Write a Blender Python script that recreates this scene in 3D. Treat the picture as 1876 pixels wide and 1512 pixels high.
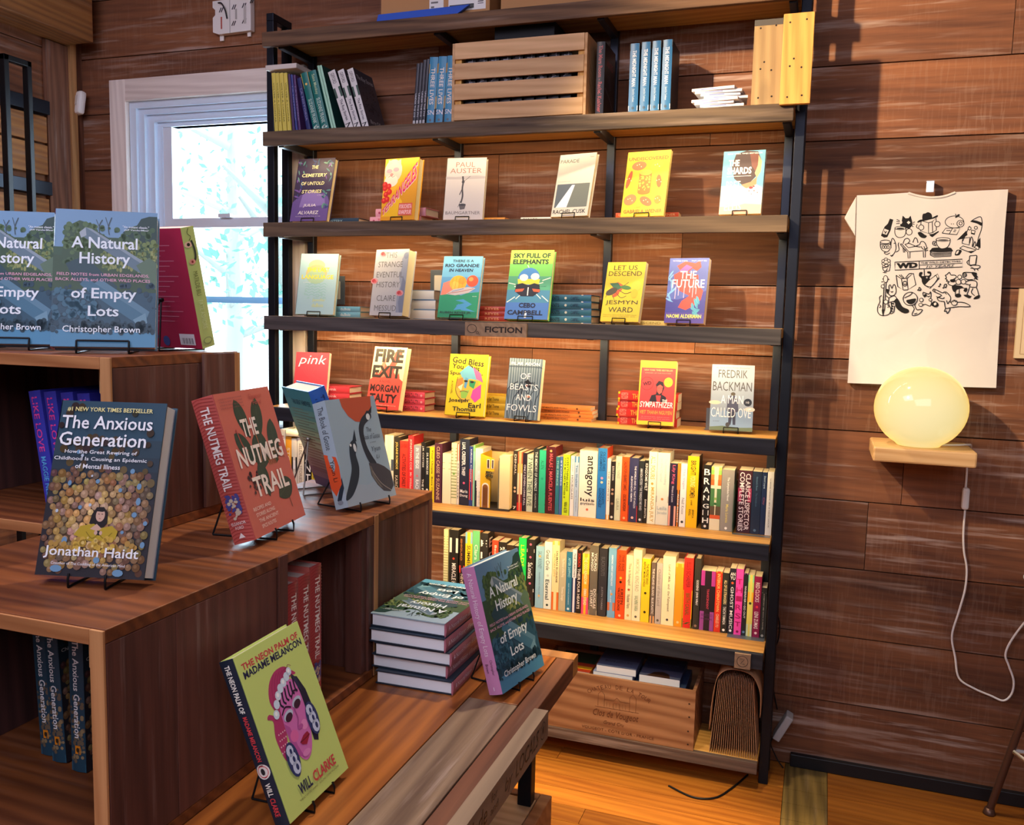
import bpy, math, random
from mathutils import Matrix, Vector
random.seed(7)
SC = bpy.context.scene
COL = SC.collection
for o in list(bpy.data.objects): bpy.data.objects.remove(o)

# ------------------------------------------------------------------ camera, sky, lights, exposure
F = 1621.15                                   # focal length in pixels of the 1876 x 1512 frame
CAM = Vector((0.1250, -3.1592, 1.5538))
CR = Vector((0.943446, 0.330685, 0.023388)).normalized()
def _basis(yaw, pitch, roll):
    yaw, pitch, roll = map(math.radians, (yaw, pitch, roll))
    f = Vector((-math.sin(yaw)*math.cos(pitch), math.cos(yaw)*math.cos(pitch), -math.sin(pitch)))
    r = Vector((math.cos(yaw), math.sin(yaw), 0)); u = r.cross(f)
    return r*math.cos(roll)+u*math.sin(roll), -r*math.sin(roll)+u*math.cos(roll), f
CR, CU, CF = _basis(19.20214, 6.17425, 1.34807)
cd = bpy.data.cameras.new('camera'); cam = bpy.data.objects.new('camera', cd); COL.objects.link(cam)
cam.matrix_world = Matrix(((CR.x, CU.x, -CF.x, CAM.x), (CR.y, CU.y, -CF.y, CAM.y), (CR.z, CU.z, -CF.z, CAM.z), (0, 0, 0, 1)))
cd.sensor_width = 36; cd.sensor_fit = 'HORIZONTAL'; cd.lens = 36*F/1876; cd.clip_start = 0.02; cd.clip_end = 200
SC.camera = cam
vs = SC.view_settings
SC.display_settings.display_device = 'sRGB'
vs.view_transform = 'Standard'; vs.look = 'None'; vs.gamma = 1.0; vs.exposure = 0.0; vs.use_curve_mapping = False

w = bpy.data.worlds.new('sky'); SC.world = w; w.use_nodes = True
nt = w.node_tree; nt.nodes.clear()
bg = nt.nodes.new('ShaderNodeBackground'); wo = nt.nodes.new('ShaderNodeOutputWorld')
bg.inputs[0].default_value = (0.80, 0.92, 1.0, 1); bg.inputs[1].default_value = 3.2
nt.links.new(bg.outputs[0], wo.inputs[0])

def lamp(name, kind, loc, target, power, color, size=0.05, **kw):
    d = bpy.data.lights.new(name, kind); d.energy = power; d.color = color
    if kind == 'AREA':
        d.shape = 'RECTANGLE'; d.size = size; d.size_y = kw.get('size_y', size)
        if kw.get('portal'): d.cycles.is_portal = True
    else: d.shadow_soft_size = size
    if kind == 'SPOT': d.spot_size = math.radians(kw.get('angle', 70)); d.spot_blend = kw.get('blend', .5)
    o = bpy.data.objects.new(name, d); COL.objects.link(o); o.location = loc
    o.rotation_euler = (Vector(target)-Vector(loc)).to_track_quat('-Z', 'Y').to_euler()
    return o
WARM = (1.0, 0.80, 0.52)
lamp('track_spot', 'SPOT', (-1.55, -2.45, 3.10), (.72, 0, 2.05), 640, (1.0, .74, .44), .045, angle=42, blend=.8)
lamp('track_spot', 'SPOT', (-0.62, -0.85, 3.15), (-0.22, -0.25, 0.7), 135, WARM, .04, angle=56, blend=.6)
lamp('track_spot', 'SPOT', (-0.15, -1.75, 3.15), (-0.58, -0.70, 0), 420, (1.0, .78, .42), .05, angle=30, blend=.7)
lamp('track_spot', 'SPOT', (-0.62, -0.92, 3.15), (-0.60, -1.85, .83), 130, (1.0, .84, .62), .04, angle=44, blend=.5)
lamp('fill_light', 'AREA', (0.2, -3.7, 3.18), (-0.3, -1.5, 0.9), 88, (.88, .84, 1.0), 2.8)  # added soft cool fill for the room's ambient light, no fixture
lamp('fill_light', 'AREA', (-1.7, -2.3, 3.18), (-1.7, -1.2, 1.2), 50, (.84, .78, 1.0), 1.6)  # second added fill, lifts the window wall and crate tops
lamp('window_portal', 'AREA', (-2.28, 0.12, 1.75), (-2.28, -1, 1.75), 1, (1, 1, 1), .66, size_y=1.22, portal=True)
lamp('window_daylight', 'AREA', (-2.28, 0.62, 1.95), (-1.3, -1.6, 1.1), 105, (.62, .82, 1.0), .9, size_y=1.1)

# ------------------------------------------------------------------ picture-to-room helpers
def ray(x, y): return CF + CR*((x-938)/F) - CU*((y-756)/F)
def onY(x, y, Y): d = ray(x, y); return CAM + d*((Y-CAM.y)/d.y)
def onZ(x, y, Z): d = ray(x, y); return CAM + d*((Z-CAM.z)/d.z)
def onX(x, y, X): d = ray(x, y); return CAM + d*((X-CAM.x)/d.x)
def Xat(px, Y, Z):
    k = (px-938)/F; v = CR - CF*k; return CAM.x - (v.y*(Y-CAM.y)+v.z*(Z-CAM.z))/v.x
def Zat(py, X, Y):
    k = (756-py)/F; v = CU - CF*k; return CAM.z - (v.x*(X-CAM.x)+v.y*(Y-CAM.y))/v.z

# ------------------------------------------------------------------ materials
def lin(h):
    o = []
    for i in (0, 2, 4):
        c = int(h[i:i+2], 16)/255; o.append(c/12.92 if c <= .04045 else ((c+.055)/1.055)**2.4)
    return (*o, 1)
_m = {}
def C(h, rough=.45, metal=0.0, spec=.4):
    k = (h, rough, metal)
    if k not in _m:
        m = bpy.data.materials.new('c_'+h); m.use_nodes = True; b = m.node_tree.nodes['Principled BSDF']
        b.inputs['Base Color'].default_value = lin(h); b.inputs['Roughness'].default_value = rough
        b.inputs['Metallic'].default_value = metal; b.inputs['Specular IOR Level'].default_value = spec
        _m[k] = m
    return _m[k]
class N:
    def __init__(s, name):
        s.m = bpy.data.materials.new(name); s.m.use_nodes = True; s.t = s.m.node_tree
        s.b = s.t.nodes['Principled BSDF']
    def n(s, t, **kw):
        x = s.t.nodes.new('ShaderNode'+t)
        for k, v in kw.items(): setattr(x, k, v)
        return x
    def l(s, a, b): s.t.links.new(a, b)
    def math(s, op, a, b=None, c=None):
        x = s.n('Math', operation=op)
        for i, v in enumerate((a, b, c)):
            if v is None: continue
            if isinstance(v, (int, float)): x.inputs[i].default_value = v
            else: s.l(v, x.inputs[i])
        return x.outputs[0]
    def noise(s, vec, scale, detail=4, rough=.6, dist=0.0):
        x = s.n('TexNoise'); x.inputs['Scale'].default_value = scale; x.inputs['Detail'].default_value = detail
        x.inputs['Roughness'].default_value = rough; x.inputs['Distortion'].default_value = dist
        s.l(vec, x.inputs['Vector']); return x.outputs['Fac']
    def ramp(s, fac, stops):
        x = s.n('ValToRGB'); e = x.color_ramp.elements
        while len(e) < len(stops): e.new(.5)
        for el, (p, c) in zip(e, stops): el.position = p; el.color = c
        s.l(fac, x.inputs[0]); return x.outputs[0]
    def mix(s, fac, a, b, mode='MIX'):
        x = s.n('Mix', data_type='RGBA', blend_type=mode)
        for i, v in ((0, fac), (6, a), (7, b)):
            if isinstance(v, (int, float)): x.inputs[i].default_value = v
            elif isinstance(v, tuple): x.inputs[i].default_value = v
            else: s.l(v, x.inputs[i])
        return x.outputs[2]
def g(v): return (v, v, v, 1)
def wood(name, dark, light, axis=0, rough=.6, streak=0.0, saw=0.0, attr=False, knots=.0, grain=1.0, bump=.25, rnd=.25, ring=.5):
    """sawn timber: long fibres along one axis, growth bands, optional whitish residue, saw marks and knots"""
    q = N(name); tc = q.n('TexCoord'); oi = q.n('ObjectInfo')
    add = q.n('VectorMath', operation='ADD'); q.l(tc.outputs['Object'], add.inputs[0])
    cmb = q.n('CombineXYZ'); r9 = q.math('MULTIPLY', oi.outputs['Random'], 9.0)
    for i in range(3): q.l(r9, cmb.inputs[i])
    base = add
    if attr:
        at = q.n('Attribute', attribute_name='pv'); ap = q.math('MULTIPLY', at.outputs['Fac'], 17.0)
        for i in range(3): q.l(ap, cmb.inputs[i])
    q.l(cmb.outputs[0], add.inputs[1])
    def mp(along, across):
        m_ = q.n('Mapping'); sc = [across]*3; sc[axis] = along; m_.inputs['Scale'].default_value = sc
        q.l(add.outputs[0], m_.inputs['Vector']); return m_.outputs[0]
    broad = q.noise(mp(.9*grain, 7*grain), 1, 5, .55, .6)
    bands = q.n('TexWave', wave_type='BANDS', bands_direction='DIAGONAL'); bands.inputs['Scale'].default_value = 2.2
    bands.inputs['Distortion'].default_value = 9; bands.inputs['Detail'].default_value = 3; bands.inputs['Detail Scale'].default_value = .6
    q.l(mp(.55*grain, 9*grain), bands.inputs['Vector'])
    fine = q.noise(mp(5*grain, 130*grain), 1, 3, .6)
    v = q.math('ADD', q.math('MULTIPLY', broad, 1.0-ring*.5), q.math('MULTIPLY', bands.outputs['Fac'], ring*.5))
    v = q.math('ADD', q.math('MULTIPLY', v, .8), q.math('MULTIPLY', fine, .25))
    mid = tuple((a+b)/2 for a, b in zip(lin(dark), lin(light)))
    col = q.ramp(v, [(.28, lin(dark)), (.52, mid), (.78, lin(light))])
    if saw:
        m2 = [8]*3; m2[axis] = 110
        mm = q.n('Mapping'); mm.inputs['Scale'].default_value = m2; q.l(add.outputs[0], mm.inputs['Vector'])
        s1 = q.noise(mm.outputs[0], 1, 2, .5); patch = q.noise(mp(1.3, 2.2), 1, 2)
        f = q.math('MULTIPLY', q.math('GREATER_THAN', s1, .56), q.math('MULTIPLY', q.math('SUBTRACT', patch, .4), saw*2.2))
        col = q.mix(q.math('MAXIMUM', f, 0.0), col, lin('b89a86'))
    if streak:
        s2 = q.noise(mp(2.4, 42), 1, 4, .62); p2 = q.noise(mp(.9, 3.0), 1, 3, .6)
        sm = q.n('MapRange'); sm.inputs[1].default_value = .53; sm.inputs[2].default_value = .70; q.l(s2, sm.inputs[0])
        pm = q.n('MapRange'); pm.inputs[1].default_value = .40; pm.inputs[2].default_value = .66; q.l(p2, pm.inputs[0])
        col = q.mix(q.math('MULTIPLY', q.math('MULTIPLY', sm.outputs[0], pm.outputs[0]), streak), col, lin('cfb9ac'))
    if knots:
        vo = q.n('TexVoronoi'); vo.inputs['Scale'].default_value = 1; sc = [4.5]*3; sc[axis] = 1.9
        mk = q.n('Mapping'); mk.inputs['Scale'].default_value = sc; q.l(add.outputs[0], mk.inputs['Vector']); q.l(mk.outputs[0], vo.inputs['Vector'])
        km = q.n('MapRange'); km.inputs[1].default_value = .05; km.inputs[2].default_value = .11; km.inputs[3].default_value = 1; km.inputs[4].default_value = 0
        q.l(vo.outputs['Distance'], km.inputs[0]); col = q.mix(q.math('MULTIPLY', km.outputs[0], knots), col, lin('3a2620'))
    if attr:
        k = q.math('ADD', q.math('MULTIPLY', at.outputs['Fac'], rnd*2), 1.0-rnd)
    else: k = q.math('ADD', q.math('MULTIPLY', oi.outputs['Random'], rnd), 1.0-rnd/2)
    cc = q.n('CombineXYZ')
    for i in range(3): q.l(k, cc.inputs[i])
    col = q.mix(1.0, col, cc.outputs[0], 'MULTIPLY')
    q.l(col, q.b.inputs['Base Color']); q.b.inputs['Roughness'].default_value = rough; q.b.inputs['Specular IOR Level'].default_value = .35
    bp = q.n('Bump'); bp.inputs['Strength'].default_value = bump; bp.inputs['Distance'].default_value = .004
    q.l(v, bp.inputs['Height']); q.l(bp.outputs[0], q.b.inputs['Normal'])
    return q.m

W = {
 'wall':  wood('barn_board_wall', '482a20', '9e6642', 0, .7, streak=.95, saw=.2, attr=True, knots=.75, rnd=.34, ring=.18),
 'wall_side':  wood('barn_board_side', '482a20', '9c6440', 1, .7, streak=.5, saw=.15, attr=True, knots=.5, rnd=.3, ring=.35),
 'floor': wood('floor_pine', '7a3d12', 'bd7a2c', 0, .38, attr=True, rnd=.26, knots=.4, ring=.35),
 'floor_dark': wood('floor_oak_patch', '4a3a1c', '93793f', 1, .5, streak=.3),
 'post':  wood('rough_post', '4a2c22', '8a5f47', 2, .75, streak=.35, knots=.3),
 'beam':  wood('rough_beam', '6e4526', 'b0763f', 1, .7, streak=.25),
 'strip': wood('pale_strip', '8e6238', 'd0a06a', 2, .7),
 'shelf': wood('shelf_pine', '9c6a2e', 'd0a058', 0, .5, rnd=.12),
 'nose_barn': wood('nose_barn', '3a2a22', '87664a', 0, .8, streak=.3, knots=.5, ring=.4),
 'nose_gold': wood('nose_grey_gold', '382e28', '7e6850', 0, .8, streak=.2, knots=.4, ring=.4),
 'nose_grey': wood('nose_grey', '2c2a2c', '5e5854', 0, .8, knots=.4, streak=.12),
 'nose_dark': wood('nose_dark', '17181e', '34363e', 0, .75, knots=.35),
 'nose_low': wood('nose_low', '3a2c28', '6a564a', 0, .8, streak=.3, knots=.3),
 'crate': wood('display_crate', '472a20', '7e4c34', 1, .5, rnd=.2, streak=.12, ring=.35),
 'cratez': wood('display_crate_upright', '35201c', '744639', 2, .55, rnd=.35, streak=.3, ring=.25, knots=.6),
 'cratex': wood('display_crate_cross', '522a1a', '94552c', 0, .42, rnd=.25, streak=.1),
 'crate_edge': wood('crate_edge', '9a6238', 'cf9a66', 2, .6),
 'crate_edgex': wood('crate_edge_cross', '8e5630', 'c48a58', 0, .6),
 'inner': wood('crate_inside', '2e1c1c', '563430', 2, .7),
 'table': wood('table_top', '602e16', 'b0682c', 1, .32, rnd=.15),
 'table_grey': wood('table_grey_board', '5a4335', '9c8166', 1, .45, streak=.75, grain=.8),
 'pale': wood('pale_pine', 'b98a58', 'e2b988', 0, .6, knots=.25),
 'pale_up': wood('pale_pine_upright', 'b98038', 'e6b45a', 2, .55, knots=.2),
 'grey_up': wood('grey_pine_upright', '8d7048', 'c0a06c', 2, .6, knots=.25),
 'wine': wood('wine_box', '74492e', 'a67a56', 0, .55, grain=.8, ring=.8),
 'white_wood': wood('whitewashed', 'cdbfb4', 'f0e6dc', 2, .6),
 'white_woodx': wood('whitewashed_x', 'cdbfb4', 'f0e6dc', 0, .6),
 'sign': wood('sign_board', '7a6450', '9c8268', 1, .6),
}
STEEL = C('3a3f4a', .38, .75); STEELD = C('1d222c', .42, .6); BLACK = C('101114', .5, .3)
SILVER = C('9a948c', .35, .8); WHITEP = C('eeeae4', .5); GREYM = C('7d8a96', .35, .7)

# ------------------------------------------------------------------ mesh building
class MB:
    def __init__(s): s.v = []; s.f = []; s.k = []; s.mats = []; s.sm = set(); s.pv = []
    def mi(s, m):
        if m not in s.mats: s.mats.append(m)
        return s.mats.index(m)
    def add(s, vs, fs, m, smooth=False, pv=.5):
        b = len(s.v); i = s.mi(m); s.v += [tuple(x) for x in vs]
        for f in fs:
            if smooth: s.sm.add(len(s.f))
            s.f.append(tuple(b+j for j in f)); s.k.append(i); s.pv.append(pv)
        return s
    def box(s, x0, x1, y0, y1, z0, z1, m, M=None, pv=.5):
        vs = [Vector((x, y, z)) for x in (x0, x1) for y in (y0, y1) for z in (z0, z1)]
        if M: vs = [M @ p for p in vs]
        return s.add(vs, [(0, 1, 3, 2), (4, 6, 7, 5), (0, 4, 5, 1), (2, 3, 7, 6), (0, 2, 6, 4), (1, 5, 7, 3)], m, pv=pv)
    def hexa(s, b, t, m):
        """b, t: four bottom and four top corners, counter-clockwise seen from above"""
        return s.add(list(b)+list(t), [(3, 2, 1, 0), (4, 5, 6, 7), (0, 1, 5, 4), (1, 2, 6, 5), (2, 3, 7, 6), (3, 0, 4, 7)], m)
    def tube(s, pts, r, m, n=8, closed=False, cap=True):
        P = [Vector(p) for p in pts]; k = len(P); vs = []; up = None
        for i, p in enumerate(P):
            a = P[i-1] if (i or closed) else p; c = P[(i+1) % k] if (i < k-1 or closed) else p
            d = (c-a).normalized()
            if up is None: up = d.orthogonal().normalized()
            up = (up-d*up.dot(d)); up = up.normalized() if up.length > 1e-6 else d.orthogonal().normalized()
            sd = d.cross(up); rr = r[i] if isinstance(r, (list, tuple)) else r
            vs += [p+(up*math.cos(2*math.pi*j/n)+sd*math.sin(2*math.pi*j/n))*rr for j in range(n)]
        fs = []
        for i in range(k if closed else k-1):
            for j in range(n):
                a = i*n; b = ((i+1) % k)*n; fs.append((a+j, a+(j+1) % n, b+(j+1) % n, b+j))
        s.add(vs, fs, m, True)
        if cap and not closed: s.add(vs[:n], [tuple(range(n))[::-1]], m); s.add(vs[-n:], [tuple(range(n))], m)
        return s
    def lathe(s, c, prof, m, n=32):
        vs = []; fs = []; c = Vector(c)
        for r, z in prof: vs += [c+Vector((r*math.cos(2*math.pi*j/n), r*math.sin(2*math.pi*j/n), z)) for j in range(n)]
        for i in range(len(prof)-1):
            for j in range(n): fs.append((i*n+j, i*n+(j+1) % n, (i+1)*n+(j+1) % n, (i+1)*n+j))
        return s.add(vs, fs, m, True)
    def prism(s, poly, fn, d0, d1, m):
        """poly: 2-D outline, fn(a, b, d) -> point; extruded from d0 to d1"""
        k = len(poly); vs = [fn(a, b, d0) for a, b in poly]+[fn(a, b, d1) for a, b in poly]
        fs = [tuple(range(k)), tuple(range(2*k-1, k-1, -1))]+[(i, k+i, k+(i+1) % k, (i+1) % k) for i in range(k)]
        return s.add(vs, fs, m)
    def build(s, name, parent=None, bevel=0, base=None):
        me = bpy.data.meshes.new(name); off = Vector((0, 0, 0))
        if base is not None: off = Vector(base)
        elif parent is not None and parent.get('_w'): off = Vector(parent['_w'])
        me.from_pydata([tuple(Vector(p)-off) for p in s.v], [], s.f)
        for m in s.mats: me.materials.append(m)
        for p, k in zip(me.polygons, s.k): p.material_index = k
        for i in s.sm: me.polygons[i].use_smooth = True
        if len(set(s.pv)) > 1:
            a = me.attributes.new('pv', 'FLOAT', 'FACE'); a.data.foreach_set('value', s.pv)
        o = bpy.data.objects.new(name, me); COL.objects.link(o)
        if base is not None: o.location = base
        if parent is not None: o.parent = parent
        if bevel:
            b = o.modifiers.new('bevel', 'BEVEL'); b.width = bevel; b.segments = 2; b.limit_method = 'ANGLE'
        return o
def tag(o, label=None, cat=None, group=None, kind=None):
    for k, v in (('label', label), ('category', cat), ('group', group), ('kind', kind)):
        if v: o[k] = v
    return o
def thing(name, label, cat, loc=(0, 0, 0), group=None, M=None):
    o = bpy.data.objects.new(name, None); COL.objects.link(o); o.empty_display_size = .03
    if M is not None: o.matrix_world = M
    else: o.location = loc; o['_w'] = tuple(loc)
    return tag(o, label, cat, group)
def struct(mb, name, **kw): return tag(mb.build(name, **kw), kind='structure')
def spline(pts, n=6, closed=False):
    P = [Vector(p) for p in pts]; k = len(P); out = []
    for i in range(k if closed else k-1):
        a, b, c, d = P[(i-1) % k] if closed or i else P[0], P[i], P[(i+1) % k], P[(i+2) % k] if closed or i+2 < k else P[-1]
        for j in range(n):
            t = j/n; out.append(.5*((2*b)+(c-a)*t+(2*a-5*b+4*c-d)*t*t+(3*b-a-3*c+d)*t**3))
    if not closed: out.append(P[-1])
    return out
_tx = {}
def glyphs(s, bold=.012, shear=0.0):
    """outline lettering as flat triangles, scaled to the unit square; also its natural aspect"""
    k = (s, bold, shear)
    if k not in _tx:
        cu = bpy.data.curves.new('t', 'FONT'); cu.body = s; cu.resolution_u = 2; cu.offset = bold; cu.shear = shear
        ob = bpy.data.objects.new('t', cu); me = ob.to_mesh()
        vs = [(v.co.x, v.co.y) for v in me.vertices]; fs = [tuple(p.vertices) for p in me.polygons]
        ob.to_mesh_clear(); bpy.data.objects.remove(ob); bpy.data.curves.remove(cu)
        if not vs: _tx[k] = ([], [], 1)
        else:
            x0 = min(v[0] for v in vs); x1 = max(v[0] for v in vs); y0 = min(v[1] for v in vs); y1 = max(v[1] for v in vs)
            _tx[k] = ([((x-x0)/(x1-x0), (y-y0)/(y1-y0)) for x, y in vs], fs, (x1-x0)/(y1-y0))
    return _tx[k]
class Art:
    """printing on one flat face; fn(u, v, lift) gives the point for face coordinates 0..1"""
    def __init__(s, mb, fn, w, h, step=.00003): s.mb = mb; s.fn = fn; s.w = w; s.h = h; s.e = .0002; s.step = step
    def _put(s, pts, fs, c):
        s.e += s.step; s.mb.add([s.fn(u, v, s.e) for u, v in pts], fs, c if not isinstance(c, str) else C(c, .42))
    def poly(s, pts, c): s._put(pts, [tuple(range(len(pts)))], c); return s
    def rect(s, u0, v0, u1, v1, c): return s.poly([(u0, v0), (u1, v0), (u1, v1), (u0, v1)], c)
    def ell(s, u, v, ru, rv, c, rot=0, n=18):
        a = math.radians(rot); w_, h_ = s.w, s.h; out = []
        for i in range(n):
            x = ru*w_*math.cos(2*math.pi*i/n); y = rv*h_*math.sin(2*math.pi*i/n)
            out.append((u+(x*math.cos(a)-y*math.sin(a))/w_, v+(x*math.sin(a)+y*math.cos(a))/h_))
        return s.poly(out, c)
    def many(s, items, c):
        """a scatter of ellipses (u, v, ru, rv) in one layer"""
        s.e += s.step; m = C(c, .42) if isinstance(c, str) else c
        for u, v, ru, rv in items:
            s.mb.add([s.fn(u+ru*math.cos(2*math.pi*i/10), v+rv*math.sin(2*math.pi*i/10), s.e) for i in range(10)], [tuple(range(10))], m)
        return s
    def text(s, t, u0, u1, v0, v1, c, bold=.012, shear=0, rot=0):
        g_, fs, asp = glyphs(t, bold, shear); out = []; a = math.radians(rot)
        cu, cv = (u0+u1)/2, (v0+v1)/2
        for x, y in g_:
            X = (u0+x*(u1-u0)-cu)*s.w; Y = (v0+y*(v1-v0)-cv)*s.h
            out.append((cu+(X*math.cos(a)-Y*math.sin(a))/s.w, cv+(X*math.sin(a)+Y*math.cos(a))/s.h))
        if out: s._put(out, fs, c)
        return s
    def down(s, t, u0, u1, v1, v0, c, bold=.012):
        """lettering that reads downward along a spine, from v1 (top) to v0"""
        g_, fs, asp = glyphs(t, bold)
        if g_: s._put([(u0+y*(u1-u0), v1-x*(v1-v0)) for x, y in g_], fs, c)
        return s
    def line(s, pts, wd, c, smooth=True, closed=False):
        P = [Vector((u*s.w, v*s.h, 0)) for u, v in pts]
        if smooth and len(P) > 2: P = spline(P, 5, closed)
        if closed: P = P+[P[0]]
        vs = []
        for i, p in enumerate(P):
            d = (P[min(i+1, len(P)-1)]-P[max(i-1, 0)]); d = d.normalized() if d.length else Vector((1, 0, 0))
            nrm = Vector((-d.y, d.x, 0))*wd/2; vs += [p+nrm, p-nrm]
        s._put([(p.x/s.w, p.y/s.h) for p in vs], [(2*i, 2*i+1, 2*i+3, 2*i+2) for i in range(len(P)-1)], c); return s

# ------------------------------------------------------------------ books
def book(label, w, h, t, cover, spine=None, pages='efe6d2', hard=True, art=None, sp=None, back=None, M=None, cat='book', group=None, name='book', ink=None):
    """local frame: spine along x = 0, front board at y = 0 facing -y, foot at z = 0"""
    spine = spine or cover
    r = thing(name, label, cat, group=group, M=M)
    b = .0024 if hard else .0005; ins = .003 if hard else .0004
    mb = MB(); c1 = C(cover, .4); c2 = C(spine, .4)
    mb.box(b*.6, w, 0, b, 0, h, c1); mb.box(b*.6, w, t-b, t, 0, h, C(back, .4) if isinstance(back, str) else c1)
    k = 6; bul = .0022 if hard else .0006
    arc = [(-bul*math.sin(math.pi*i/k), t*i/k) for i in range(k+1)]
    vs = [(x, y, z) for z in (0, h) for x, y in arc]+[(b, 0, 0), (b, t, 0), (b, 0, h), (b, t, h)]
    n1 = k+1; A, B_, Cc, D = 2*n1, 2*n1+1, 2*n1+2, 2*n1+3
    fs = [(i, n1+i, n1+i+1, i+1) for i in range(k)]
    mb.add(vs, fs, c2, True)
    mb.add(vs, [tuple(range(k+1))+(B_, A), tuple(range(n1+k, n1-1, -1))+(Cc, D)], c2)
    if art: art(Art(mb, lambda u, v, e: (u*w, -e, v*h), w, h))
    def sfn(u, v, e):
        y = t*(1-u); return (-bul*math.sin(math.pi*min(max(1-u, 0), 1))-e-.0002, y, v*h)
    if sp:
        S = Art(mb, sfn, t, h)
        if callable(sp): sp(S)
        else:
            for it in sp: spine_item(S, it)
    if callable(back): back(Art(mb, lambda u, v, e: ((1-u)*w, t+e, v*h), w, h))
    mb.build('cover', r)
    pb = MB(); pm = C(pages, .8); x0 = b+.0005; x1 = w-ins
    pb.box(x0, x1, b, t-b, ins, h-ins, pm)
    pb.build('page_block', r)
    return r
def spine_item(S, it):
    if it[0] == '#': S.rect(0.0, 1-it[2], 1.0, 1-it[1], it[3])
    elif it[0] == 'o': r_ = min(.3*S.w, .0045); S.ell(.5, 1-it[1], r_/S.w, r_/S.h, it[2])
    elif it[0] == '=': S.text(it[1], .1, .9, 1-it[3], 1-it[2], it[4])
    else:
        t, a, b, c = it[:4]; x0, x1 = it[4] if len(it) > 4 else (.28, .72)
        S.down(t, x0, x1, 1-a, 1-b, c)
def M_stand(x, y, z, yaw, lean):
    return Matrix.Translation((x, y, z)) @ Matrix.Rotation(math.radians(yaw), 4, 'Z') @ Matrix.Rotation(math.radians(-lean), 4, 'X')
def M_spine(x, y, z, tilt=0, yaw=0):
    """upright on a shelf, spine to the room; x = left side of the spine; tilt leans it sideways about its foot"""
    return Matrix.Translation((x, y, z)) @ Matrix.Rotation(math.radians(yaw), 4, 'Z') @ Matrix.Rotation(math.radians(tilt), 4, 'Y') @ Matrix(((0, -1, 0, 0), (1, 0, 0, 0), (0, 0, 1, 0), (0, 0, 0, 1)))
def M_flat(x, y, z, t, yaw=0):
    """lying flat, front board up, spine to the room; x = right end, z = underside, t = thickness"""
    return Matrix.Translation((x, y, z+t)) @ Matrix.Rotation(math.radians(yaw), 4, 'Z') @ Matrix(((0, 0, -1, 0), (1, 0, 0, 0), (0, -1, 0, 0), (0, 0, 0, 1)))
def easel(label, M, w, t, lean, z_sh, mat=None, top=.52, h=.22, spread=.34, legs=True, group='wire book easels', lip=True):
    """wire display stand: a front lip under the book, feet running back and an A-shaped rear leg"""
    mat = mat or BLACK; Mi = M.inverted()
    base = M @ Vector((w/2, 0, 0)); base.z = z_sh
    r = thing('book_easel', label, 'book stand', tuple(base), group)
    def g_(x, y, z): return M @ Vector((x, y, z))
    back = M.to_3x3() @ Vector((0, 1, 0)); back.z = 0; back.normalize()
    sd = M.to_3x3() @ Vector((1, 0, 0)); sd.normalize()
    R = .0017; mb = MB(); zf = z_sh+R+.0003; xs = (w*(.5-spread/2*1.0), w*(.5+spread/2))
    ends = []
    for x in xs:
        l0 = g_(x, -.005, .010 if lip else .004); l1 = g_(x, -.0055, -.004); l2 = l1.copy(); l2.z = zf
        f0 = base+sd*(x-w/2)+back*(t+.075); f0.z = zf
        mb.tube([l0, l1, l2, f0], R, mat, 6); ends.append(f0)
    if lip: mb.tube([g_(xs[0], -.005, .010), g_(xs[1], -.005, .010)], R, mat, 6)
    mb.build('front_frame', r)
    if legs:
        j = g_(w/2, t+.0085, h*top); lg = MB()
        for f0 in ends: lg.tube([j, f0], R, mat, 6)
        lg.lathe(j-Vector((0, 0, .004)), [(0, 0), (.005, .001), (.005, .007), (0, .008)], mat, 10)
        lg.build('rear_leg', r)
    return r

# ------------------------------------------------------------------ the room
GAPS = [0, .25, .488, .728, .962, 1.20, 1.439, 1.679, 1.914, 2.153, 2.39, 2.626, 2.865, 3.10, 3.30]
XL, XR, YB, ZC = -3.02, 2.4, -5.4, 3.3
WX0, WX1, WZ0, WZ1 = -2.758, -1.962, 1.06, 2.438          # rough opening of the window
JO = {0: [-.6, 1.1], 1: [.9], 2: [-1.2, 1.5], 3: [.3, 2.0], 4: [.40, -1.0], 5: [-.9, 1.7], 6: [-.30, 1.2], 7: [-.36, .95], 8: [-1.05, 1.4], 9: [-.28, 1.3], 10: [-1.3, .62], 11: [-.9, 1.5], 12: [.2], 13: [-1]}
mb = MB()
for i in range(len(GAPS)-1):
    z0, z1 = GAPS[i]+.002, GAPS[i+1]-.002
    xs = sorted([XL]+JO.get(i, [])+[XR])
    for a, b in zip(xs, xs[1:]):
        segs = [(a, b)]
        if z1 > WZ0 and z0 < WZ1:
            segs = [(p, q_) for p, q_ in ((a, min(b, WX0)), (max(a, WX1), b)) if q_-p > .01]
        pv = random.random()
        if len(segs) == 2 and z0 < WZ0 < z1: mb.box(WX0, WX1, 0, .022, z0, WZ0, W['wall'], pv=pv)
        if len(segs) == 2 and z0 < WZ1 < z1: mb.box(WX0, WX1, 0, .022, WZ1, z1, W['wall'], pv=pv)
        for p, q_ in segs: mb.box(p+.001, q_-.001, 0, .022, z0, z1, W['wall'], pv=pv)
DK = C('140e0d', .9)
mb.box(XL, WX0, .022, .14, -.02, ZC, DK); mb.box(WX1, XR, .022, .14, -.02, ZC, DK)
mb.box(WX0, WX1, .022, .14, -.02, WZ0, DK); mb.box(WX0, WX1, .022, .14, WZ1, ZC, DK)
struct(mb, 'wall_back')
mb = MB()
for i in range(len(GAPS)-1):
    ys = [YB, -3.1, -1.0, 0] if i % 2 else [YB, -2.2, 0]
    for a, b in zip(ys, ys[1:]): mb.box(XL-.022, XL, a+.001, b-.001, GAPS[i]+.002, GAPS[i+1]-.002, W['wall_side'], pv=random.random())
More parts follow.
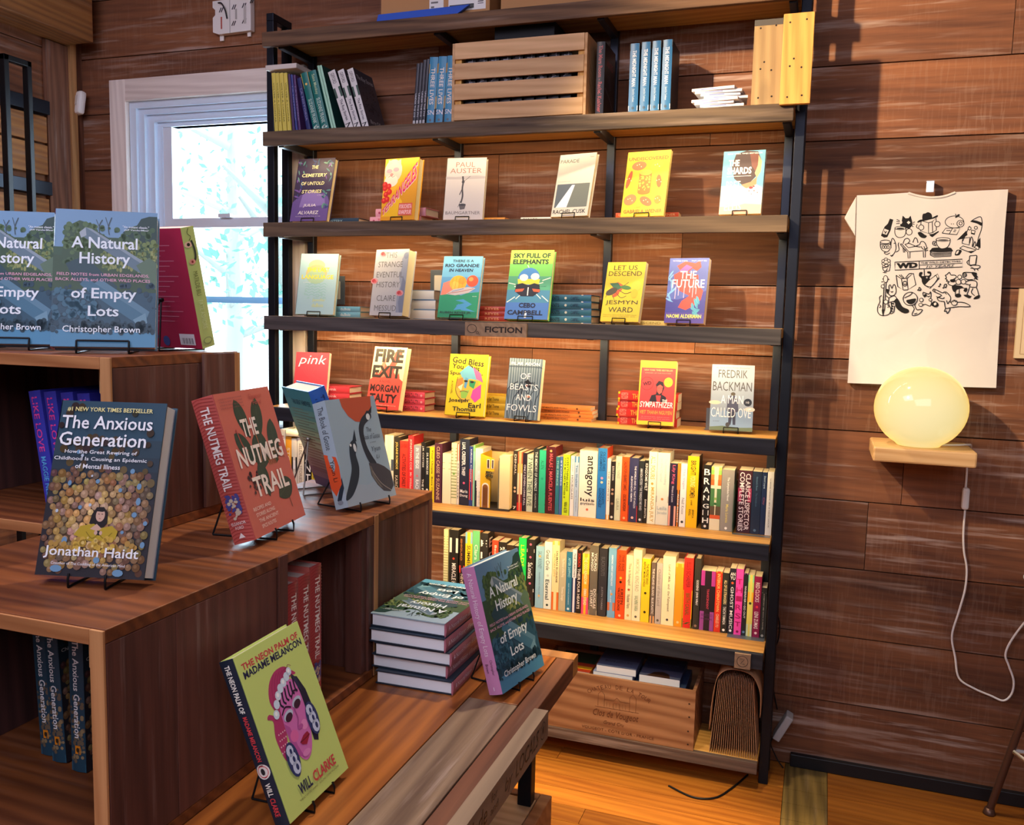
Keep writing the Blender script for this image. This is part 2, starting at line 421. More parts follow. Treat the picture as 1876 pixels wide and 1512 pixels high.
mb.box(XL-.12, XL-.022, YB, .14, -.02, ZC, DK)
struct(mb, 'wall_left')
PLAST = C('8f8580', .9)
struct(MB().box(XR, XR+.1, YB, .14, 0, ZC, PLAST), 'wall_right')
struct(MB().box(XL-.1, XR+.1, YB-.1, YB, 0, ZC, PLAST), 'wall_front')
struct(MB().box(XL-.12, XR+.1, YB-.1, .14, ZC, ZC+.1, C('6d5f58', .9)), 'ceiling')
mb = MB(); y = 0.0; k = 0
while y > YB:
    wd = .082+.02*random.random(); y1 = max(y-wd, YB)
    xs = [XL, random.uniform(-2.2, -.9), random.uniform(-.7, 1.2), XR]
    if -.50 < y1: xs = [XL, -1.2+random.random()*.6, .085, .225, XR]
    for j, (a, b) in enumerate(zip(xs, xs[1:])):
        m_ = W['floor_dark'] if (-.50 < y1 and j == 2) else W['floor']
        mb.box(a+.0008, b-.0008, y1+.0008, y-.0008, -.02, 0, m_, pv=random.random()*(.35 if b == XR else 1))
    y = y1
mb.box(XL-.12, XR+.1, YB-.1, .14, -.06, -.021, DK)
struct(mb, 'floor')
struct(MB().box(.10, XR, -.022, 0, 0, .046, C('15161a', .45)), 'baseboard_back', bevel=.003)

# window: whitewashed casing, stepped jamb, two sashes, glass
WH = C('dfe6ee', .5); WHB = C('d6e6f6', .5)
mb = MB()
mb.box(-2.84, -2.755, -.024, 0, 1.06, 2.525, W['white_wood']); mb.box(-1.965, -1.87, -.024, 0, 1.06, 2.525, W['white_wood'])
mb.box(-2.755, -1.965, -.024, 0, 2.435, 2.525, W['white_woodx'])
mb.box(-2.90, -1.82, -.075, 0, 1.03, 1.06, W['white_woodx'])
struct(mb, 'trim_1', bevel=.002)
mb = MB()
for a, b, y0, y1 in ((0, .035, .0, .03), (.035, .065, .016, .06), (.065, .10, .035, .10), (.10, .125, .055, .13)):
    X0, X1, Z0, Z1 = -2.755+a, -1.965-a*.45, 1.06+a*.3, 2.435-a*.8
    b_ = b
    mb.box(-2.755+a, -2.755+b_, y0, y1, Z0, Z1, WHB); mb.box(-1.965-b_*.45, -1.965-a*.45, y0, y1, Z0, Z1, WHB)
    mb.box(-2.755+b_, -1.965-b_*.45, y0, y1, 2.435-b_*.8, 2.435-a*.8, WHB)
win = tag(mb.build('window_1'), kind='structure')
mb = MB()
mb.box(-2.63, -2.585, .06, .10, 1.10, 2.345, WH); mb.box(-2.022, -1.99, .06, .10, 1.10, 2.345, WH)
mb.box(-2.585, -2.022, .06, .10, 2.335, 2.36, WH); mb.box(-2.585, -2.022, .055, .10, 1.905, 1.945, WH); mb.box(-2.585, -2.022, .06, .10, 1.09, 1.14, WH)
mb.box(-2.585, -2.022, .10, .12, 1.585, 1.612, C('7fb6dc', .5))  # white crossbar, its backlit blue put into the colour
mb.box(-2.33, -2.27, .035, .055, 1.945, 1.96, WH)
mb.build('sash', win)
gl = N('pane_glass'); gl.b.inputs['Roughness'].default_value = .02; gl.b.inputs['Base Color'].default_value = (1, 1, 1, 1)
tr = gl.n('BsdfTransparent'); gs = gl.n('BsdfGlossy'); gs.inputs['Roughness'].default_value = .02; mx = gl.n('MixShader'); mx.inputs[0].default_value = .05
out = [n for n in gl.t.nodes if n.type == 'OUTPUT_MATERIAL'][0]
gl.l(tr.outputs[0], mx.inputs[1]); gl.l(gs.outputs[0], mx.inputs[2]); gl.l(mx.outputs[0], out.inputs[0])
MB().box(-2.585, -2.022, .08, .083, 1.14, 2.335, gl.m).build('window_glass', win)

# trees outside
LEAF = C('93d6cc', .6); BARK = C('bcc8c6', .8)
def tree(label, x, y, z0, h, r, n, seed):
    rnd = random.Random(seed); t = thing('tree', label, 'tree', (x, y, z0), 'trees outside the window')
    tm = MB(); tm.tube([(x, y, z0), (x+.05, y, z0+h*.4), (x-.05, y+.1, z0+h)], [.12, .09, .03], BARK, 8)
    for q in range(7):
        a = rnd.random()*6.28; zz = z0+h*(.35+.09*q); tm.tube([(x, y, zz), (x+r*.8*math.cos(a), y+r*.8*math.sin(a), zz+.35)], [.045, .012], BARK, 6)
    tm.build('trunk', t); fm = MB()
    for q in range(n):
        th = rnd.random()*6.28; ph = math.acos(rnd.uniform(-1, 1)); rr = r*rnd.random()**.5
        c = Vector((x+rr*math.sin(ph)*math.cos(th), y+rr*math.sin(ph)*math.sin(th), z0+h*.72+rr*1.25*math.cos(ph)))
        e1 = Vector((rnd.uniform(-1, 1), rnd.uniform(-1, 1), rnd.uniform(-1, 1))).normalized(); e2 = e1.orthogonal().normalized(); s_ = rnd.uniform(.025, .06)
        fm.add([c-e1*s_, c+e2*s_*.45, c+e1*s_, c-e2*s_*.45], [(0, 1, 2, 3)], LEAF)
    tag(fm.build('foliage', t), kind='stuff')
tree('broad leafy tree outside behind the upper window sash', -5.7, 4.6, 0, 3.6, 1.15, 420, 1)
tree('slender tree outside seen between the bookshelf posts', -3.75, 2.6, 0, 2.5, .55, 260, 2)
struct(MB().box(-9, 4, .14, 14, -.3, -.08, C('c9c9c4', .9)), 'floor_outside')

# left wall: corner strips, upright board, header beam, ladder shelving
struct(MB().box(XL, XL+.012, -.047, -.001, 0, ZC, W['post']), 'trim_2')
struct(MB().box(XL, XL+.03, -.082, -.048, 0, ZC, W['strip']), 'trim_3', bevel=.002)
struct(MB().box(XL, XL+.02, -.200, -.083, 0, 2.66, W['post']), 'trim_4', bevel=.002)
struct(MB().box(XL, XL+.16, -2.6, -.083, 2.665, 3.02, W['beam']), 'trim_5', bevel=.004)
lad = thing('wall_shelving', 'black ladder-framed plank shelving on the left wall by the window', 'shelf', (-2.9, -.6, 0))
mb = MB()
LX = -2.87
mb.box(LX-.014, LX+.014, -.425, -.405, 0, 2.50, BLACK); mb.box(LX-.014, LX+.014, -.530, -.508, 0, 2.50, BLACK); mb.box(LX-.014, LX+.014, -.530, -.405, 2.478, 2.50, BLACK)
mb.build('ladder_frame', lad, bevel=.002)
for z in (2.40, 2.07, 1.70): MB().box(XL+.001, XL+.05, -2.2, -.215, z-.055, z, STEELD).build('rail', lad, bevel=.002)
for z0, z1, k in ((2.10, 2.22, 0), (2.23, 2.335, 1), (1.75, 1.86, 0), (1.87, 2.0, 1), (1.45, 1.64, 0)):
    MB().box(XL+.002, XL+.035, -2.2, -.22, z0, z1, W['beam']).build('plank', lad, bevel=.002)

# wall fittings
o = thing('motion_sensor', 'white rounded motion sensor in the wall corner left of the window', 'sensor', (-2.99, -.03, 2.40))
M = Matrix.Translation((-2.985, -.040, 2.432)) @ Matrix.Rotation(math.radians(-20), 4, 'Z') @ Matrix.Rotation(math.radians(-8), 4, 'X')
mb = MB().box(-.034, .034, -.022, .012, -.05, .05, WHITEP, M); mb.build('housing', o, bevel=.012)
MB().box(-.026, .022, -.0245, -.022, -.012, .028, C('d9d6d0', .3), M).build('lens', o, bevel=.001)
o = thing('junction_plate', 'white slotted electrical mounting plate on the wall above the window', 'mounting plate', (-2.2, 0, 2.66))
mb = MB(); px0, px1 = -2.295, -2.112
mb.prism([(px0, 2.678), (px0, 2.735), (px0+.012, 2.745), (px0+.012, 2.765), (px0, 2.775), (px0, 2.80), (px1, 2.802), (px1, 2.672), (px0+.03, 2.668)], lambda a, b, d: (a, d, b), -.03, -.004, WHITEP)
mb.box(px0+.02, px0+.038, -.012, -.006, 2.648, 2.67, WHITEP); mb.box(px1-.03, px1-.014, -.012, -.006, 2.655, 2.675, WHITEP); mb.box(px1-.03, px1-.012, -.012, -.006, 2.80, 2.818, WHITEP)
mb.box(px0+.082, px0+.086, -.032, -.03, 2.67, 2.80, C('c8c4be', .5))
mb.build('plate', o, bevel=.002)
mb = MB(); SL = C('2b2b2e', .6)
for sx, sz in ((-.17, 2.762), (-.108, 2.768), (-.11, 2.705), (-.06, 2.77), (-.06, 2.71), (-.022, 2.785)):
    for d in (0, .009):
        c = Vector((px1+sx+.07-.045+d, -.0307, sz)); e = Vector((.005, 0, .009)); f_ = Vector((.002, 0, -.001))
        MB().add([c-e-f_, c-e+f_, c+e+f_, c+e-f_], [(0, 1, 2, 3)], SL).build('slot', o)
mb = MB(); mb.box(px0+.04, px0+.046, -.0315, -.030, 2.688, 2.735, C('b8554a', .6)).build('sticker', o); MB().box(px0+.11, px0+.118, -.0315, -.030, 2.72, 2.76, C('b5b0aa', .6)).build('sticker', o); MB().box(px0+.15, px0+.162, -.0315, -.030, 2.70, 2.77, C('c5c0ba', .6)).build('sticker', o)
MB().tube(spline([(px0+.03, -.032, 2.79), (px0+.055, -.045, 2.782), (px0+.07, -.042, 2.755), (px0+.072, -.033, 2.725)]), .003, C('26262a', .5), 8).build('wire', o)
for lab, px, py in (('chrome wall outlet behind the pale blue book', 617, 532), ('chrome wall outlet behind the rio landscape book', 804, 522)):
    c = onY(px, py, -.004); o = thing('wall_outlet', lab, 'outlet', tuple(c), 'wall outlets behind the shelves')
    MB().box(c.x-.036, c.x+.036, -.005, -.0005, c.z-.057, c.z+.057, GREYM).build('cover_plate', o, bevel=.001)
    MB().box(c.x-.018, c.x+.018, -.010, -.005, c.z-.036, c.z+.036, C('d8d2c2', .5)).build('receptacle', o, bevel=.003)

# ------------------------------------------------------------------ the big bookshelf
ZS = [2.579, 2.221, 1.886, 1.536, 1.186, .842, .478, .107]
SX0, SX1, SY = -1.90, 0.0, -.26
NOSE = ['nose_barn', 'nose_gold', 'nose_gold', 'nose_grey', 'nose_dark', 'nose_dark', 'nose_dark', 'nose_low']
bs = thing('bookshelf', 'tall steel-framed bookshelf of eight weathered wooden shelves against the wall', 'bookshelf', (-.95, -.13, 0))
for i, z in enumerate(ZS):
    s_ = MB().box(SX0, SX1, SY+.0205, -.028, z-.03, z, W['shelf']).build('shelf', bs, bevel=.001)
    n_ = MB().box(SX0, SX1, SY, SY+.02, z-(.052 if i < 7 else .040), z, W[NOSE[i]]).build('front_edge', s_, bevel=.002)
    n_.matrix_parent_inverse = Matrix(); n_.location = -Vector(bs['_w'])
px_wall = [Xat(571, -.02, 1.45), Xat(834, -.02, 1.45), Xat(1107, -.02, 1.45), Xat(1440, -.02, 1.9)-.005]
for x in px_wall:
    MB().box(x-.014, x+.014, -.027, -.001, .02, 2.62, STEEL).build('wall_post', bs, bevel=.002)
    for z in ZS[:7]: MB().box(x-.012, x+.012, SY+.03, -.028, z-.055, z-.031, STEEL).build('shelf_arm', bs, bevel=.002)
for x in (-1.9185, .0185):
    top = 2.646 if x < -1 else 2.90
    mb = MB().box(x-.0155, x+.0155, -.182, -.154, 0, top, STEELD).box(x-.0155, x+.0155, -.085, -.057, 0, top, STEELD).box(x-.0155, x+.0155, -.182, -.057, top, top+.028, STEELD)
    mb.build('end_frame', bs, bevel=.002)
# warm LED strips clipped behind the shelf edges (their wires run down to the adaptor)
LED = N('led_strip'); LED.b.inputs['Base Color'].default_value = lin('f4e8c8'); LED.b.inputs['Emission Color'].default_value = (1, .72, .36, 1); LED.b.inputs['Emission Strength'].default_value = 3.0; LED = LED.m
for i, pw in ((1, 3.4), (2, 4.5), (3, 9.5), (4, 6.2), (5, 5.6)):
    z = ZS[i]-.0335
    MB().box(SX0+.05, SX1-.03, SY+.03, SY+.038, z+.0005, z+.003, LED).build('led_strip', bs)
    lamp('shelf_led', 'AREA', (-.94, SY+.034, z-.002), (-.94, SY+.12, z-.2), pw, (1.0, .74, .40), 1.8, size_y=.012)
# signs on the shelf edges
def sign(name, label, x0, x1, z0, z1, art, wd='sign'):
    o = thing(name, label, 'sign', ((x0+x1)/2, SY-.006, z0), None)
    mb = MB().box(x0, x1, SY-.011, SY-.0005, z0, z1, W[wd])
    art(Art(mb, lambda u, v, e: (x0+u*(x1-x0), SY-.011-e, z0+v*(z1-z0)), x1-x0, z1-z0)); mb.build('board', o)
INK = '2a2422'
def art_fiction(A):
    A.text('FICTION', .33, .93, .28, .72, INK, .03)
    A.line([(.115+.075*math.cos(a), .53+.30*math.sin(a)) for a in [i*.3927 for i in range(16)]], .0022, INK, closed=True)
    A.line([(.205+.02*math.cos(a), .24+.08*math.sin(a)) for a in [i*.785 for i in range(8)]], .0016, INK, closed=True); A.ell(.235, .13, .006, .03, INK)
sign('section_sign', 'small pale wooden sign reading FICTION on the shelf edge', -1.063, -.835, ZS[3]-.052, ZS[3]-.004, art_fiction)
def art_z(A):
    A.line([(.5+.34*math.cos(a), .5+.36*math.sin(a)) for a in [i*.3927 for i in range(16)]], .0018, INK, closed=True)
    A.line([(.36, .66), (.62, .66), (.38, .33), (.64, .33)], .0018, INK, smooth=False)
sign('letter_sign', 'small square wooden tag with a circled Z', -.089, -.038, ZS[6]-.052, ZS[6]-.002, art_z)

# ------------------------------------------------------------------ stepped display of crates and the front table
ZL, ZM, ZT = .832, 1.160, 1.473
XF = -.685
tb = thing('display_table', 'low plank display table with black metal legs in the foreground', 'table', (-.7, -2.2, 0))
def seam(x0, x1, y0, y1, z0, z1, m): return MB().box(x0, x1, y0, y1, z0, z1, W[m]).build('board', tb, bevel=.0015)
seam(-1.45, -.688, -3.0, -1.40, ZL-.03, ZL, 'table'); seam(-.686, -.474, -3.0, -1.40, ZL-.03, ZL, 'table')
seam(-.472, -.375, -3.0, -1.655, ZL-.03, ZL, 'table_grey'); seam(-.472, -.375, -1.653, -1.40, ZL-.03, ZL, 'table')
seam(-.373, -.336, -3.0, -1.40, ZL-.042, ZL-.001, 'crate'); seam(-1.45, -.336, -1.398, -1.362, ZL-.042, ZL, 'beam')
for x, y in ((-.402, -1.50), (-.402, -2.75), (-1.30, -1.50), (-1.30, -2.75)):
    MB().box(x-.0145, x+.0145, y-.0145, y+.0145, .551, ZL-.031, STEELD).build('leg', tb, bevel=.002)
pl = thing('plinth_crate', 'large low wooden crate under the table lettered POETRY on its side', 'crate', (-.8, -2.2, 0))
MB().box(-1.40, -.385, -2.95, -1.475, .001, .545, W['crate']).build('body', pl)
MB().box(-.384, -.36, -2.95, -1.452, .001, .55, W['crate_edgex']).build('side_board', pl, bevel=.002)
MB().box(-1.40, -.3845, -1.474, -1.452, .001, .55, W['crate_edgex']).build('end_board', pl, bevel=.002)
for k in range(3): MB().box(-1.40, -.386, -2.95+.49*k+.001, -2.95+.49*(k+1)-.001, .5455, .550, W['pale']).build('top_board', pl)
sg = MB()
A = Art(sg, lambda u, v, e: (-.36+e, -1.95+u*.48, .40+v*.13), .48, .13); A.text('POETRY', .16, .96, .3, .8, INK, .03)
sg.build('lettering', pl)
o = thing('table_sign', 'long pale wooden sign ending in LOCALS on the table edge', 'sign', (-.32, -2.0, .79))
mb = MB().box(-.3355, -.309, -2.55, -1.672, .789, .841, W['sign'])
A = Art(mb, lambda u, v, e: (-.309+e, -2.55+u*.878, .789+v*.052), .878, .052)
A.line([(.965+.0155*math.cos(a), .52+.30*math.sin(a)) for a in [i*.3927 for i in range(16)]], .0016, INK, closed=True); A.text('W', .958, .972, .38, .66, INK, .03)
A.text('LOCALS', .795, .935, .24, .80, INK, .0, .15); A.text('by', .735, .775, .16, .74, INK, 0, .2); A.text('for', .665, .695, .58, .86, INK, 0); A.text('and', .662, .70, .22, .46, INK, 0); A.text('Made', .55, .645, .22, .8, INK, 0, .15)
mb.build('board', o, bevel=.001)

def crate(label, x0, x1, y0, y1, z0, z1, face, seams=()):
    """open-fronted wooden box; face '-y' or '+x' is the open (or, with face 'shut', boarded) side"""
    r = thing('wooden_crate', label, 'crate', ((x0+x1)/2, (y0+y1)/2, z0), 'display crates')
    t = .018; e = .0006
    MB().box(x0, x1, y0, y1, z1-t, z1, W['cratex']).build('top_panel', r, bevel=.0012)
    MB().box(x0, x1, y0, y1, z0+e, z0+t, W['cratex']).build('bottom_panel', r, bevel=.0012)
    a, b = z0+t+e, z1-t-e
    if face == '-y':
        ss = [y0]+list(seams)+[y1]
        for p, q in zip(ss, ss[1:]): MB().box(x1-t, x1, p+e, q-e, a, b, W['cratez']).build('side_panel', r, bevel=.001)
        MB().box(x0, x0+t, y0, y1, a, b, W['inner']).build('side_panel', r)
        MB().box(x0+t+e, x1-t-e, y1-t, y1, a, b, W['inner']).build('back_panel', r)
        # lighter sawn front edges
        MB().box(x0, x1-.0226, y0-.0042, y0-.0002, z1-.021, z1-.001, W['crate_edgex']).build('front_edge', r, bevel=.0008)
        MB().box(x1-.022, x1-.0005, y0-.0045, y0-.0002, z0+.002, z1-.001, W['crate_edge']).build('front_edge', r, bevel=.0008)
        MB().box(x0, x1-.0226, y0-.0042, y0-.0002, z0+.002, z0+.02, W['crate_edgex']).build('front_edge', r, bevel=.0008)
        MB().box(x1-t-.03, x1-t-e, y0+.02, y1-t-.002, b-.045, b-.001, W['pale']).build('batten', r, bevel=.001)
    else:
        MB().box(x0, x1, y0, y0+t, a, b, W['cratez']).build('side_panel', r); MB().box(x0, x1, y1-t, y1, a, b, W['cratez']).build('side_panel', r)
        MB().box(x0, x0+t, y0+t+e, y1-t-e, a, b, W['inner']).build('back_panel', r)
        if face == 'shut':
            n = 3; wd = (y1-y0-2*t)/n
            for k in range(n): MB().box(x1-t, x1-.003, y0+t+wd*k+e, y0+t+wd*(k+1)-e, a, b, W['cratez']).build('front_panel', r)
            MB().box(x1-.003, x1+.0015, y0+.001, y0+t-.002, z0+.002, z1-.001, W['crate_edge']).build('front_edge', r)
        else:
            MB().box(x1+.0002, x1+.003, y0+.001, y0+t+.006, z0+.002, z1-.001, W['cratez']).build('front_edge', r)
            MB().box(x1-.04, x1-.005, y1-t-.02, y1-t-e, a+.001, b-.001, W['cratez']).build('batten', r)
    return r
crate('near lower display crate holding navy hardbacks, open to the front', -1.13, XF, -2.33, -1.968, ZL, ZM, '-y', (-2.205,))
crate('middle display crate holding red patterned spines, open to the side', -.999, XF, -1.966, -1.642, ZL, ZM, '+x')
crate('far boarded-up display crate beside the hardback stack', -.999, XF, -1.640, -1.364, ZL, ZM, 'shut')
c4 = crate('topmost display crate holding blue-violet hardbacks under the window', -1.46, -.968, -2.011, -1.682, ZM, ZT, '-y', (-1.79,))
MB().box(-.9678, -.962, -1.79, -1.70, ZM+.02, ZT-.002, W['cratez']).build('batten', c4); MB().box(-.9678, -.962, -1.699, -1.683, ZM+.003, ZT-.002, W['crate_edge']).build('batten', c4)

# ------------------------------------------------------------------ the right-hand wall: T-shirt, lamp, stool, plaque
YT = -.034
ts = thing('t_shirt', 'white T-shirt printed with black doodles hung flat on the wall', 't-shirt', (.42, -.025, 1.36))
def pt(x, y, Y=YT): p = onY(x, y, Y); return (p.x, p.z)
CLOTH = N('white_cotton'); CLOTH.b.inputs['Base Color'].default_value = lin('dcd6d0'); CLOTH.b.inputs['Roughness'].default_value = .9
_tc = CLOTH.n('TexCoord'); _ns = CLOTH.noise(_tc.outputs['Object'], 7, 3, .5, .6); _bp = CLOTH.n('Bump'); _bp.inputs['Strength'].default_value = .35; _bp.inputs['Distance'].default_value = .02
CLOTH.l(_ns, _bp.inputs['Height']); CLOTH.l(_bp.outputs[0], CLOTH.b.inputs['Normal']); CLOTH = CLOTH.m
body = [pt(*p) for p in ((1553, 702), (1690, 707), (1825, 711), (1833, 560), (1841, 420), (1847, 347), (1800, 349), (1750, 352), (1728, 359), (1700, 361), (1680, 357), (1664, 353), (1620, 356), (1570, 358), (1568, 440), (1561, 570))][::-1]
mb = MB().prism(body, lambda a, b, d: (a, d, b), YT, -.012, CLOTH)
inkT = C('121113', .8)
AT = Art(mb, lambda u, v, e: (u, YT-e, v), 1, 1, .000008)
def q6(x, y): p = onY(1580+x/6.572, 370+y/6.572, YT); return (p.x, p.z)
def st(*pts, wd=.0024, closed=False, smooth=True): AT.line([q6(*p) for p in pts], wd, inkT, smooth, closed)
def fl(*pts, c=None, smooth=True):
    P = [Vector((*q6(*p), 0)) for p in pts]
    if smooth and len(P) > 3: P = spline(P, 4, True)
    AT.poly([(p.x, p.y) for p in P], c or inkT)
def ci(x, y, r, ry=None, fill=None, wd=.0022):
    P = [(x+r*math.cos(i*.449), y+(ry or r)*math.sin(i*.449)) for i in range(14)]
    if fill: fl(*P, c=fill)
    if fill is not inkT: st(*P, closed=True, wd=wd)
cw = CLOTH
# bottle, cat with cup, reader in a hat, fruit with a book
fl((330, 202), (372, 214), (348, 300), (340, 340), (300, 425), (262, 432), (222, 408), (265, 300), (305, 262), smooth=False); fl((265, 322), (318, 342), (292, 396), (242, 382), c=cw, smooth=False); st((262, 350), (280, 368), (296, 352)); st((268, 372), (284, 380))
fl((470, 245), (485, 165), (520, 198), (555, 196), (580, 165), (598, 232), (602, 285), (565, 325), (500, 312), (450, 285), smooth=False); fl((470, 222), (482, 245), (470, 268), (446, 245), c=cw, smooth=False); fl((555, 228), (578, 248), (555, 270), (534, 248), c=cw, smooth=False)
for a, b in (((408, 235), (450, 242)), ((406, 262), (450, 260)), ((602, 250), (632, 242)), ((600, 264), (628, 270)), ((592, 282), (612, 302)), ((412, 212), (450, 228))): st(a, b)
fl((392, 318), (390, 372), (410, 415), (450, 430), (500, 415), (522, 370), (522, 318), c=cw); ci(456, 316, 66, 20, cw); ci(456, 320, 48, 10, inkT); st((392, 318), (390, 372), (410, 415), (450, 430), (500, 415), (522, 370), (522, 318)); ci(562, 362, 36, 38, cw)
fl((660, 240), (700, 214), (800, 206), (900, 160), (896, 188), (800, 216), (720, 236), (672, 250)); fl((724, 214), (726, 150), (758, 138), (790, 124), (830, 146), (836, 198), (780, 212))
st((705, 225), (700, 352), (795, 380), (795, 252), (705, 225), smooth=False); st((795, 252), (840, 240), (886, 195), (890, 340), (846, 370), (795, 380), smooth=False); st((840, 240), (846, 370)); ci(708, 308, 31, 31, cw); ci(902, 268, 32, 32, cw); st((660, 270), (650, 300), (672, 322))
fl((665, 375), (700, 362), (748, 395), (776, 412), (750, 438), (698, 425)); fl((800, 390), (852, 384), (915, 350), (922, 362), (842, 426), (822, 416), smooth=False)
ci(1108, 242, 112, 72); ci(1180, 262, 42, 40, cw); ci(1182, 260, 18, 20); ci(1070, 266, 5, 7, inkT); ci(1096, 266, 5, 7, inkT); fl((1118, 190), (1150, 150), (1174, 158), (1140, 188)); st((1118, 192), (1128, 165), (1118, 145))
fl((960, 376), (1002, 318), (1175, 315), (1136, 395), (1048, 388), c=cw, smooth=False); st((960, 376), (1002, 318), (1175, 315), (1136, 395), (1048, 388), (960, 376), smooth=False); st((1085, 318), (1046, 386)); st((1010, 345), (1060, 345)); st((1100, 340), (1130, 340)); st((1092, 358), (1122, 358))
# rocket
fl((1250, 345), (1135, 462), (1205, 442), (1265, 398), smooth=False); fl((1385, 470), (1420, 430), (1422, 560), (1365, 528), smooth=False); st((1300, 240), (1350, 205), (1420, 180), (1440, 240), (1432, 330), (1390, 460), (1400, 572), (1340, 545)); fl((1302, 238), (1350, 222), (1436, 252), (1430, 288), (1380, 262)); st((1290, 290), (1240, 400), (1210, 470))
ci(1290, 320, 18, 18, cw); ci(1365, 312, 18, 18, cw); fl((1310, 335), (1362, 345), (1350, 398), (1305, 385), smooth=False); fl((1318, 345), (1352, 352), (1346, 378), (1314, 370), c=cw, smooth=False); st((1205, 440), (1290, 425), (1285, 520), (1200, 500), smooth=False, closed=True); st((1290, 500), (1310, 420), (1330, 470), (1320, 540)); st((1330, 545), (1352, 478), (1362, 520), (1345, 550)); st((1170, 560), (1210, 530), (1370, 580), (1310, 615), (1170, 560), smooth=False); fl((1330, 590), (1370, 575), (1300, 618), (1270, 595), smooth=False); fl((1112, 640), (1130, 585), (1165, 575), (1195, 590), (1165, 640)); fl((1125, 628), (1135, 598), (1160, 585), (1150, 620), c=cw)
# barrel and mouse, table with birds, cup on books
ci(275, 482, 60, 22); st((215, 485), (218, 545), (245, 588), (300, 602), (336, 560)); st((335, 485), (338, 520)); ci(250, 545, 14, 16); ci(280, 545, 14, 16); ci(308, 545, 14, 16); st((215, 515), (335, 512)); st((342, 560), (345, 490), (362, 438), (392, 480), (404, 560), (380, 622), (345, 650)); st((400, 605), (440, 580), (430, 515), (440, 490)); st((300, 602), (262, 612), (290, 632), (330, 615)); st((335, 640), (352, 656), (370, 640)); st((375, 500), (395, 495))
st((470, 505), (560, 602), (790, 585), (765, 560), smooth=False); st((470, 505), (462, 520), (555, 618)); fl((545, 608), (570, 608), (570, 678), (550, 678), c=cw, smooth=False); st((545, 608), (550, 678), (570, 678), (572, 608), smooth=False); st((732, 600), (735, 668), (756, 668), (758, 598), smooth=False); st((488, 545), (494, 608), (510, 608), (508, 570), smooth=False); st((512, 512), (552, 552), (640, 535), (700, 545), smooth=False); st((510, 512), (560, 498), (640, 535), smooth=False); st((640, 535), (690, 515)); st((488, 505), (508, 452), (545, 440), (568, 470), (545, 500)); st((606, 490), (630, 436), (655, 446), (668, 495)); st((690, 515), (706, 478), (748, 490), (775, 560), (730, 570), (705, 535)); st((740, 535), (765, 600)); st((750, 570), (790, 555))
fl((826, 572), (860, 552), (1040, 550), (1078, 572), (1066, 600), (822, 602)); st((820, 605), (868, 632), (1068, 620), smooth=False); st((818, 622), (866, 648), (1068, 636), smooth=False); st((816, 640), (864, 664), (1066, 652), (1068, 600), smooth=False); st((818, 600), (816, 640))
for k in range(4): st((850, 588+k*12), (1060, 585+k*12), wd=.0016)
fl((888, 455), (895, 512), (930, 556), (970, 564), (1020, 546), (1050, 500), (1057, 452), c=cw); ci(972, 454, 86, 22, cw); ci(972, 460, 62, 8, inkT); st((888, 455), (895, 512), (930, 556), (970, 564), (1020, 546), (1050, 500), (1057, 452)); st((888, 482), (852, 478), (848, 515), (892, 532)); st((884, 495), (866, 494), (866, 510), (888, 518))
# flower, name plate, folded chair
for k in range(6): ci(284+34*math.cos(k*1.047+.5), 728+32*math.sin(k*1.047+.5), 21, 20, cw)
ci(284, 728, 26, 26, cw); ci(276, 726, 3, 4, inkT); ci(292, 726, 3, 4, inkT); st((274, 740), (284, 746), (294, 740)); st((240, 770), (250, 820), (280, 832), (300, 800)); st((300, 770), (338, 760), (322, 832), (284, 838), smooth=False); st((270, 835), (265, 858)); st((245, 850), (290, 852)); st((250, 790), (320, 780))
st((390, 726), (1200, 690), (1202, 784), (390, 822), smooth=False, closed=True); st((682, 712), (684, 808), wd=.0022); st((684, 762), (1202, 738), wd=.0020)
def t6(t, x0, y0, x1, y1, bold=.02, shear=0, sk=0.0):
    g_, fs, asp = glyphs(t, bold, shear); out = []
    for x, y in g_: out.append(q6(x0+x*(x1-x0), y1-y*(y1-y0)-sk*x*(x1-x0)))
    AT._put(out, fs, inkT)
t6('WD', 408, 738, 665, 806, .07, 0, .045); t6('THE WILD DETECTIVES', 702, 727, 1180, 748, .02, 0, .045); t6('10 YEARS', 765, 768, 1105, 796, .0, .3, .045)
st((1290, 650), (1370, 644), (1378, 660), (1362, 752), (1300, 762), (1282, 740), smooth=False, closed=True); fl((1372, 650), (1382, 660), (1368, 750), (1356, 750)); st((1284, 700), (1258, 722), (1270, 750), (1310, 775)); st((1300, 775), (1330, 762), (1410, 770), (1400, 800), (1340, 806), (1310, 790)); st((1340, 806), (1355, 832)); st((1300, 800), (1335, 795)); st((1380, 806), (1392, 828))
# open book, imp with a book, dancers
st((404, 884), (468, 925), (490, 1062), (424, 1020), smooth=False, closed=True); st((536, 920), (612, 860), (642, 998), (548, 1058), smooth=False, closed=True); st((468, 925), (536, 920)); st((490, 1062), (548, 1058)); st((440, 880), (486, 920)); st((462, 876), (500, 918)); st((520, 915), (560, 868), (600, 862)); ci(510, 985, 24, 30); st((490, 960), (530, 958)); st((498, 985), (510, 1000), (524, 982))
fl((688, 850), (718, 845), (722, 862), (710, 880), (722, 895), (762, 888), (800, 888), (812, 868), (780, 858), (785, 838), (820, 842), (828, 880), (806, 912), (812, 945), (745, 1000), (716, 965), (710, 925), (680, 890)); ci(775, 912, 14, 14, cw); ci(778, 912, 5, 5, inkT); fl((745, 1002), (800, 945), (905, 868), (922, 922), (810, 1042), c=cw, smooth=False); st((745, 1002), (800, 945), (905, 868), (922, 922), (810, 1042), smooth=False, closed=True); st((745, 1002), (830, 1020), (915, 912)); st((860, 905), (880, 885), (905, 925)); st((742, 812), (745, 890))
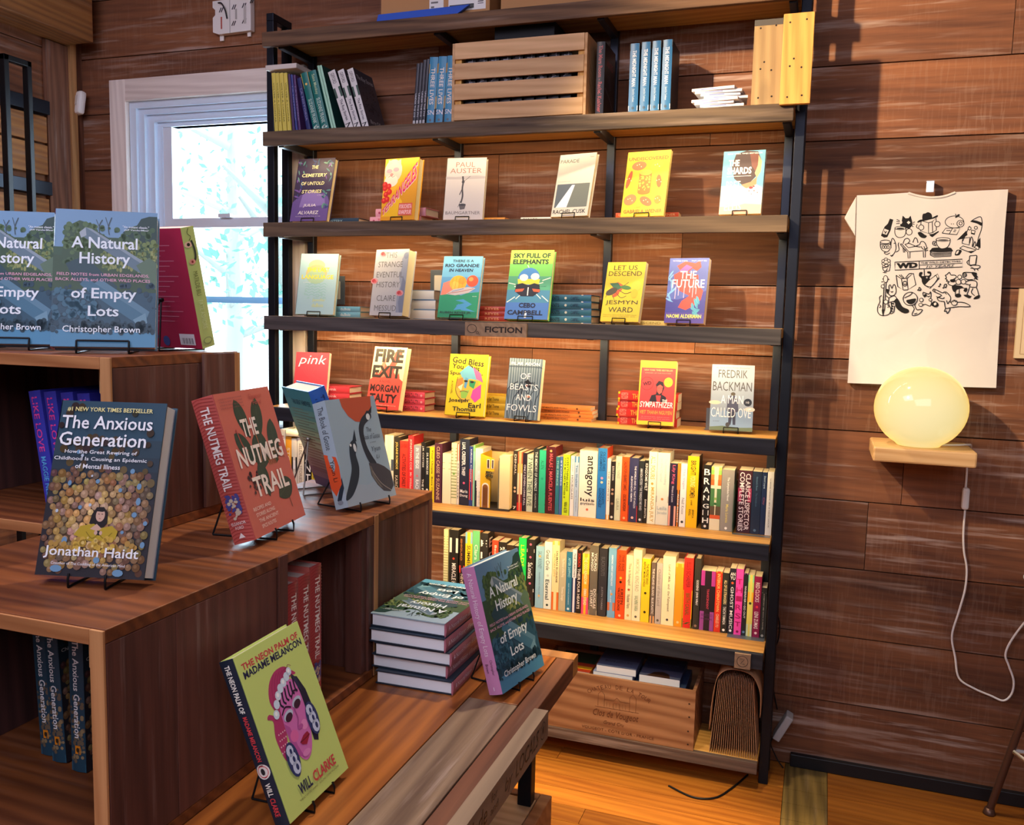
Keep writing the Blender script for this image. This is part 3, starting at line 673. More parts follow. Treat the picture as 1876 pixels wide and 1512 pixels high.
st((995, 885), (1020, 870), (1045, 848), (1065, 880), (1110, 882), (1130, 905), (1100, 930), (1060, 950)); st((995, 885), (1010, 915), (995, 925), (1020, 940), (1010, 955), (1050, 960)); fl((1055, 938), (1105, 930), (1120, 955), (1090, 968), (1062, 962)); st((1040, 955), (1030, 985), (1080, 1010), (1130, 990)); fl((1080, 1010), (1180, 1010), (1210, 1035), (1140, 1055), (1120, 1085), (1090, 1075)); ci(1155, 965, 30, 30, cw); ci(1215, 962, 28, 28, cw); ci(1170, 905, 24, 24, cw); ci(1150, 1128, 38, 24, inkT); st((1120, 1085), (1115, 1115)); st((1165, 1050), (1162, 1110)); fl((1215, 1070), (1240, 1035), (1262, 1045), (1250, 1085)); st((1205, 1035), (1240, 1045))
st((1205, 880), (1215, 852), (1270, 850), (1340, 855), (1370, 875), (1365, 905), (1340, 935)); ci(1228, 880, 24, 22); ci(1222, 880, 6, 10, inkT); ci(1238, 880, 5, 9, inkT); fl((1310, 850), (1375, 855), (1370, 880), (1392, 905), (1376, 915), (1390, 935), (1362, 930)); st((1205, 905), (1260, 935), (1330, 935)); st((1245, 960), (1300, 945), (1370, 960), (1368, 1025), (1290, 1020), (1300, 990)); st((1240, 990), (1290, 1000)); st((1290, 1022), (1270, 1080), (1262, 1120), (1310, 1140)); st((1330, 1040), (1310, 1090), (1350, 1130)); st((1368, 1025), (1390, 1085), (1400, 1130)); fl((1215, 1125), (1262, 1118), (1306, 1140), (1280, 1160)); fl((1336, 1172), (1362, 1138), (1412, 1122), (1402, 1160))
# double-bass player, wine glass, raccoon, crocodile, notes
ci(278, 930, 26, 42, cw); st((240, 925), (252, 935)); st((304, 930), (322, 935)); st((225, 965), (250, 960)); fl((244, 1370), (232, 1300), (262, 1300), (252, 1370)); st((262, 975), (240, 1310)); st((284, 975), (266, 1310)); st((262, 985), (250, 1300), wd=.0016); ci(244, 1018, 20, 20, cw); st((230, 1125), (205, 1150), (208, 1205), (185, 1255), (182, 1320), (215, 1362), (270, 1368), (320, 1350), (340, 1290), (310, 1220), (315, 1160), (270, 1120)); ci(282, 1205, 26, 24, cw); st((300, 1240), (318, 1256), (300, 1272)); st((205, 1240), (222, 1256), (202, 1276))
st((320, 1075), (318, 1015), (335, 1000), (352, 1040), (372, 1000), (392, 1005), (405, 1070), (385, 1120), (340, 1130), (315, 1110)); fl((288, 1050), (318, 1060), (312, 1110), (292, 1095)); st((338, 1080), (355, 1086), (370, 1076)); st((310, 1160), (380, 1130), (415, 1175), (380, 1195), (300, 1215)); fl((372, 1205), (412, 1160), (440, 1190), (482, 1262), (552, 1296), (556, 1330), (505, 1342), (440, 1310), (398, 1262), (390, 1215))
for k in range(4): fl((352-k*4, 1215+k*30), (382-k*6, 1220+k*30), (380-k*6, 1236+k*30), (350-k*4, 1231+k*30), smooth=False)
st((345, 1205), (350, 1280), (335, 1345), (375, 1325), (388, 1250)); ci(575, 1168, 86, 80); fl((526, 1188), (560, 1176), (640, 1164), (628, 1210), (585, 1232), (545, 1220)); st((505, 1155), (560, 1130), (600, 1100)); st((600, 1250), (622, 1290), (598, 1345), (610, 1370), (680, 1350), (720, 1302), (690, 1295), (655, 1298), (630, 1250), (640, 1222)); st((622, 1350), (660, 1340))
st((732, 1135), (728, 1092), (760, 1098), (800, 1110), (818, 1082), (825, 1130), (815, 1180), (830, 1215), (810, 1255), (760, 1235), (720, 1240)); fl((740, 1120), (768, 1108), (772, 1135), (742, 1150)); st((780, 1135), (795, 1142), (808, 1130)); ci(708, 1182, 22, 22, cw); ci(700, 1240, 24, 18, cw); ci(818, 1180, 18, 14, cw); fl((830, 1230), (860, 1195), (905, 1215), (915, 1250), (880, 1268), (840, 1255)); fl((858, 1225), (882, 1212), (890, 1235), (868, 1248), c=cw)
st((845, 1072), (855, 1050), (885, 1058), (960, 1095), (985, 1085), (1020, 1095), (1060, 1150), (1055, 1200), (1075, 1225)); st((845, 1072), (880, 1090), (950, 1125), (900, 1155), (920, 1190), (985, 1200)); st((885, 1140), (960, 1165), (985, 1150)); ci(870, 1068, 7, 7, inkT); st((990, 1095), (1015, 1110)); st((985, 1200), (1000, 1280), (1055, 1275), (1160, 1262), (1295, 1260), (1230, 1215), (1145, 1210), (1130, 1235)); st((1000, 1280), (985, 1320), (1010, 1315), (1020, 1345), (1050, 1300), (1052, 1275)); st((1010, 1185), (1025, 1225), (1045, 1195)); ci(1105, 1215, 34, 32, cw); st((1075, 1195), (1090, 1205), (1105, 1188), (1120, 1205), (1138, 1190))
for x, y in ((668, 1062), (690, 1066), (920, 1018), (970, 1036), (998, 1030)): ci(x, y, 9, 8, inkT)
st((676, 1062), (682, 1030), (702, 1045), (698, 1066)); st((928, 1018), (934, 985), (945, 1000)); st((978, 1036), (985, 1000), (1010, 992), (1006, 1030))
mb.build('front', ts)
sl = [pt(*p) for p in ((1569, 359), (1558, 378), (1547, 399), (1557, 416), (1567, 432))]
MB().prism(sl, lambda a, b, d: (a, d, b), -.028, -.010, CLOTH).build('sleeve', ts, bevel=.003)
nk = [onY(x, y, YT) for x, y in ((1664, 354), (1680, 358.5), (1700, 362), (1715, 362), (1732, 359.5), (1750, 353))]
MB().tube(spline(nk, 4), .0042, CLOTH, 8).build('collar', ts)
hz = onY(1704, 340, -.02)
o = thing('wall_clip', 'small clear metal clip fixing the T-shirt to the wall', 'clip', (hz.x, -.02, hz.z-.02))
a, b = onY(1698, 331, -.04), onY(1711, 352, -.04)
MB().box(a.x, b.x, -.038, -.0355, b.z, a.z, C('c9cdd0', .25, .5)).box(a.x, b.x, -.038, -.001, a.z-.002, a.z, C('c9cdd0', .25, .5)).build('clip', o, bevel=.001)

ls = thing('wall_shelf', 'small blond wooden wall shelf under the globe lamp', 'shelf', (.44, -.1, 1.13))
MB().box(.290, .578, -.245, -.004, 1.137, 1.184, wood('blond_shelf', 'c08c52', 'e8c088', 0, .5, rnd=.05)).build('plank', ls, bevel=.006)
MB().box(.32, .55, -.018, -.001, 1.122, 1.1365, C('8a6238', .6)).build('cleat', ls)
lp = thing('globe_lamp', 'glowing squashed white glass globe lamp on the wall shelf', 'lamp', (.42, -.14, 1.1845))
gm = N('lamp_glass'); gm.b.inputs['Base Color'].default_value = lin('6a5a3c'); gm.b.inputs['Roughness'].default_value = .08
lw = gm.n('LayerWeight'); lw.inputs[0].default_value = .35
gm.l(gm.ramp(lw.outputs['Facing'], [(.0, lin('ffefb4')), (.75, lin('ffd977')), (1.0, lin('f2a83c'))]), gm.b.inputs['Emission Color']); gm.b.inputs['Emission Strength'].default_value = .86
prof = []
for k in range(0, 25):
    th = -math.pi/2+math.pi*k/24
    rr, zz = .1345*math.cos(th), 1.304+.127*math.sin(th)
    if zz >= 1.192: prof.append((max(rr, 0), zz-1.1845))
prof = [(.045, .0008), (.062, .003)]+prof
MB().lathe((.421, -.1745, 1.1845), prof, gm.m, 48).build('globe', lp)
cpts = [onY(*p, -.012) for p in ((1772, 842), (1771, 868), (1769, 895))]
c2 = [onY(*p, -.012) for p in ((1768, 935), (1765, 975), (1766, 1010), (1771, 1042), (1768, 1080), (1757, 1120), (1744, 1165), (1750, 1205), (1757, 1243), (1785, 1262), (1815, 1275), (1838, 1284), (1853, 1272), (1857, 1248), (1848, 1220), (1842, 1200), (1852, 1175), (1876, 1142), (1905, 1110), (1940, 1090))]
st_ = [Vector((.475, -.165, 1.1895)), Vector((.54, -.13, 1.190)), Vector((.572, -.10, 1.1895)), Vector((.5835, -.07, 1.184)), Vector((.5865, -.03, 1.16))]
MB().tube(spline(st_+cpts, 5), .0034, WHITEP, 8).tube(spline(c2, 6), .0034, WHITEP, 8).build('cord', lp)
s0 = onY(1769, 914, -.018); MB().box(s0.x-.011, s0.x+.011, -.028, -.004, s0.z-.036, s0.z+.036, WHITEP).build('inline_switch', lp, bevel=.008)
pq = thing('wall_plaque', 'cream bordered plaque at the right edge beside the T-shirt', 'sign', (.82, -.01, 1.46))
p0, p1 = onY(1857, 657, -.012), onY(1864, 531, -.012); CRM = C('d9c39c', .6)
mb = MB().box(p0.x, p0.x+.30, -.018, -.003, 1.462, 1.678, CRM); 
A = Art(mb, lambda u, v, e: (p0.x+u*.30, -.018-e, 1.462+v*.216), .30, .216)
A.line([(.05, .06), (.95, .06), (.95, .94), (.05, .94)], .002, 'a8875c', smooth=False, closed=True); A.text('T', .075, .14, .26, .40, '7d7468', .03)
mb.build('panel', pq, bevel=.004)

so = thing('stool', 'brown metal stool with white rung at the lower right corner', 'stool', (.95, -.25, 0))
LEGM = C('5e4438', .35, .5)
ft = [Vector((.716, -.100, 0)), Vector((.775, -.46, 0)), Vector((1.13, -.10, 0)), Vector((1.10, -.50, 0))]
tp = [Vector((.862, -.19, .80)), Vector((.872, -.37, .80)), Vector((1.0, -.19, .80)), Vector((1.0, -.38, .80))]
ft[1] = Vector((.93, -.52, 0))
for a, b in zip(ft, tp):
    l_ = MB().tube([a+Vector((0, 0, .012)), b], .0115, LEGM, 10).build('leg', so)
    t_ = MB().lathe(a, [(0, .0005), (.019, .0005), (.018, .006), (.013, .022), (0, .022)], LEGM, 14).build('foot', l_)
    t_.matrix_parent_inverse = Matrix(); t_.location = -Vector(so['_w'])
def at_h(i, z): return ft[i].lerp(tp[i], z/.80)
MB().tube([at_h(0, .235), at_h(1, .235), at_h(3, .235), at_h(2, .235)], .007, WHITEP, 8, closed=True).build('rung', so)
seat = MB(); gr = []
for i in range(13):
    row = []
    for j in range(13):
        u, v = i/6-1, j/6-1; x = .955+.235*u*math.sqrt(1-v*v/2); yy = -.28+.21*v*math.sqrt(1-u*u/2); rr = min(1, math.hypot(u*math.sqrt(1-v*v/2), v*math.sqrt(1-u*u/2)))
        row.append((x, yy, .825-.075*max(0, rr-.72)/.28*1.0+.085*(rr**2)-.01))
    gr.append(row)
vs = [p for r_ in gr for p in r_]; seat.add(vs, [(i*13+j, (i+1)*13+j, (i+1)*13+j+1, i*13+j+1) for i in range(12) for j in range(12)], C('d5dade', .35), True)
s_ = seat.build('seat', so); so_m = s_.modifiers.new('s', 'SOLIDIFY'); so_m.thickness = .012

# ------------------------------------------------------------------ books standing face-out on wire easels
def scatter(n, seed, u0, u1, v0, v1, r0, r1, asp=.66, keep=None):
    rnd = random.Random(seed); out = []
    for _ in range(n):
        u, v = rnd.uniform(u0, u1), rnd.uniform(v0, v1)
        if keep and not keep(u, v): continue
        r = rnd.uniform(r0, r1); out.append((u, v, r, r*asp))
    return out
def leaf(A, u, v, l, wd, rot, c, vein=None):
    a = math.radians(rot); P = []
    for k in range(-6, 7):
        x = k/6; P.append((x*l/2, wd/2*(1-x*x)**.8*(1+.25*x)))
    P = P+[(x, -y) for x, y in P[::-1][1:-1]]
    A.poly([(u+(x*math.cos(a)-y*math.sin(a))/A.w, v+(x*math.sin(a)+y*math.cos(a))/A.h) for x, y in P], c)
    if vein: A.line([(u-l*.5*math.cos(a)/A.w, v-l*.5*math.sin(a)/A.h), (u+l*.45*math.cos(a)/A.w, v+l*.45*math.sin(a)/A.h)], .0008, vein)
def art_cemetery(A):
    rnd = random.Random(3)
    A.poly([(0, 0), (1, 0), (1, .30), (.93, .40), (.80, .45), (.66, .43), (.58, .48), (.46, .50), (.36, .44), (.20, .42), (.10, .36), (0, .30)], '6b5596')
    A.poly([(.25, .42), (.36, .46), (.46, .50), (.58, .47), (.70, .44), (.86, .38), (.9, .25), (.2, .22)], '8b76b8')
    for k in range(46):
        s = rnd.choice((0, 1, 2)); u, v = (rnd.uniform(0, .2), rnd.uniform(.3, 1)) if s == 0 else (rnd.uniform(.82, 1), rnd.uniform(.2, 1)) if s == 1 else (rnd.uniform(0, 1), rnd.uniform(.88, .99))
        leaf(A, min(max(u, .06), .94), min(max(v, .04), .96), rnd.uniform(.014, .026), rnd.uniform(.004, .008), rnd.uniform(0, 180), rnd.choice(('4f7f83', '35616b', '6b9a8c', '7a5aa0', '3b4c80')))
    for t, u0, u1, v in (('THE', .40, .58, .83), ('CEMETERY', .16, .84, .70), ('OF UNTOLD', .17, .80, .57), ('STORIES', .22, .76, .44)): A.text(t, u0, u1, v, v+.055, 'f4eeb0', .018, .12)
    A.text('JULIA', .31, .66, .215, .27, 'efe6e6', .015, .1); A.text('ALVAREZ', .2, .76, .105, .16, 'efe6e6', .015, .1); A.text('AUTHOR OF IN THE TIME OF THE', .14, .82, .065, .08, 'cfc4d8', 0); A.text('a novel', .66, .82, .40, .42, 'cfc4d8', 0, .2)
def art_tehran(A):
    A.poly([(0, 0), (0, .10), (1, .98), (1, 0)], 'd99a1c'); A.poly([(0, .22), (0, 1), (.98, 1), (1, .98)], 'f0b52a')
    A.poly([(.02, .06), (.60, .06), (.60, .30), (.45, .42)], 'f0c020')
    A.ell(.26, .80, .26, .19, 'f4c9b8'); A.poly([(.06, .86), (.10, .99), (.22, .93)], 'f0bfae'); A.poly([(.34, .95), (.46, .99), (.48, .86)], 'f0bfae'); A.ell(.22, .64, .20, .10, 'f7dccc')
    A.ell(.14, .80, .085, .035, 'b9a3ad'); A.ell(.34, .82, .085, .035, 'b9a3ad'); A.ell(.22, .74, .05, .025, 'd98f8a'); A.line([(.12, .70), (.20, .72), (.25, .70), (.32, .72)], .0015, '8a4a44')
    for u, v in ((.06, .52), (.17, .55), (.10, .42), (.2, .46), (.06, .32), (.15, .34), (.05, .58)): A.ell(u, v, .075, .048, 'cf2320'); A.ell(u-.015, v+.01, .03, .02, 'ee5048')
    g_, fs, asp = glyphs('TEHRANGELES', .02)
    out = []
    for x, y in g_:
        hh = .10+.17*x; out.append((.04+x*.92+y*.0, .06+x*.60+hh*y*1.05))
    A._put([(u+.012, v-.010) for u, v in out], fs, 'f6d6c4'); A._put(out, fs, 'd6216a')
    A.rect(.52, .07, .92, .27, 'd6604a'); A.text('POROCHISTA', .54, .90, .18, .25, 'f5cfd6', .02); A.text('KHAKPOUR', .54, .90, .09, .16, 'f5cfd6', .02)
def art_auster(A):
    A.text('PAUL', .24, .72, .85, .93, 'a3705a', -.004); A.text('AUSTER', .10, .90, .75, .83, 'a3705a', -.004)
    A.poly([(0, .655), (0, .70), (.25, .69), (.5, .705), (.8, .71), (1, .695), (1, .66), (.5, .65)], 'b5b0ae')
    A.line([(.43, .70), (.45, .60), (.44, .50), (.46, .38), (.43, .27)], .006, '3c3834'); A.line([(.44, .60), (.62, .70)], .0015, '4c4844'); A.ell(.45, .61, .035, .03, '3a3634'); A.line([(.44, .5), (.38, .40)], .003, '3a3634')
    A.line([(.42, .30), (.36, .20)], .0016, '4c4844'); A.poly([(.38, .24), (.56, .24), (.53, .17), (.42, .16)], '57514c'); A.ell(.47, .24, .09, .018, '2f2c2a')
    A.text('BAUMGARTNER', .06, .93, .085, .135, '6f675f', -.002); A.text('A NOVEL', .38, .58, .045, .06, '8a827a', 0)
def art_parade(A):
    A.text('PARADE', .05, .56, .86, .915, '4a4a4a', .0); A.text('Faber', .84, .95, .93, .95, '77716a', 0); A.rect(.06, .145, .94, .52, '566069'); A.poly([(.10, .145), (.40, .145), (.54, .50), (.46, .50)], 'dfe3e6'); A.poly([(.40, .145), (.94, .145), (.94, .52), (.55, .52)], '6b716b')
    A.text('a novel by the author of outline', .06, .40, .55, .57, 'a29c92', 0); A.text('RACHEL CUSK', .05, .93, .045, .11, '2e2c2a', .012)
def art_undisc(A):
    A.text('UNDISCOVERED', .04, .96, .86, .915, 'a85a10', .03)
    for u, v, a, b, r, c in ((.30, .78, .17, .07, 5, 'b0703a'), (.72, .77, .15, .07, 15, '9cb41c'), (.10, .57, .05, .14, -12, 'c04a10'), (.80, .53, .06, .10, 8, 'c85a14'), (.18, .26, .15, .08, 25, 'b87844'), (.55, .23, .16, .06, -32, 'b46a34'), (.82, .25, .08, .065, 0, '9c8414')):
        A.ell(u, v, a, b, c, r); A.many([(u-.05, v+.01, .012, .008), (u+.05, v-.015, .012, .008), (u, v+.02, .012, .008)], 'f2e2a8')
    A.rect(.33, .37, .62, .67, 'd46c0a'); A.ell(.475, .67, .145, .045, 'f4b63a'); A.ell(.475, .37, .145, .035, 'd46c0a'); A.many(scatter(26, 5, .36, .59, .40, .62, .012, .026, .7), 'f6c53c')
    A.text('a novel', .30, .44, .135, .155, 'b8952a', 0, .2); A.text('GABRIELA WIENER', .06, .95, .05, .105, '946410', .015)
def art_shards(A):
    A.rect(0, .45, 1, 1, '62a2ba'); A.poly([(0, 0), (1, 0), (1, .14), (.5, .18), (0, .12)], 'e0b49a'); A.rect(0, .12, .35, .45, '9fb4b8')
    A.poly([(.30, .95), (.55, 1), (.82, .98), (.90, .86), (.86, .62), (.70, .50), (.50, .46), (.30, .56), (.22, .76)], '3a2623'); A.poly([(.62, .98), (.82, .95), (.90, .80), (.80, .66), (.70, .75)], '6a3a2c')
    A.poly([(.84, .92), (.93, .82), (.92, .66), (.84, .56), (.78, .64), (.84, .76)], 'dc9c74'); A.poly([(.48, .46), (.70, .50), (.84, .58), (.84, .45), (.6, .40)], 'c57f58')
    A.poly([(.30, .46), (.48, .44), (.62, .40), (.84, .46), (1, .40), (1, .14), (.6, .16), (.34, .12)], 'b8c2c0')
    A.many([(.72, .41, .05, .02), (.78, .43, .03, .012), (.68, .36, .012, .008), (.80, .36, .014, .01), (.88, .33, .012, .008), (.74, .31, .01, .007)], 'a3202a')
    A.text('NEW YORK TIMES BESTSELLER', .10, .93, .945, .965, 'eef2f2', 0); A.text('THE', .14, .40, .76, .86, 'f6f4f0', .03); A.text('SHARDS', .12, .70, .63, .74, 'f6f4f0', .03); A.rect(.12, .595, .70, .60, 'f6f4f0')
    A.text('BRET', .12, .46, .40, .52, 'eef0ee', 0); A.text('EASTON', .12, .66, .23, .35, 'eef0ee', 0); A.text('ELLIS', .12, .52, .055, .175, 'eef0ee', 0)
def art_language(A):
    A.ell(.45, .80, .22, .10, 'a9cf96'); A.ell(.46, .68, .28, .14, 'cdbf86'); A.ell(.46, .62, .25, .12, 'a8c9a4')
    for k in range(5): A.line([(.2+.05*j, .50-.045*k+.012*math.sin(j*2.1)) for j in range(12)], .0016, '8ec4b4')
    A.many(scatter(40, 9, .15, .78, .26, .48, .012, .03, .5), '9fcac4')
    A.text('THE LAST', .20, .80, .70, .77, 'f4e41c', .02); A.text('LANGUAGE', .08, .92, .58, .65, 'f4e41c', .02); A.text('a novel', .14, .32, .515, .535, 'e8e8d8', 0)
    A.text('Jennifer', .42, .76, .20, .26, 'd9dc6a', 0); A.text('duBois', .42, .72, .12, .18, 'd9dc6a', 0)
def art_strange(A):
    A.poly([(1, .05), (1, .96), (.92, .95), (.82, .85), (.84, .72), (.78, .60), (.86, .45), (.78, .30), (.80, .05)], '9aa3b4'); A.poly([(1, .5), (.90, .6), (.88, .45), (.84, .2), (.9, .05), (1, .05)], '7f8aa0'); A.ell(.93, .9, .07, .05, '8690a6')
    for u, v in ((.24, .93), (.05, .52), (.86, .34)): A.ell(u, v, .11, .045, 'dc9aa0'); A.ell(u-.02, v+.005, .06, .028, 'c8484e'); A.ell(u+.03, v-.008, .035, .018, 'd8666a')
    for t, u0, u1, v in (('THIS', .33, .66, .87), ('STRANGE', .12, .86, .73), ('EVENTFUL', .10, .90, .575), ('HISTORY', .13, .83, .425), ('CLAIRE', .18, .75, .22), ('MESSUD', .14, .80, .07)): A.text(t, u0, u1, v, v+.085, '70706c', -.006)
def art_rio(A):
    A.rect(0, .62, 1, 1, '6db6dc'); A.rect(0, .42, 1, .66, '5a9fd0'); A.poly([(0, 0), (1, 0), (1, .42), (.7, .40), (.55, .36), (.3, .40), (0, .36)], '1f9a6a'); A.poly([(0, 0), (1, 0), (1, .10), (0, .09)], '12885a')
    A.poly([(.42, .28), (.62, .30), (.85, .22), (.70, .16), (.95, .10), (.60, .12), (.45, .20), (.66, .24)], '4aa3d6'); A.poly([(.50, .22), (.72, .20), (.60, .14), (.40, .12)], '4aa3d6')
    A.poly([(.02, .36), (.06, .56), (.22, .60), (.34, .46), (.22, .38)], 'e88a70'); A.ell(.44, .56, .22, .125, 'f0b62a'); A.ell(.36, .52, .10, .07, 'f4c84a'); A.ell(.54, .60, .10, .06, 'e8a020'); A.ell(.80, .595, .15, .095, 'e8582a', -8); A.ell(.76, .625, .06, .035, 'f09a48')
    for k in range(4): A.line([(.28+.09*k, .46), (.30+.09*k, .66)], .0012, 'c98a18')
    A.poly([(.16, .38), (.34, .46), (.72, .50), (.90, .48), (.72, .40), (.40, .36)], 'cfc6c2'); A.line([(.2, .39), (.5, .42), (.85, .47)], .002, 'b25a4a'); A.line([(.3, .42), (.6, .47)], .002, '5a80b0')
    A.text('THERE IS A', .24, .78, .90, .945, '17233a', .02); A.text('RIO GRANDE', .06, .93, .82, .875, '17233a', .03); A.text('IN HEAVEN', .17, .79, .745, .795, '17233a', .03, .15)
    A.text('RUBEN REYES JR.', .06, .86, .055, .10, '13402c', .03); A.text('stories', .84, .95, .34, .355, 'dff0e4', 0)
def art_sky(A):
    A.rect(0, .78, 1, 1, '8fd04a'); A.rect(0, .60, 1, .80, '6cbc58'); A.rect(0, .40, 1, .62, '4f9f7a'); A.rect(0, .22, 1, .42, '4585a4'); A.rect(0, 0, 1, .24, '4676bb')
    for P in (((.42, .78), (.50, .70), (.47, .69), (.56, .62)), ((.98, .60), (.80, .56), (.82, .53), (.62, .50)), ((.98, .26), (.82, .34), (.80, .30), (.66, .38)), ((.02, .24), (.20, .32), (.22, .29), (.34, .36)), ((.02, .52), (.18, .50), (.16, .47), (.32, .46))): A.line(P, .003, 'e9f2df', smooth=False)
    A.ell(.48, .58, .26, .165, '3f80c4'); A.poly([(.22, .58), (.74, .58), (.72, .50), (.24, .50)], 'e8dd3c'); A.ell(.36, .60, .10, .05, 'f2f2ee'); A.ell(.62, .615, .10, .05, 'f2f2ee')
    A.poly([(.18, .40), (.20, .50), (.34, .52), (.48, .49), (.62, .52), (.74, .50), (.77, .40), (.62, .33), (.34, .33)], '17181c'); A.poly([(.20, .43), (.40, .44), (.36, .40), (.19, .39)], 'e0582a'); A.poly([(.58, .44), (.76, .43), (.76, .39), (.62, .40)], 'e0582a'); A.poly([(.36, .33), (.62, .33), (.56, .49), (.42, .49)], '17181c'); A.rect(.475, .34, .50, .46, 'e8e8e0'); A.rect(.46, .02, .51, .12, 'dfe6f0')
    A.text('SKY FULL OF', .07, .93, .885, .955, '12161a', .035); A.text('ELEPHANTS', .07, .90, .795, .865, '12161a', .035); A.text('CEBO', .31, .70, .165, .235, '0e1420', .035); A.text('CAMPBELL', .06, .88, .06, .13, '0e1420', .035); A.text('a novel', .74, .90, .47, .485, '1c2a2a', 0, .2)
def art_descend(A):
    A.text('LET US', .18, .80, .865, .945, '47440e', .004); A.text('DESCEND', .06, .93, .765, .845, '47440e', .004)
    A.poly([(.02, .68), (.14, .62), (.34, .66), (.52, .60), (.44, .50), (.22, .46), (.05, .50), (.22, .58)], 'c8603a'); A.poly([(.12, .64), (.34, .65), (.46, .56), (.30, .52)], '3f6a4a'); A.ell(.20, .50, .16, .055, '4a4630', 25); A.ell(.56, .57, .14, .035, '4f7a3c', -8); A.ell(.32, .45, .10, .03, 'cc5a2e', 35)
    for P in (((.3, .5), (.46, .40), (.60, .43)), ((.2, .48), (.30, .36)), ((.1, .5), (.06, .40)), ((.5, .6), (.62, .66)), ((.36, .54), (.56, .47), (.72, .50))): A.line(P, .0016, '4a4028')
    A.ell(.83, .60, .13, .085, 'e0c03a'); A.ell(.80, .47, .09, .075, 'e8b428')
    A.text('JESMYN', .08, .92, .27, .355, '34340e', 0); A.text('WARD', .18, .82, .155, .24, '34340e', 0); A.text('Two-Time National Book Award winner', .06, .94, .105, .12, '7a742c', 0); A.text('author of SING, UNBURIED, SING', .06, .90, .075, .09, '7a742c', 0)
def art_future(A):
    A.poly([(0, 0), (1, 0), (1, .5), (.6, .42), (.3, .36), (0, .36)], '3a3a96'); A.rect(0, 0, 1, .16, '51409a')
    A.poly([(.18, .62), (.14, .74), (.30, .80), (.20, .88), (.40, .95), (.66, .92), (.78, .96), (.82, .86), (.72, .80), (.60, .84), (.50, .78), (.76, .74), (.80, .58), (.92, .50), (.88, .36), (.70, .26), (.52, .20), (.32, .24), (.40, .34), (.58, .42), (.30, .50)], 'dc4a3a'); A.poly([(.26, .80), (.44, .90), (.60, .86), (.40, .76)], '8a5ab0')
    rnd = random.Random(8)
    for k in range(9): leaf(A, rnd.uniform(.06, .16), .35+.05*k, .03, .006, rnd.uniform(20, 160), '7ab4e0')
    for k in range(7): leaf(A, rnd.uniform(.68, .94), .14+.035*k, .032, .009, rnd.uniform(20, 160), '54b4c8', '3a3a96')
    for u in (.22, .30, .44, .58, .66, .74): A.line([(u, .56), (u, .36+.06*((u*10) % 2))], .0022, 'f0c4d8')
    A.text('THE', .30, .72, .68, .80, 'f0d4e4', .02); A.text('FUTURE', .12, .94, .54, .67, 'f0d4e4', .02); A.text('THE WORLD IS YOURS', .08, .46, .945, .965, 'e8e4f4', 0); A.text('WHAT A RIDE IT WAS', .56, .94, .945, .965, 'e8e4f4', 0); A.text('NAOMI ALDERMAN', .05, .93, .075, .135, 'f0ee70', .02)
def art_pink(A):
    A.text('pink', .09, .92, .72, .95, 'f7e9ea', -.005, .25)
    for k in range(5): A.line([(.2+.1*k, .70), (.35+.05*k, .58), (.5+.08*k, .48)], .0008, 'e0525a')
    A.text('SCHWARTZ', .1, .62, .38, .41, 'f0b8ba', 0); A.text('STORIES', .06, .6, .06, .13, 'f7e9ea', 0, .2)
def art_fire(A):
    A.poly([(0, 0), (1, 0), (1, .46), (.90, .50), (.86, .60), (.80, .52), (.70, .60), (.76, .78), (.88, .90), (.80, .98), (.66, .92), (.60, .78), (.50, .66), (.40, .74), (.30, .84), (.36, .70), (.24, .56), (.16, .60), (.12, .52), (0, .46)], 'df5145'); A.poly([(.30, .72), (.42, .84), (.40, .62), (.52, .54), (.34, .50)], 'ea7a62'); A.poly([(.68, .66), (.82, .80), (.72, .84), (.86, .94), (.74, .90)], 'e8604c')
    A.text('FIRE', .07, .93, .75, .965, '38332e', .045); A.text('EXIT', .05, .93, .50, .70, '38332e', .045); A.text('A NOVEL', .30, .64, .425, .465, '6a3a34', .02); A.text('MORGAN', .05, .93, .275, .395, '3a2a28', .04); A.text('TALTY', .07, .90, .105, .245, '3a2a28', .045); A.text('author of Night of the Living', .1, .9, .055, .075, 'f0d0b4', 0)
def art_god(A):
    A.text('God Bless', .08, .90, .83, .93, '1c1a10', .02, 0, -6); A.text('You, Otis', .08, .80, .73, .83, '1c1a10', .02, 0, -5); A.text('Spunkmeyer', .04, .90, .63, .71, '1c1a10', .015, 0, -3)
    A.ell(.52, .47, .30, .24, 'e0b23a'); A.poly([(.30, .70), (.50, .82), (.72, .74), (.80, .58), (.60, .60), (.40, .58)], '6fb4c4'); A.poly([(.62, .80), (.84, .70), (.92, .55), (.74, .60)], 'd86a9a'); A.poly([(.68, .42), (.88, .52), (.90, .30), (.76, .22), (.64, .30)], 'cc4a9a'); A.poly([(.24, .58), (.40, .62), (.42, .46), (.26, .44)], 'e8853a'); A.poly([(.36, .40), (.60, .42), (.52, .28), (.40, .28)], '8ab84a'); A.poly([(.56, .58), (.74, .56), (.70, .44), (.58, .48)], '3a9a5a'); A.poly([(.28, .46), (.42, .52), (.38, .40)], 'e4d8a0'); A.poly([(.46, .62), (.54, .60), (.50, .44), (.44, .46)], '5a9ac0'); A.ell(.48, .56, .05, .018, '2a2620'); A.ell(.64, .55, .05, .018, '2a2620'); A.line([(.34, .38), (.44, .40), (.56, .38)], .002, '7a2a2a'); A.line([(.26, .62), (.24, .40), (.40, .26), (.62, .26)], .002, '4a3a1c')
    A.text('Joseph', .08, .58, .20, .275, '1c1a10', .02); A.text('Earl', .60, .92, .13, .21, '1c1a10', .02); A.text('Thomas', .20, .80, .07, .14, '1c1a10', .02); A.down('A NOVEL', .11, .155, .56, .34, '1c1a10', 0)
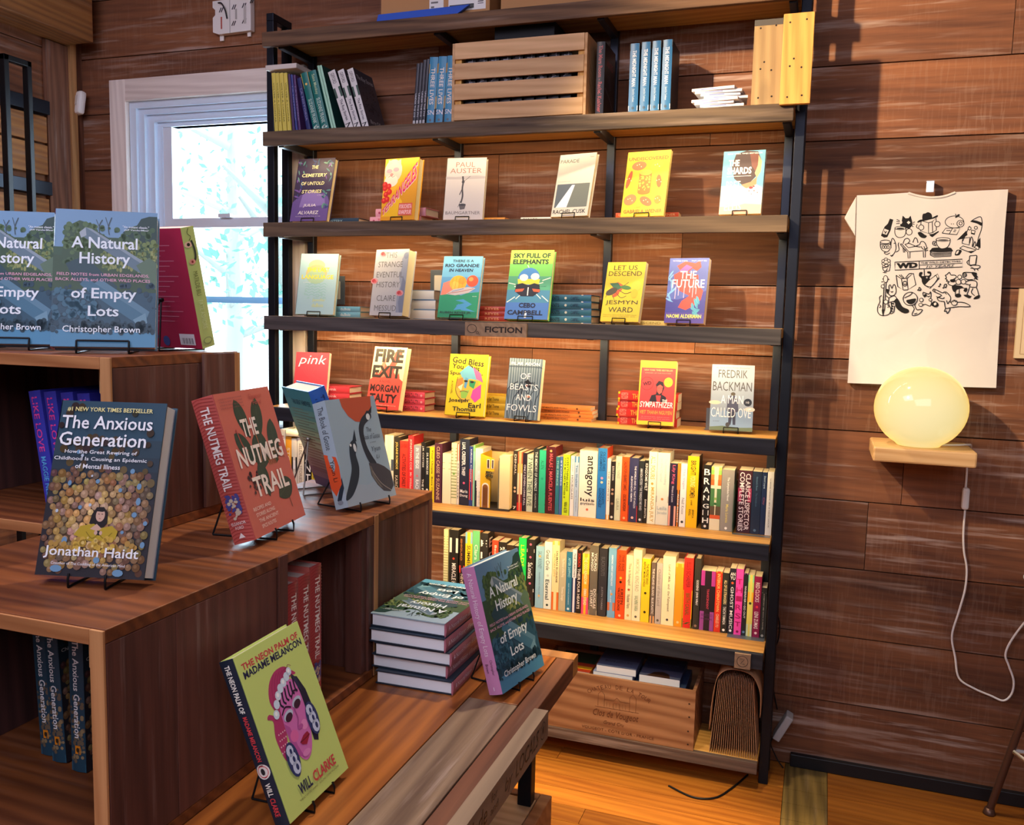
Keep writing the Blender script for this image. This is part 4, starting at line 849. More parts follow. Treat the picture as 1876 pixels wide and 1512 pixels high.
def art_beasts(A):
    rnd = random.Random(5)
    for k in range(13): A.line([(.03+.075*k, 0), (.04+.075*k+.01*math.sin(k), .5), (.03+.075*k, 1)], .0035, '8a9aa4')
    for k in range(9):
        u = rnd.uniform(.1, .9); A.line([(u, 0), (u+rnd.uniform(-.1, .1), .3), (u+rnd.uniform(-.15, .15), .5), (u+rnd.uniform(-.25, .25), .62)], .0022, '1c262e')
    A.poly([(.52, .62), (.66, .52), (.76, .56), (.62, .66)], '1c1e22'); A.ell(.66, .38, .06, .02, 'c07a62'); A.ell(.58, .55, .03, .012, 'b2483a'); A.rect(0, .86, 1, .875, '4d5c66')
    A.text('PILAR ADÓN', .07, .92, .89, .95, 'f0f0ee', 0); A.text('OF', .38, .68, .66, .76, 'f0f0ee', -.006); A.text('BEASTS', .10, .92, .48, .58, 'f0f0ee', -.006); A.text('AND', .30, .76, .31, .41, 'f0f0ee', -.006); A.text('FOWLS', .06, .94, .13, .24, 'f0f0ee', -.006)
def art_symp(A):
    A.rect(.04, .06, .985, .89, 'd23a38'); A.text('NEW YORK TIMES BESTSELLER', .12, .90, .84, .865, 'f0a86a', 0); A.text('WINNER OF THE PULITZER', .14, .86, .80, .815, 'e8886a', 0)
    A.line([(.22+.17*math.cos(a), .64+.10*math.sin(a)) for a in [i*.3927 for i in range(16)]], .0016, '5a1a1c', closed=True); A.text('WD', .10, .34, .61, .67, '4a1618', .06, 0, 12)
    A.ell(.80, .67, .12, .075, 'f0b52e'); A.text('PULITZER', .72, .88, .66, .68, 'b05a1e', 0)
    A.poly([(.30, .36), (.36, .46), (.48, .48), (.50, .56), (.46, .63), (.54, .69), (.66, .67), (.70, .58), (.64, .48), (.76, .44), (.78, .36)], '221a1c'); A.poly([(.50, .60), (.58, .63), (.66, .60), (.64, .51), (.57, .48), (.51, .52)], 'd8584a'); A.line([(.53, .575), (.57, .58)], .0016, '221a1c'); A.line([(.60, .58), (.64, .575)], .0016, '221a1c'); A.poly([(.48, .46), (.52, .36), (.60, .36), (.62, .46)], 'c83a38')
    A.text('THE', .66, .80, .36, .40, 'f2ece4', .02); A.text('SYMPATHIZER', .06, .96, .27, .36, 'f2ece4', .01, .1); A.text('VIET THANH NGUYEN', .07, .95, .165, .225, 'f2a83a', .01, .1); A.text('A remarkable debut novel', .12, .88, .12, .13, 'e8a08a', 0); A.text('Winner of the prize', .1, .9, .09, .10, 'e8a08a', 0)
def art_ove(A):
    A.poly([(0, 0), (1, 0), (1, .36), (.8, .30), (.5, .34), (.2, .28), (0, .34)], '8aa4bc'); A.ell(.1, .42, .14, .03, 'e0cdb0'); A.ell(.92, .33, .12, .035, 'd8cdbc')
    A.poly([(.0, .0), (1, 0), (1, .06), (.7, .05), (.3, .07), (0, .05)], '6a7a58'); A.poly([(.38, .30), (.40, .48), (.46, .53), (.58, .53), (.64, .47), (.66, .30), (.62, .28), (.42, .28)], '4c4e60'); A.ell(.52, .555, .055, .028, '57503f'); A.poly([(.44, .29), (.60, .29), (.60, .09), (.54, .09), (.52, .22), (.49, .09), (.43, .09)], '3c3e4c'); A.ell(.42, .09, .05, .035, '4a4640')
    A.text('#1 New York Times Bestseller', .10, .90, .945, .965, '6a6a68', 0, .15); A.text('FREDRIK', .16, .84, .80, .92, '4a463f', -.004); A.text('BACKMAN', .04, .95, .60, .74, '4a463f', -.004); A.text('A MAN', .24, .76, .41, .535, 'f4f2ec', -.004); A.text('CALLED OVE', .02, .95, .20, .345, 'f4f2ec', -.006); A.ell(.87, .435, .095, .058, '22262c'); A.text('10', .83, .90, .42, .45, 'e8e8e8', 0); A.text('a novel', .08, .22, .13, .15, '5c6058', 0, .2)
def art_natural(A):
    rnd = random.Random(11)
    A.rect(0, 0, 1, .62, '274f63'); A.rect(0, .0, 1, .12, '4a88aa'); A.rect(0, .62, .12, .72, '33543f')
    hill = [(.0, .66), (.08, .66), (.10, .80), (.14, .88), (.24, .92), (.34, .90), (.42, .84), (.52, .80), (.62, .80), (.72, .82), (.82, .80), (.90, .84), (1, .82), (1, .40), (0, .40)]
    A.poly(hill, '33503a'); A.poly([(.66, .84), (.72, .88), (.80, .90), (.84, .95), (.92, .97), (1, .97), (1, .76), (.8, .78)], '1f3f3c')
    A.many(scatter(120, 4, .10, .98, .55, .88, .012, .035, .7), '3c5c3e'); A.many(scatter(60, 6, .10, .40, .68, .90, .012, .03, .7), '4d6a42'); A.many(scatter(90, 7, .45, 1, .58, .78, .012, .03, .7), '6b7f48'); A.many(scatter(60, 8, .5, 1, .56, .74, .006, .016, 1.4), '8b9458')
    A.poly([(.12, .60), (.30, .66), (.62, .44), (.60, .36), (.20, .48)], '22454f')
    A.poly([(.24, .83), (.30, .87), (.88, .63), (.93, .58), (.90, .52), (.80, .56), (.30, .79)], '5d7684'); A.poly([(.30, .87), (.36, .86), (.92, .61), (.93, .58), (.88, .60)], '8496a0'); A.poly([(.24, .83), (.30, .87), (.31, .81), (.26, .79)], '9aa8b0'); A.poly([(.80, .60), (.93, .66), (1, .62), (1, .42), (.9, .48)], '56705a')
    A.poly([(.32, .50), (.40, .46), (.92, .22), (.88, .14), (.34, .40), (.26, .45)], '3f6e86'); A.poly([(.40, .46), (.92, .22), (.94, .26), (.46, .49)], '567f94'); A.poly([(.78, .20), (.90, .25), (.92, .18), (.84, .13)], '6a92a4')
    A.many(scatter(150, 12, .0, 1, .10, .46, .010, .03, .8, lambda u, v: abs(v-(.62-.45*u)) > .1), '1d4152'); A.many(scatter(70, 13, .2, .98, .11, .17, .012, .035, .9), '173a48'); A.many(scatter(70, 15, .02, .4, .2, .42, .012, .035, .8), '35667c')
    for u, h_ in ((.44, .93), (.53, .95)): A.line([(u, .82), (u-.01, .88), (u+.02, h_)], .0014, '3c4a4a'); A.line([(u-.005, .87), (u-.04, h_)], .001, '3c4a4a')
    W_ = 'dfe9ee'
    A.text('A Natural', .17, .81, .715, .80, W_, .016); A.text('History', .25, .74, .575, .685, W_, .016); A.text('FIELD NOTES from URBAN EDGELANDS,', .04, .93, .508, .533, 'd9a4ba', .01); A.text('BACK ALLEYS, and OTHER WILD PLACES', .03, .94, .470, .495, 'd9a4ba', .01)
    A.text('of Empty', .18, .81, .325, .425, W_, .016); A.text('Lots', .345, .64, .22, .295, W_, .016); A.text('Christopher Brown', .11, .85, .09, .15, W_, .010); A.text('"An instant classic."', .66, .92, .875, .893, W_, .01); A.text('-Jeff VanderMeer', .67, .92, .852, .868, W_, .01)
def art_anxious(A):
    rnd = random.Random(21); cols = ('c99a54', 'dcb46a', 'b88658', 'e4c080', 'a07a60', 'd0a488')
    A.rect(0, 0, 1, .42, '2c2a30'); A.rect(0, .42, 1, .52, '2b2e36'); A.rect(0, .52, 1, .60, '2a343e'); A.rect(0, .60, 1, .68, '2a3a46'); A.rect(0, .68, 1, .78, '2b414e'); A.ell(.46, .30, .40, .24, '5a4430')
    pts = [(j*.068+.034*(i % 2)+rnd.uniform(-.012, .012), .03+i*.036+rnd.uniform(-.008, .008)) for i in range(27) for j in range(15)]
    rnd.shuffle(pts)
    for u, v in pts:
        d = math.hypot((u-.46)/.58, (v-.30)/.42)
        if v > .60 and rnd.random() < .72 or not (.03 < u < .97) or not (.03 < v < .97) or d > 1.25 and rnd.random() < .55: continue
        r = rnd.uniform(.026, .04); k = max(.30, 1.05-.55*d)
        if v > .6: k *= .75
        base = lin(rnd.choice(cols)); s_ = '%02x%02x%02x' % tuple(int(255*min(1, k*c**(1/2.2))) for c in (base[0], base[1], base[2]))
        s_ = ''.join('%02x' % (int(s_[i:i+2], 16)//16*16+8) for i in (0, 2, 4))
        A.ell(u, v, r, r*.66, s_, n=12); A.e -= A.step*.9
        if k > .5: A.ell(u-.008, v+.006, r*.45, r*.3, ''.join('%02x' % min(255, int(s_[i:i+2], 16)+24) for i in (0, 2, 4)), n=8); A.e -= A.step*.9
    A.e += A.step*3
    A.many([(.24, .70, .02, .013), (.60, .695, .016, .011), (.77, .60, .022, .015), (.20, .52, .018, .016), (.46, .535, .02, .013), (.85, .515, .022, .018), (.68, .49, .018, .012), (.86, .43, .022, .022), (.84, .355, .024, .015), (.33, .385, .018, .012), (.95, .31, .02, .013), (.23, .195, .026, .022), (.75, .255, .016, .01), (.95, .19, .022, .018), (.55, .095, .03, .018), (.76, .03, .05, .02), (.19, .04, .055, .02)], '6d95b4')
    A.many([(.28, .68, .014, .01), (.42, .40, .014, .01), (.12, .36, .014, .01), (.40, .565, .01, .007)], 'b9c8d4')
    k_ = lambda P: [(.53+(u-.53)*.72, .285+(v-.285)*.74) for u, v in P]
    A.poly(k_([(.40, .30), (.42, .37), (.47, .425), (.56, .43), (.62, .39), (.63, .31), (.58, .27)]), '231d1e'); A.ell(.53, .345, .042, .037, 'cfa993'); A.poly(k_([(.47, .395), (.54, .425), (.60, .40), (.55, .392)]), '231d1e')
    A.poly(k_([(.22, .21), (.30, .28), (.46, .30), (.56, .27), (.70, .29), (.78, .25), (.76, .19), (.5, .16)]), 'b79c2c'); A.poly(k_([(.42, .26), (.50, .30), (.57, .265), (.52, .245)]), 'cfa993'); A.rect(.518, .232, .548, .258, '1a1a1e'); A.ell(.51, .246, .016, .012, 'cfa993'); A.ell(.556, .246, .014, .012, 'cfa993'); A.line([(.42, .25), (.48, .215), (.53, .235)], .0012, '8a741c'); A.line([(.66, .25), (.60, .215), (.55, .235)], .0012, '8a741c')
    for u in (.508, .540): A.line([(u, .352), (u+.014, .351)], .0009, '4a302a')
    A.line([(.522, .326), (.536, .326)], .001, 'a8605a')
    A.many(scatter(30, 33, .10, .92, .14, .21, .020, .032, .66), 'b08a44'); A.many(scatter(14, 34, .3, .7, .14, .22, .020, .032, .66), 'c9a544'); A.many(scatter(14, 35, .3, .7, .14, .22, .010, .016, .66), 'dcc070')
    Wt = 'eef0f2'
    A.text('#1 NEW YORK TIMES BESTSELLER', .075, .885, .935, .962, 'f1e79a', .012); A.text('The Anxious', .04, .90, .835, .912, Wt, .012); A.text('Generation', .04, .86, .735, .815, Wt, .012)
    A.text('How the Great Rewiring of', .11, .79, .685, .712, Wt, .008); A.text('Childhood Is Causing an Epidemic', .02, .89, .645, .672, Wt, .008); A.text('of Mental Illness', .23, .65, .605, .632, Wt, .008)
    A.text('Jonathan Haidt', .06, .93, .095, .165, Wt, .012); A.text('Coauthor of The Coddling of the American Mind', .14, .82, .058, .078, Wt, 0)
def art_nutmeg(A):
    DG = '25423a'; LG = '38564a'
    for u, v, l, wd, r in ((.36, .80, .075, .034, 105), (.62, .78, .080, .036, 70), (.28, .60, .075, .034, 130), (.52, .55, .075, .055, 60), (.80, .60, .085, .036, 75), (.44, .36, .065, .034, 95), (.76, .245, .062, .038, 20)): leaf(A, u, v, l, wd, r, DG, LG)
    A.line([(.50, .72), (.52, .60), (.48, .48)], .0022, 'b06a4a'); A.line([(.20, .74), (.24, .62), (.30, .58)], .003, 'a84a48'); A.line([(.78, .24), (.80, .10)], .0014, DG)
    for k in range(5): A.line([(.62+.03*k, .44), (.58+.04*k, .52), (.66+.03*k, .56)], .002, '8a6a3a')
    A.many(scatter(26, 2, .16, .34, .27, .43, .010, .022, .7), '3a2c34'); A.many(scatter(16, 3, .72, .94, .46, .56, .006, .016, .7), '6a4a34')
    Wt = 'efe3dc'
    A.text('THE', .30, .58, .675, .80, Wt, .022, .05); A.text('NUTMEG', .10, .92, .475, .61, Wt, .022); A.text('TRAIL', .22, .86, .255, .395, Wt, .022)
    for k, t in enumerate(('RECIPES AND', 'STORIES ALONG', 'THE ANCIENT', 'SPICE ROUTES')): A.text(t, .10+.02*k, .42+.04*(k % 3), .175-.042*k, .20-.042*k, 'e6cfc6', .008)
    A.text('Eleanor', .58, .82, .93, .965, 'b5524e', 0); A.text('Ford', .62, .78, .885, .915, 'b5524e', 0)
    for k in range(4): A.text('a book to savour and to travel', .06, .45, .955-.022*k, .967-.022*k, '8a4a50', 0)
def sp_nutmeg(S):
    for k in range(44): S.line([(0.02, .01+k*.0225), (.35, .025+k*.0225), (.98, .012+k*.0225)], .0012, 'a23c38')
    S.down('THE NUTMEG TRAIL', .30, .72, .93, .36, 'efe3dc', .02); S.many(scatter(30, 5, .25, .8, .20, .33, .05, .11, .14), '4a4a8a'); S.many(scatter(16, 6, .3, .8, .17, .30, .04, .1, .14), 'c9b8a0')
    S.text('ELEANOR', .18, .84, .125, .145, 'efe3dc', 0); S.text('FORD', .32, .7, .095, .115, 'efe3dc', 0); S.poly([(.35, .035), (.65, .035), (.5, .07)], 'efe3dc')
def art_goose(A):
    A.poly([(.28, 1), (.30, .92), (.38, .83), (.50, .77), (.64, .755), (.78, .79), (.88, .87), (.92, 1)], 'b8533a')
    A.poly([(.0, .15), (.20, .20), (.45, .16), (.70, .19), (1, .15), (1, 0), (0, 0)], '9aa9b4')
    neck = spline([Vector(p+(0,)) for p in ((.78, .86), (.84, .84), (.84, .79), (.77, .765), (.66, .72), (.61, .64), (.62, .52), (.68, .42), (.74, .34), (.66, .33), (.60, .36), (.545, .46), (.52, .58), (.535, .70), (.62, .785), (.72, .83))], 4, True)
    A.poly([(p.x, p.y) for p in neck], '28323c'); A.ell(.775, .80, .04, .033, 'cfd4d4', -20); A.poly([(.80, .85), (.90, .90), (.86, .83)], '28323c')
    A.poly([(.58, .36), (.66, .35), (.76, .34), (.88, .30), (.99, .24), (.99, .10), (.90, .05), (.76, .07), (.66, .14), (.58, .24)], '43434a'); A.poly([(.58, .34), (.60, .22), (.70, .12), (.84, .07), (.76, .10), (.66, .20), (.62, .32)], '6a655f'); A.line([(.62, .28), (.74, .15), (.92, .06)], .0014, '9c948a')
    n2 = spline([Vector(p+(0,)) for p in ((.36, .60), (.40, .60), (.42, .55), (.40, .50), (.36, .46), (.37, .34), (.30, .22), (.14, .10), (.0, .06), (.0, .10), (.12, .22), (.22, .34), (.24, .46), (.28, .56))], 4, True)
    A.poly([(p.x, p.y) for p in n2], '24333f'); A.ell(.37, .525, .028, .04, 'cfd4d4'); A.ell(.30, .555, .018, .014, 'dfe2e0'); A.poly([(.36, .60), (.44, .70), (.43, .58)], '24333f')
    A.text('The', .68, .78, .655, .70, '2c2c30', -.006, .25); A.text('Book of Goose', .58, .93, .585, .635, '2c2c30', -.006, .25); A.text('a novel', .70, .82, .545, .56, '2c2c30', -.006, .2); A.text('Yiyun', .70, .88, .45, .51, '2c2c30', -.006, .25); A.text('Li', .76, .83, .39, .425, '2c2c30', -.006, .25)
def sp_goose(S):
    S.poly([(.0, .20), (.0, .52), (.9, .47), (.98, .38), (.9, .22), (.3, .12)], 'd8542c'); S.poly([(.3, .08), (1, .28), (1, .18), (.5, .04)], '24333f')
    S.down('The Book of Goose', .30, .75, .95, .55, '3a4048', -.004); S.down('Yiyun Li', .25, .7, .45, .25, '2c2420', -.004); S.ell(.5, .055, .22, .02, '7f8a94')
def art_neon(A):
    MA = 'b0386a'; NV = '23284a'; PK = 'd070b4'
    A.text('THE NEON PALM OF', .07, .93, .905, .945, 'c8434a', .03); A.text('MADAME MELANÇON', .06, .95, .845, .90, NV, .03)
    hair = [(.64, .72), (.72, .70), (.78, .60), (.80, .46), (.76, .34), (.72, .28), (.66, .30), (.68, .50)]; A.poly(hair, '1b2038')
    sc = spline([Vector(p+(0,)) for p in ((.30, .56), (.26, .66), (.32, .75), (.44, .80), (.58, .80), (.66, .76), (.72, .72), (.62, .72), (.46, .68), (.38, .60), (.36, .50), (.30, .38), (.24, .30), (.20, .34), (.18, .46), (.22, .55), (.16, .58), (.20, .60))], 4, True); A.poly([(p.x, p.y) for p in sc], MA)
    for k in range(7): A.line([(.30+.05*k, .60+.025*k), (.34+.05*k, .72+.012*k), (.42+.045*k, .79-.002*k)], .0008, '842450')
    A.many([(.20+.03*(k % 4)+.01*(k//4), .36+.035*(k//4), .008, .005) for k in range(16)], 'e8c0cc')
    face = spline([Vector(p+(0,)) for p in ((.34, .52), (.36, .60), (.46, .68), (.62, .71), (.68, .64), (.69, .50), (.66, .36), (.58, .26), (.48, .23), (.40, .28), (.34, .38))], 4, True); A.poly([(p.x, p.y) for p in face], PK)
    A.poly([(.34, .50), (.34, .38), (.40, .28), (.46, .25), (.42, .34), (.40, .46)], 'b4559c'); A.ell(.42, .40, .06, .035, 'dd6aa8'); A.ell(.60, .42, .05, .03, 'e48cc4')
    for k in range(6): A.line([(.40+.05*k, .665+.008*k), (.38+.052*k, .61+.006*k), (.41+.05*k, .585+.008*k)], .0034, '1b2038')
    A.poly([(.64, .74), (.70, .70), (.72, .60), (.68, .64)], '26304c')
    A.many([(.285, .575, .042, .028), (.33, .625, .042, .028), (.385, .665, .042, .028), (.445, .695, .042, .028), (.51, .715, .042, .028), (.575, .735, .042, .028), (.63, .755, .038, .026)], 'cfe0f0'); A.many([(.285, .58, .02, .014), (.385, .67, .02, .014), (.51, .72, .02, .014), (.63, .758, .018, .012)], 'f4f8fc')
    for u, v in ((.43, .515), (.595, .555)):
        A.ell(u, v+.012, .075, .028, 'b9c4d8', 12); A.ell(u, v, .055, .024, '3a1c34', 12)
    A.line([(.35, .55), (.42, .58), (.50, .56)], .0024, '2a1430'); A.line([(.54, .60), (.60, .635), (.66, .62)], .0024, '2a1430'); A.line([(.53, .55), (.54, .48), (.50, .43), (.54, .42)], .0022, 'a04a8c'); A.ell(.535, .425, .04, .014, 'b4559c')
    A.poly([(.46, .345), (.53, .37), (.60, .375), (.62, .35), (.54, .31), (.48, .325)], '9c1f3c'); A.line([(.46, .345), (.54, .345), (.62, .352)], .0012, '5a1024'); A.ell(.50, .27, .06, .02, 'dc86c0')
    for cu, cv in ((.30, .29), (.735, .42)):
        A.ell(cu, cv, .085, .105, '2a3868'); A.many([(cu-.01, cv+.055, .05, .035), (cu, cv+.005, .055, .04), (cu+.012, cv-.05, .055, .042)], 'c4cfe8'); A.many([(cu, cv+.05, .016, .016), (cu+.008, cv-.0, .018, .018), (cu+.02, cv-.052, .02, .02)], '2a3868')
    A.text('WILL', .24, .44, .085, .15, NV, .03); A.text('CLARKE', .47, .84, .085, .15, 'c8434a', .03); A.text('"WILDLY ENTERTAINING" - ROLLING STONE MAGAZINE', .2, .86, .058, .07, '5a5a3c', 0)
def sp_neon(S):
    S.down('THE NEON PALM OF', .30, .68, .97, .68, 'f2f0e4', .03); S.down('MADAME MELANÇON', .30, .68, .66, .39, 'd8434a', .03); S.ell(.5, .33, .46, .045, 'e8e4dc'); S.ell(.5, .33, .36, .036, 'd8434a'); S.ell(.5, .33, .32, .031, 'e8e4dc'); S.ell(.5, .33, .14, .02, '2a2a30'); S.down('WILL', .30, .68, .26, .18, 'f2f0e4', .03); S.down('CLARKE', .30, .68, .17, .06, 'd8434a', .03)
def sp_natural(S):
    S.down('A Natural History of Empty Lots', .26, .72, .955, .30, 'ecd9e4', .0); S.down('Christopher', .56, .80, .27, .15, '5a3048', 0); S.down('Brown', .22, .46, .24, .17, '5a3048', 0); S.text('ψ', .3, .7, .02, .06, 'ecd9e4', 0)
def back_doll(A):
    A.rect(0, 0, 1, 1, 'a8284a')
    for k in range(17): A.rect(.10, .90-.042*k, .55+.3*((k*37) % 10)/10, .908-.042*k, 'c46a80')
    A.rect(.64, .03, .90, .125, 'e4e4e8'); A.many([(.2, .10, .07, .03), (.40, .06, .06, .045), (.14, .15, .05, .02)], '3c4f8a')
    for k in range(12): A.rect(.67+.017*k, .04, .672+.017*k+.004*(k % 3), .09, '23232a')
def sp_doll(S):
    S.line([(.55, .99), (.40, .95), (.62, .92), (.45, .89)], .0012, '3a4a2a'); S.ell(.35, .86, .3, .025, 'e8c8b0'); S.ell(.35, .86, .12, .014, '2a2a2a'); S.line([(.6, .89), (.75, .82), (.72, .75), (.5, .71)], .005, '2c3c38'); S.ell(.42, .72, .24, .022, 'dc9a8c'); S.ell(.42, .72, .08, .01, '8a2a34')
    S.down('MATILDE BILI', .32, .66, .64, .44, '6a7a40', 0); S.down('FATE ASHORE', .32, .66, .40, .16, 'cfe0a8', 0); S.ell(.5, .06, .36, .028, '8aa06a'); S.ell(.5, .06, .28, .022, 'b9cf7e')
def back_hemi(A):
    for k, c in enumerate(('3f9aa4', '52a3a6', '6bb0a4', '8cbfa2', 'aac8a0', 'c0c8a4', 'c4b8a0', 'b89a90', '9a7a84', '6a5a78')): A.rect(0, .9-.1*k, 1, 1-.1*k, c)
    A.text('THIS GREAT HEMISPHERE', .24, .92, .85, .90, '1f5a6a', .02)
    for k in range(22): A.rect(.14, .80-.03*k, .55+.035*((k*29) % 12), .807-.03*k, '7c8f80' if k < 9 else '9a6a5c')
SH = 2
rows = {'A': (1.886, 'third shelf'), 'B': (1.536, 'FICTION shelf'), 'C': (1.186, 'fifth shelf')}
DISP = [
 ('A', -1.829, -.190, -.8, 15, .162, .252, .026, '3d3350', '3d3350', 'efe3b4', art_cemetery, 1, 'dark purple leafy-bordered hardback, leftmost on the third shelf'),
 ('A', -1.442, -.189, -6, 9, .145, .229, .034, 'e8a81c', 'd69a1c', 'f0e2b0', art_tehran, 1, 'golden hardback with a cat in glasses and slanted pink title lettering'),
 ('A', -1.190, -.191, 5.4, 11.3, .148, .228, .022, 'cdc8c2', 'c8c2b8', 'e4dcba', art_auster, 1, 'pale hardback with a tall thin black figure on its cover'),
 ('A', -.779, -.213, -12.5, 15, .141, .223, .020, 'cbc5b8', 'cbc5b8', 'e4dcc0', art_parade, 1, 'white hardback with a grey rectangle picture, right of the middle'),
 ('A', -.539, -.198, -8.5, 13.8, .150, .226, .016, 'dcbc08', 'dcbc08', 'e8dc98', art_undisc, 0, 'bright yellow paperback with a jar and potato shapes'),
 ('A', -.214, -.218, -4.4, 11.2, .131, .207, .024, '6fa6bc', 'c0c8c8', 'd8d0c0', art_shards, 0, 'light blue paperback with the back of a dark-haired head'),
 ('B', -1.794, -.209, 5.4, 12.5, .158, .238, .022, 'a8ccd0', 'a8ccd0', 'e6e6cc', art_language, 1, 'pale aqua hardback with yellow title letters, leftmost on its shelf'),
 ('B', -1.475, -.209, -13.9, 9, .159, .246, .044, 'c0c2c4', 'b0b4ba', 'e4dab4', art_strange, 1, 'thick grey-white hardback with red roses and a shadowy figure'),
 ('B', -1.198, -.209, .2, 14.4, .152, .229, .022, '6db6dc', '2f9a70', 'e8e4d4', art_rio, 1, 'sky-blue and green hardback with fruit above a river'),
 ('B', -.940, -.210, -1.4, 13.8, .160, .250, .024, '6cbc58', '4676bb', 'e8e8c0', art_sky, 1, 'green to blue hardback with a road and lightning bolts'),
 ('B', -.594, -.209, -10.1, 15, .138, .208, .022, 'dcc228', 'dcc228', 'd8d0b8', art_descend, 0, 'yellow paperback with a large winged insect'),
 ('B', -.377, -.207, -7, 11, .132, .218, .030, '4f62b4', '4a52a8', 'e6dccc', art_future, 0, 'blue paperback with a red fox and jagged pink lettering'),
 ('C', -1.821, -.190, 8.5, 11.8, .138, .206, .022, 'd8404a', 'd8404a', 'efe0c8', art_pink, 0, 'red paperback with one flowing white word on top'),
 ('C', -1.502, -.182, -9.5, 13.3, .153, .239, .026, 'ecdca8', 'df5145', 'efe2b8', art_fire, 1, 'cream hardback with red flames and huge dark capitals'),
 ('C', -1.156, -.229, .4, 12.7, .150, .224, .026, 'ecc81a', 'e4bc18', 'efe0a0', art_god, 1, 'mustard yellow hardback with a rainbow-coloured face'),
 ('C', -.934, -.204, -7.3, 9.5, .131, .216, .022, '5a6c78', '46545e', 'efe2bc', art_beasts, 0, 'slate grey striped paperback with bare dark branches'),
 ('C', -.462, -.177, 3, 13.1, .124, .222, .036, 'eebc20', 'd23a38', 'eee2bc', art_symp, 0, 'red and yellow paperback with a black-haired portrait'),
 ('C', -.215, -.185, 6.6, 13.9, .138, .222, .022, '98a4b0', 'a4acb4', 'd8d2c8', art_ove, 0, 'pale grey-blue paperback with a man seen from behind'),
]
for r_, x, y, yaw, lean, w_, h_, t_, cov, spn, pg, art, hard, lab in DISP:
    z, nm = rows[r_]; M = M_stand(x, y, z+.0045+t_*math.sin(math.radians(lean)), yaw, lean)
    book(lab, w_, h_, t_, cov, spn, pg, bool(hard), art, M=M, group='face-out novels on the wall bookshelf')
    easel('black wire easel holding the '+' '.join(lab.split(',')[0].split(' with ')[0].split()[:6]), M, w_, t_, lean, z, h=h_)
# big displayed books on the crates and the table
def disp(lab, x, y, z, yaw, lean, w_, h_, t_, cov, spn, pg, art, sp=None, back=None, hard=True, elab='', mat=None, group=None, **kw):
    M = M_stand(x, y, z+.0045+t_*math.sin(math.radians(lean)), yaw, lean)
    book(lab, w_, h_, t_, cov, spn, pg, hard, art, sp, back, M=M, group=group)
    if elab: easel(elab, M, w_, t_, lean, z, mat, h=h_, **kw)
NATG = 'face-out copies of the blue overgrown-ruin hardback'
disp('large blue hardback of overgrown ruins on the top crate, fully in view', -1.121, -1.990, ZT, 33.6, 15, .168, .247, .030, '6d94b4', 'c48aa8', 'dcd6d0', art_natural, sp_natural, elab='black wire easel under the fully visible blue ruin hardback', group=NATG, spread=.5)
disp('blue hardback of overgrown ruins on the top crate, cut off by the left edge', -1.330, -2.000, ZT, 27, 14, .168, .247, .030, '6d94b4', 'c48aa8', 'dcd6d0', art_natural, sp_natural, elab='black wire easel under the cut-off blue ruin hardback', group=NATG, spread=.5)
disp('navy hardback covered in golden balls with a girl on a phone', -.908, -2.229, ZM, 13.9, 17.9, .161, .253, .036, '2c4a5c', '2c4a5c', 'cfd4da', art_anxious, elab='dark wire easel behind the navy golden-ball hardback', lip=False)
disp('salmon-pink cookbook with dark green leaves and patterned red spine', -.743, -1.943, ZM, 97.7, 17.6, .193, .250, .040, 'c4675c', 'c25a52', 'd8c8c0', art_nutmeg, sp_nutmeg, elab='black wire easel holding the salmon-pink cookbook', lip=False)
disp('grey-blue paperback with two black geese and an orange sun', -.735, -1.652, ZM, 78.4, 17, .150, .216, .034, '93a8b4', '9db2bc', 'd8d4cc', art_goose, sp_goose, hard=False, elab='black wire easel holding the grey-blue geese paperback', spread=.6, lip=False)
disp('yellow-green hardback with a pink painted mask face and navy spine', -.535, -2.161, ZL, 91, 22, .166, .243, .024, 'c4d878', '1f2b3c', 'c8c0b4', art_neon, sp_neon, elab='black wire easel holding the yellow-green mask hardback', lip=False)
disp('blue ruin hardback with a pink spine standing by the stack on the table', -.407, -1.647, ZL, 79.5, 16.4, .168, .246, .030, '5f86a6', 'c886b0', 'dcd6d0', art_natural, sp_natural, elab='black wire easel holding the pink-spined hardback by the stack', group=NATG, lip=False)
def M_rear(x, y, z, yaw, lean, t_):
    """x, y: the viewer's lower right corner of a book seen from behind"""
    a = math.radians(yaw); return M_stand(x-t_*math.sin(a), y+t_*math.cos(a), z+.0045+t_*math.sin(math.radians(lean)), yaw+180, lean)
w_, t_ = .150, .033
M = M_rear(Xat(371, -1.735, ZT), -1.735, ZT, -6, 13, t_)
book('crimson and green-spined paperback turned with its back to the room', w_, .232, t_, 'a8284a', 'b9cf7e', 'e0d8c8', False, None, sp_doll, back_doll, M=M)
easel('black wire easel behind the crimson backward-facing paperback', M, w_, t_, 13, ZT, None, top=.42, h=.232, spread=.55)
w_, t_ = .142, .038
M = M_rear(Xat(628, -1.50, ZM), -1.50, ZM, -34, 20, t_)
book('blue-green backward-facing hardback behind the geese paperback', w_, .238, t_, '2f6ec0', '2a62b8', 'eae2cc', True, None, lambda S: S.down('THIS GREAT HEMISPHERE', .2, .8, .93, .25, '14306a', .02), back_hemi, M=M)
easel('silvery wire easel of the blue-green backward-facing hardback', M, w_, t_, 20, ZM, SILVER, h=.238, spread=.5)

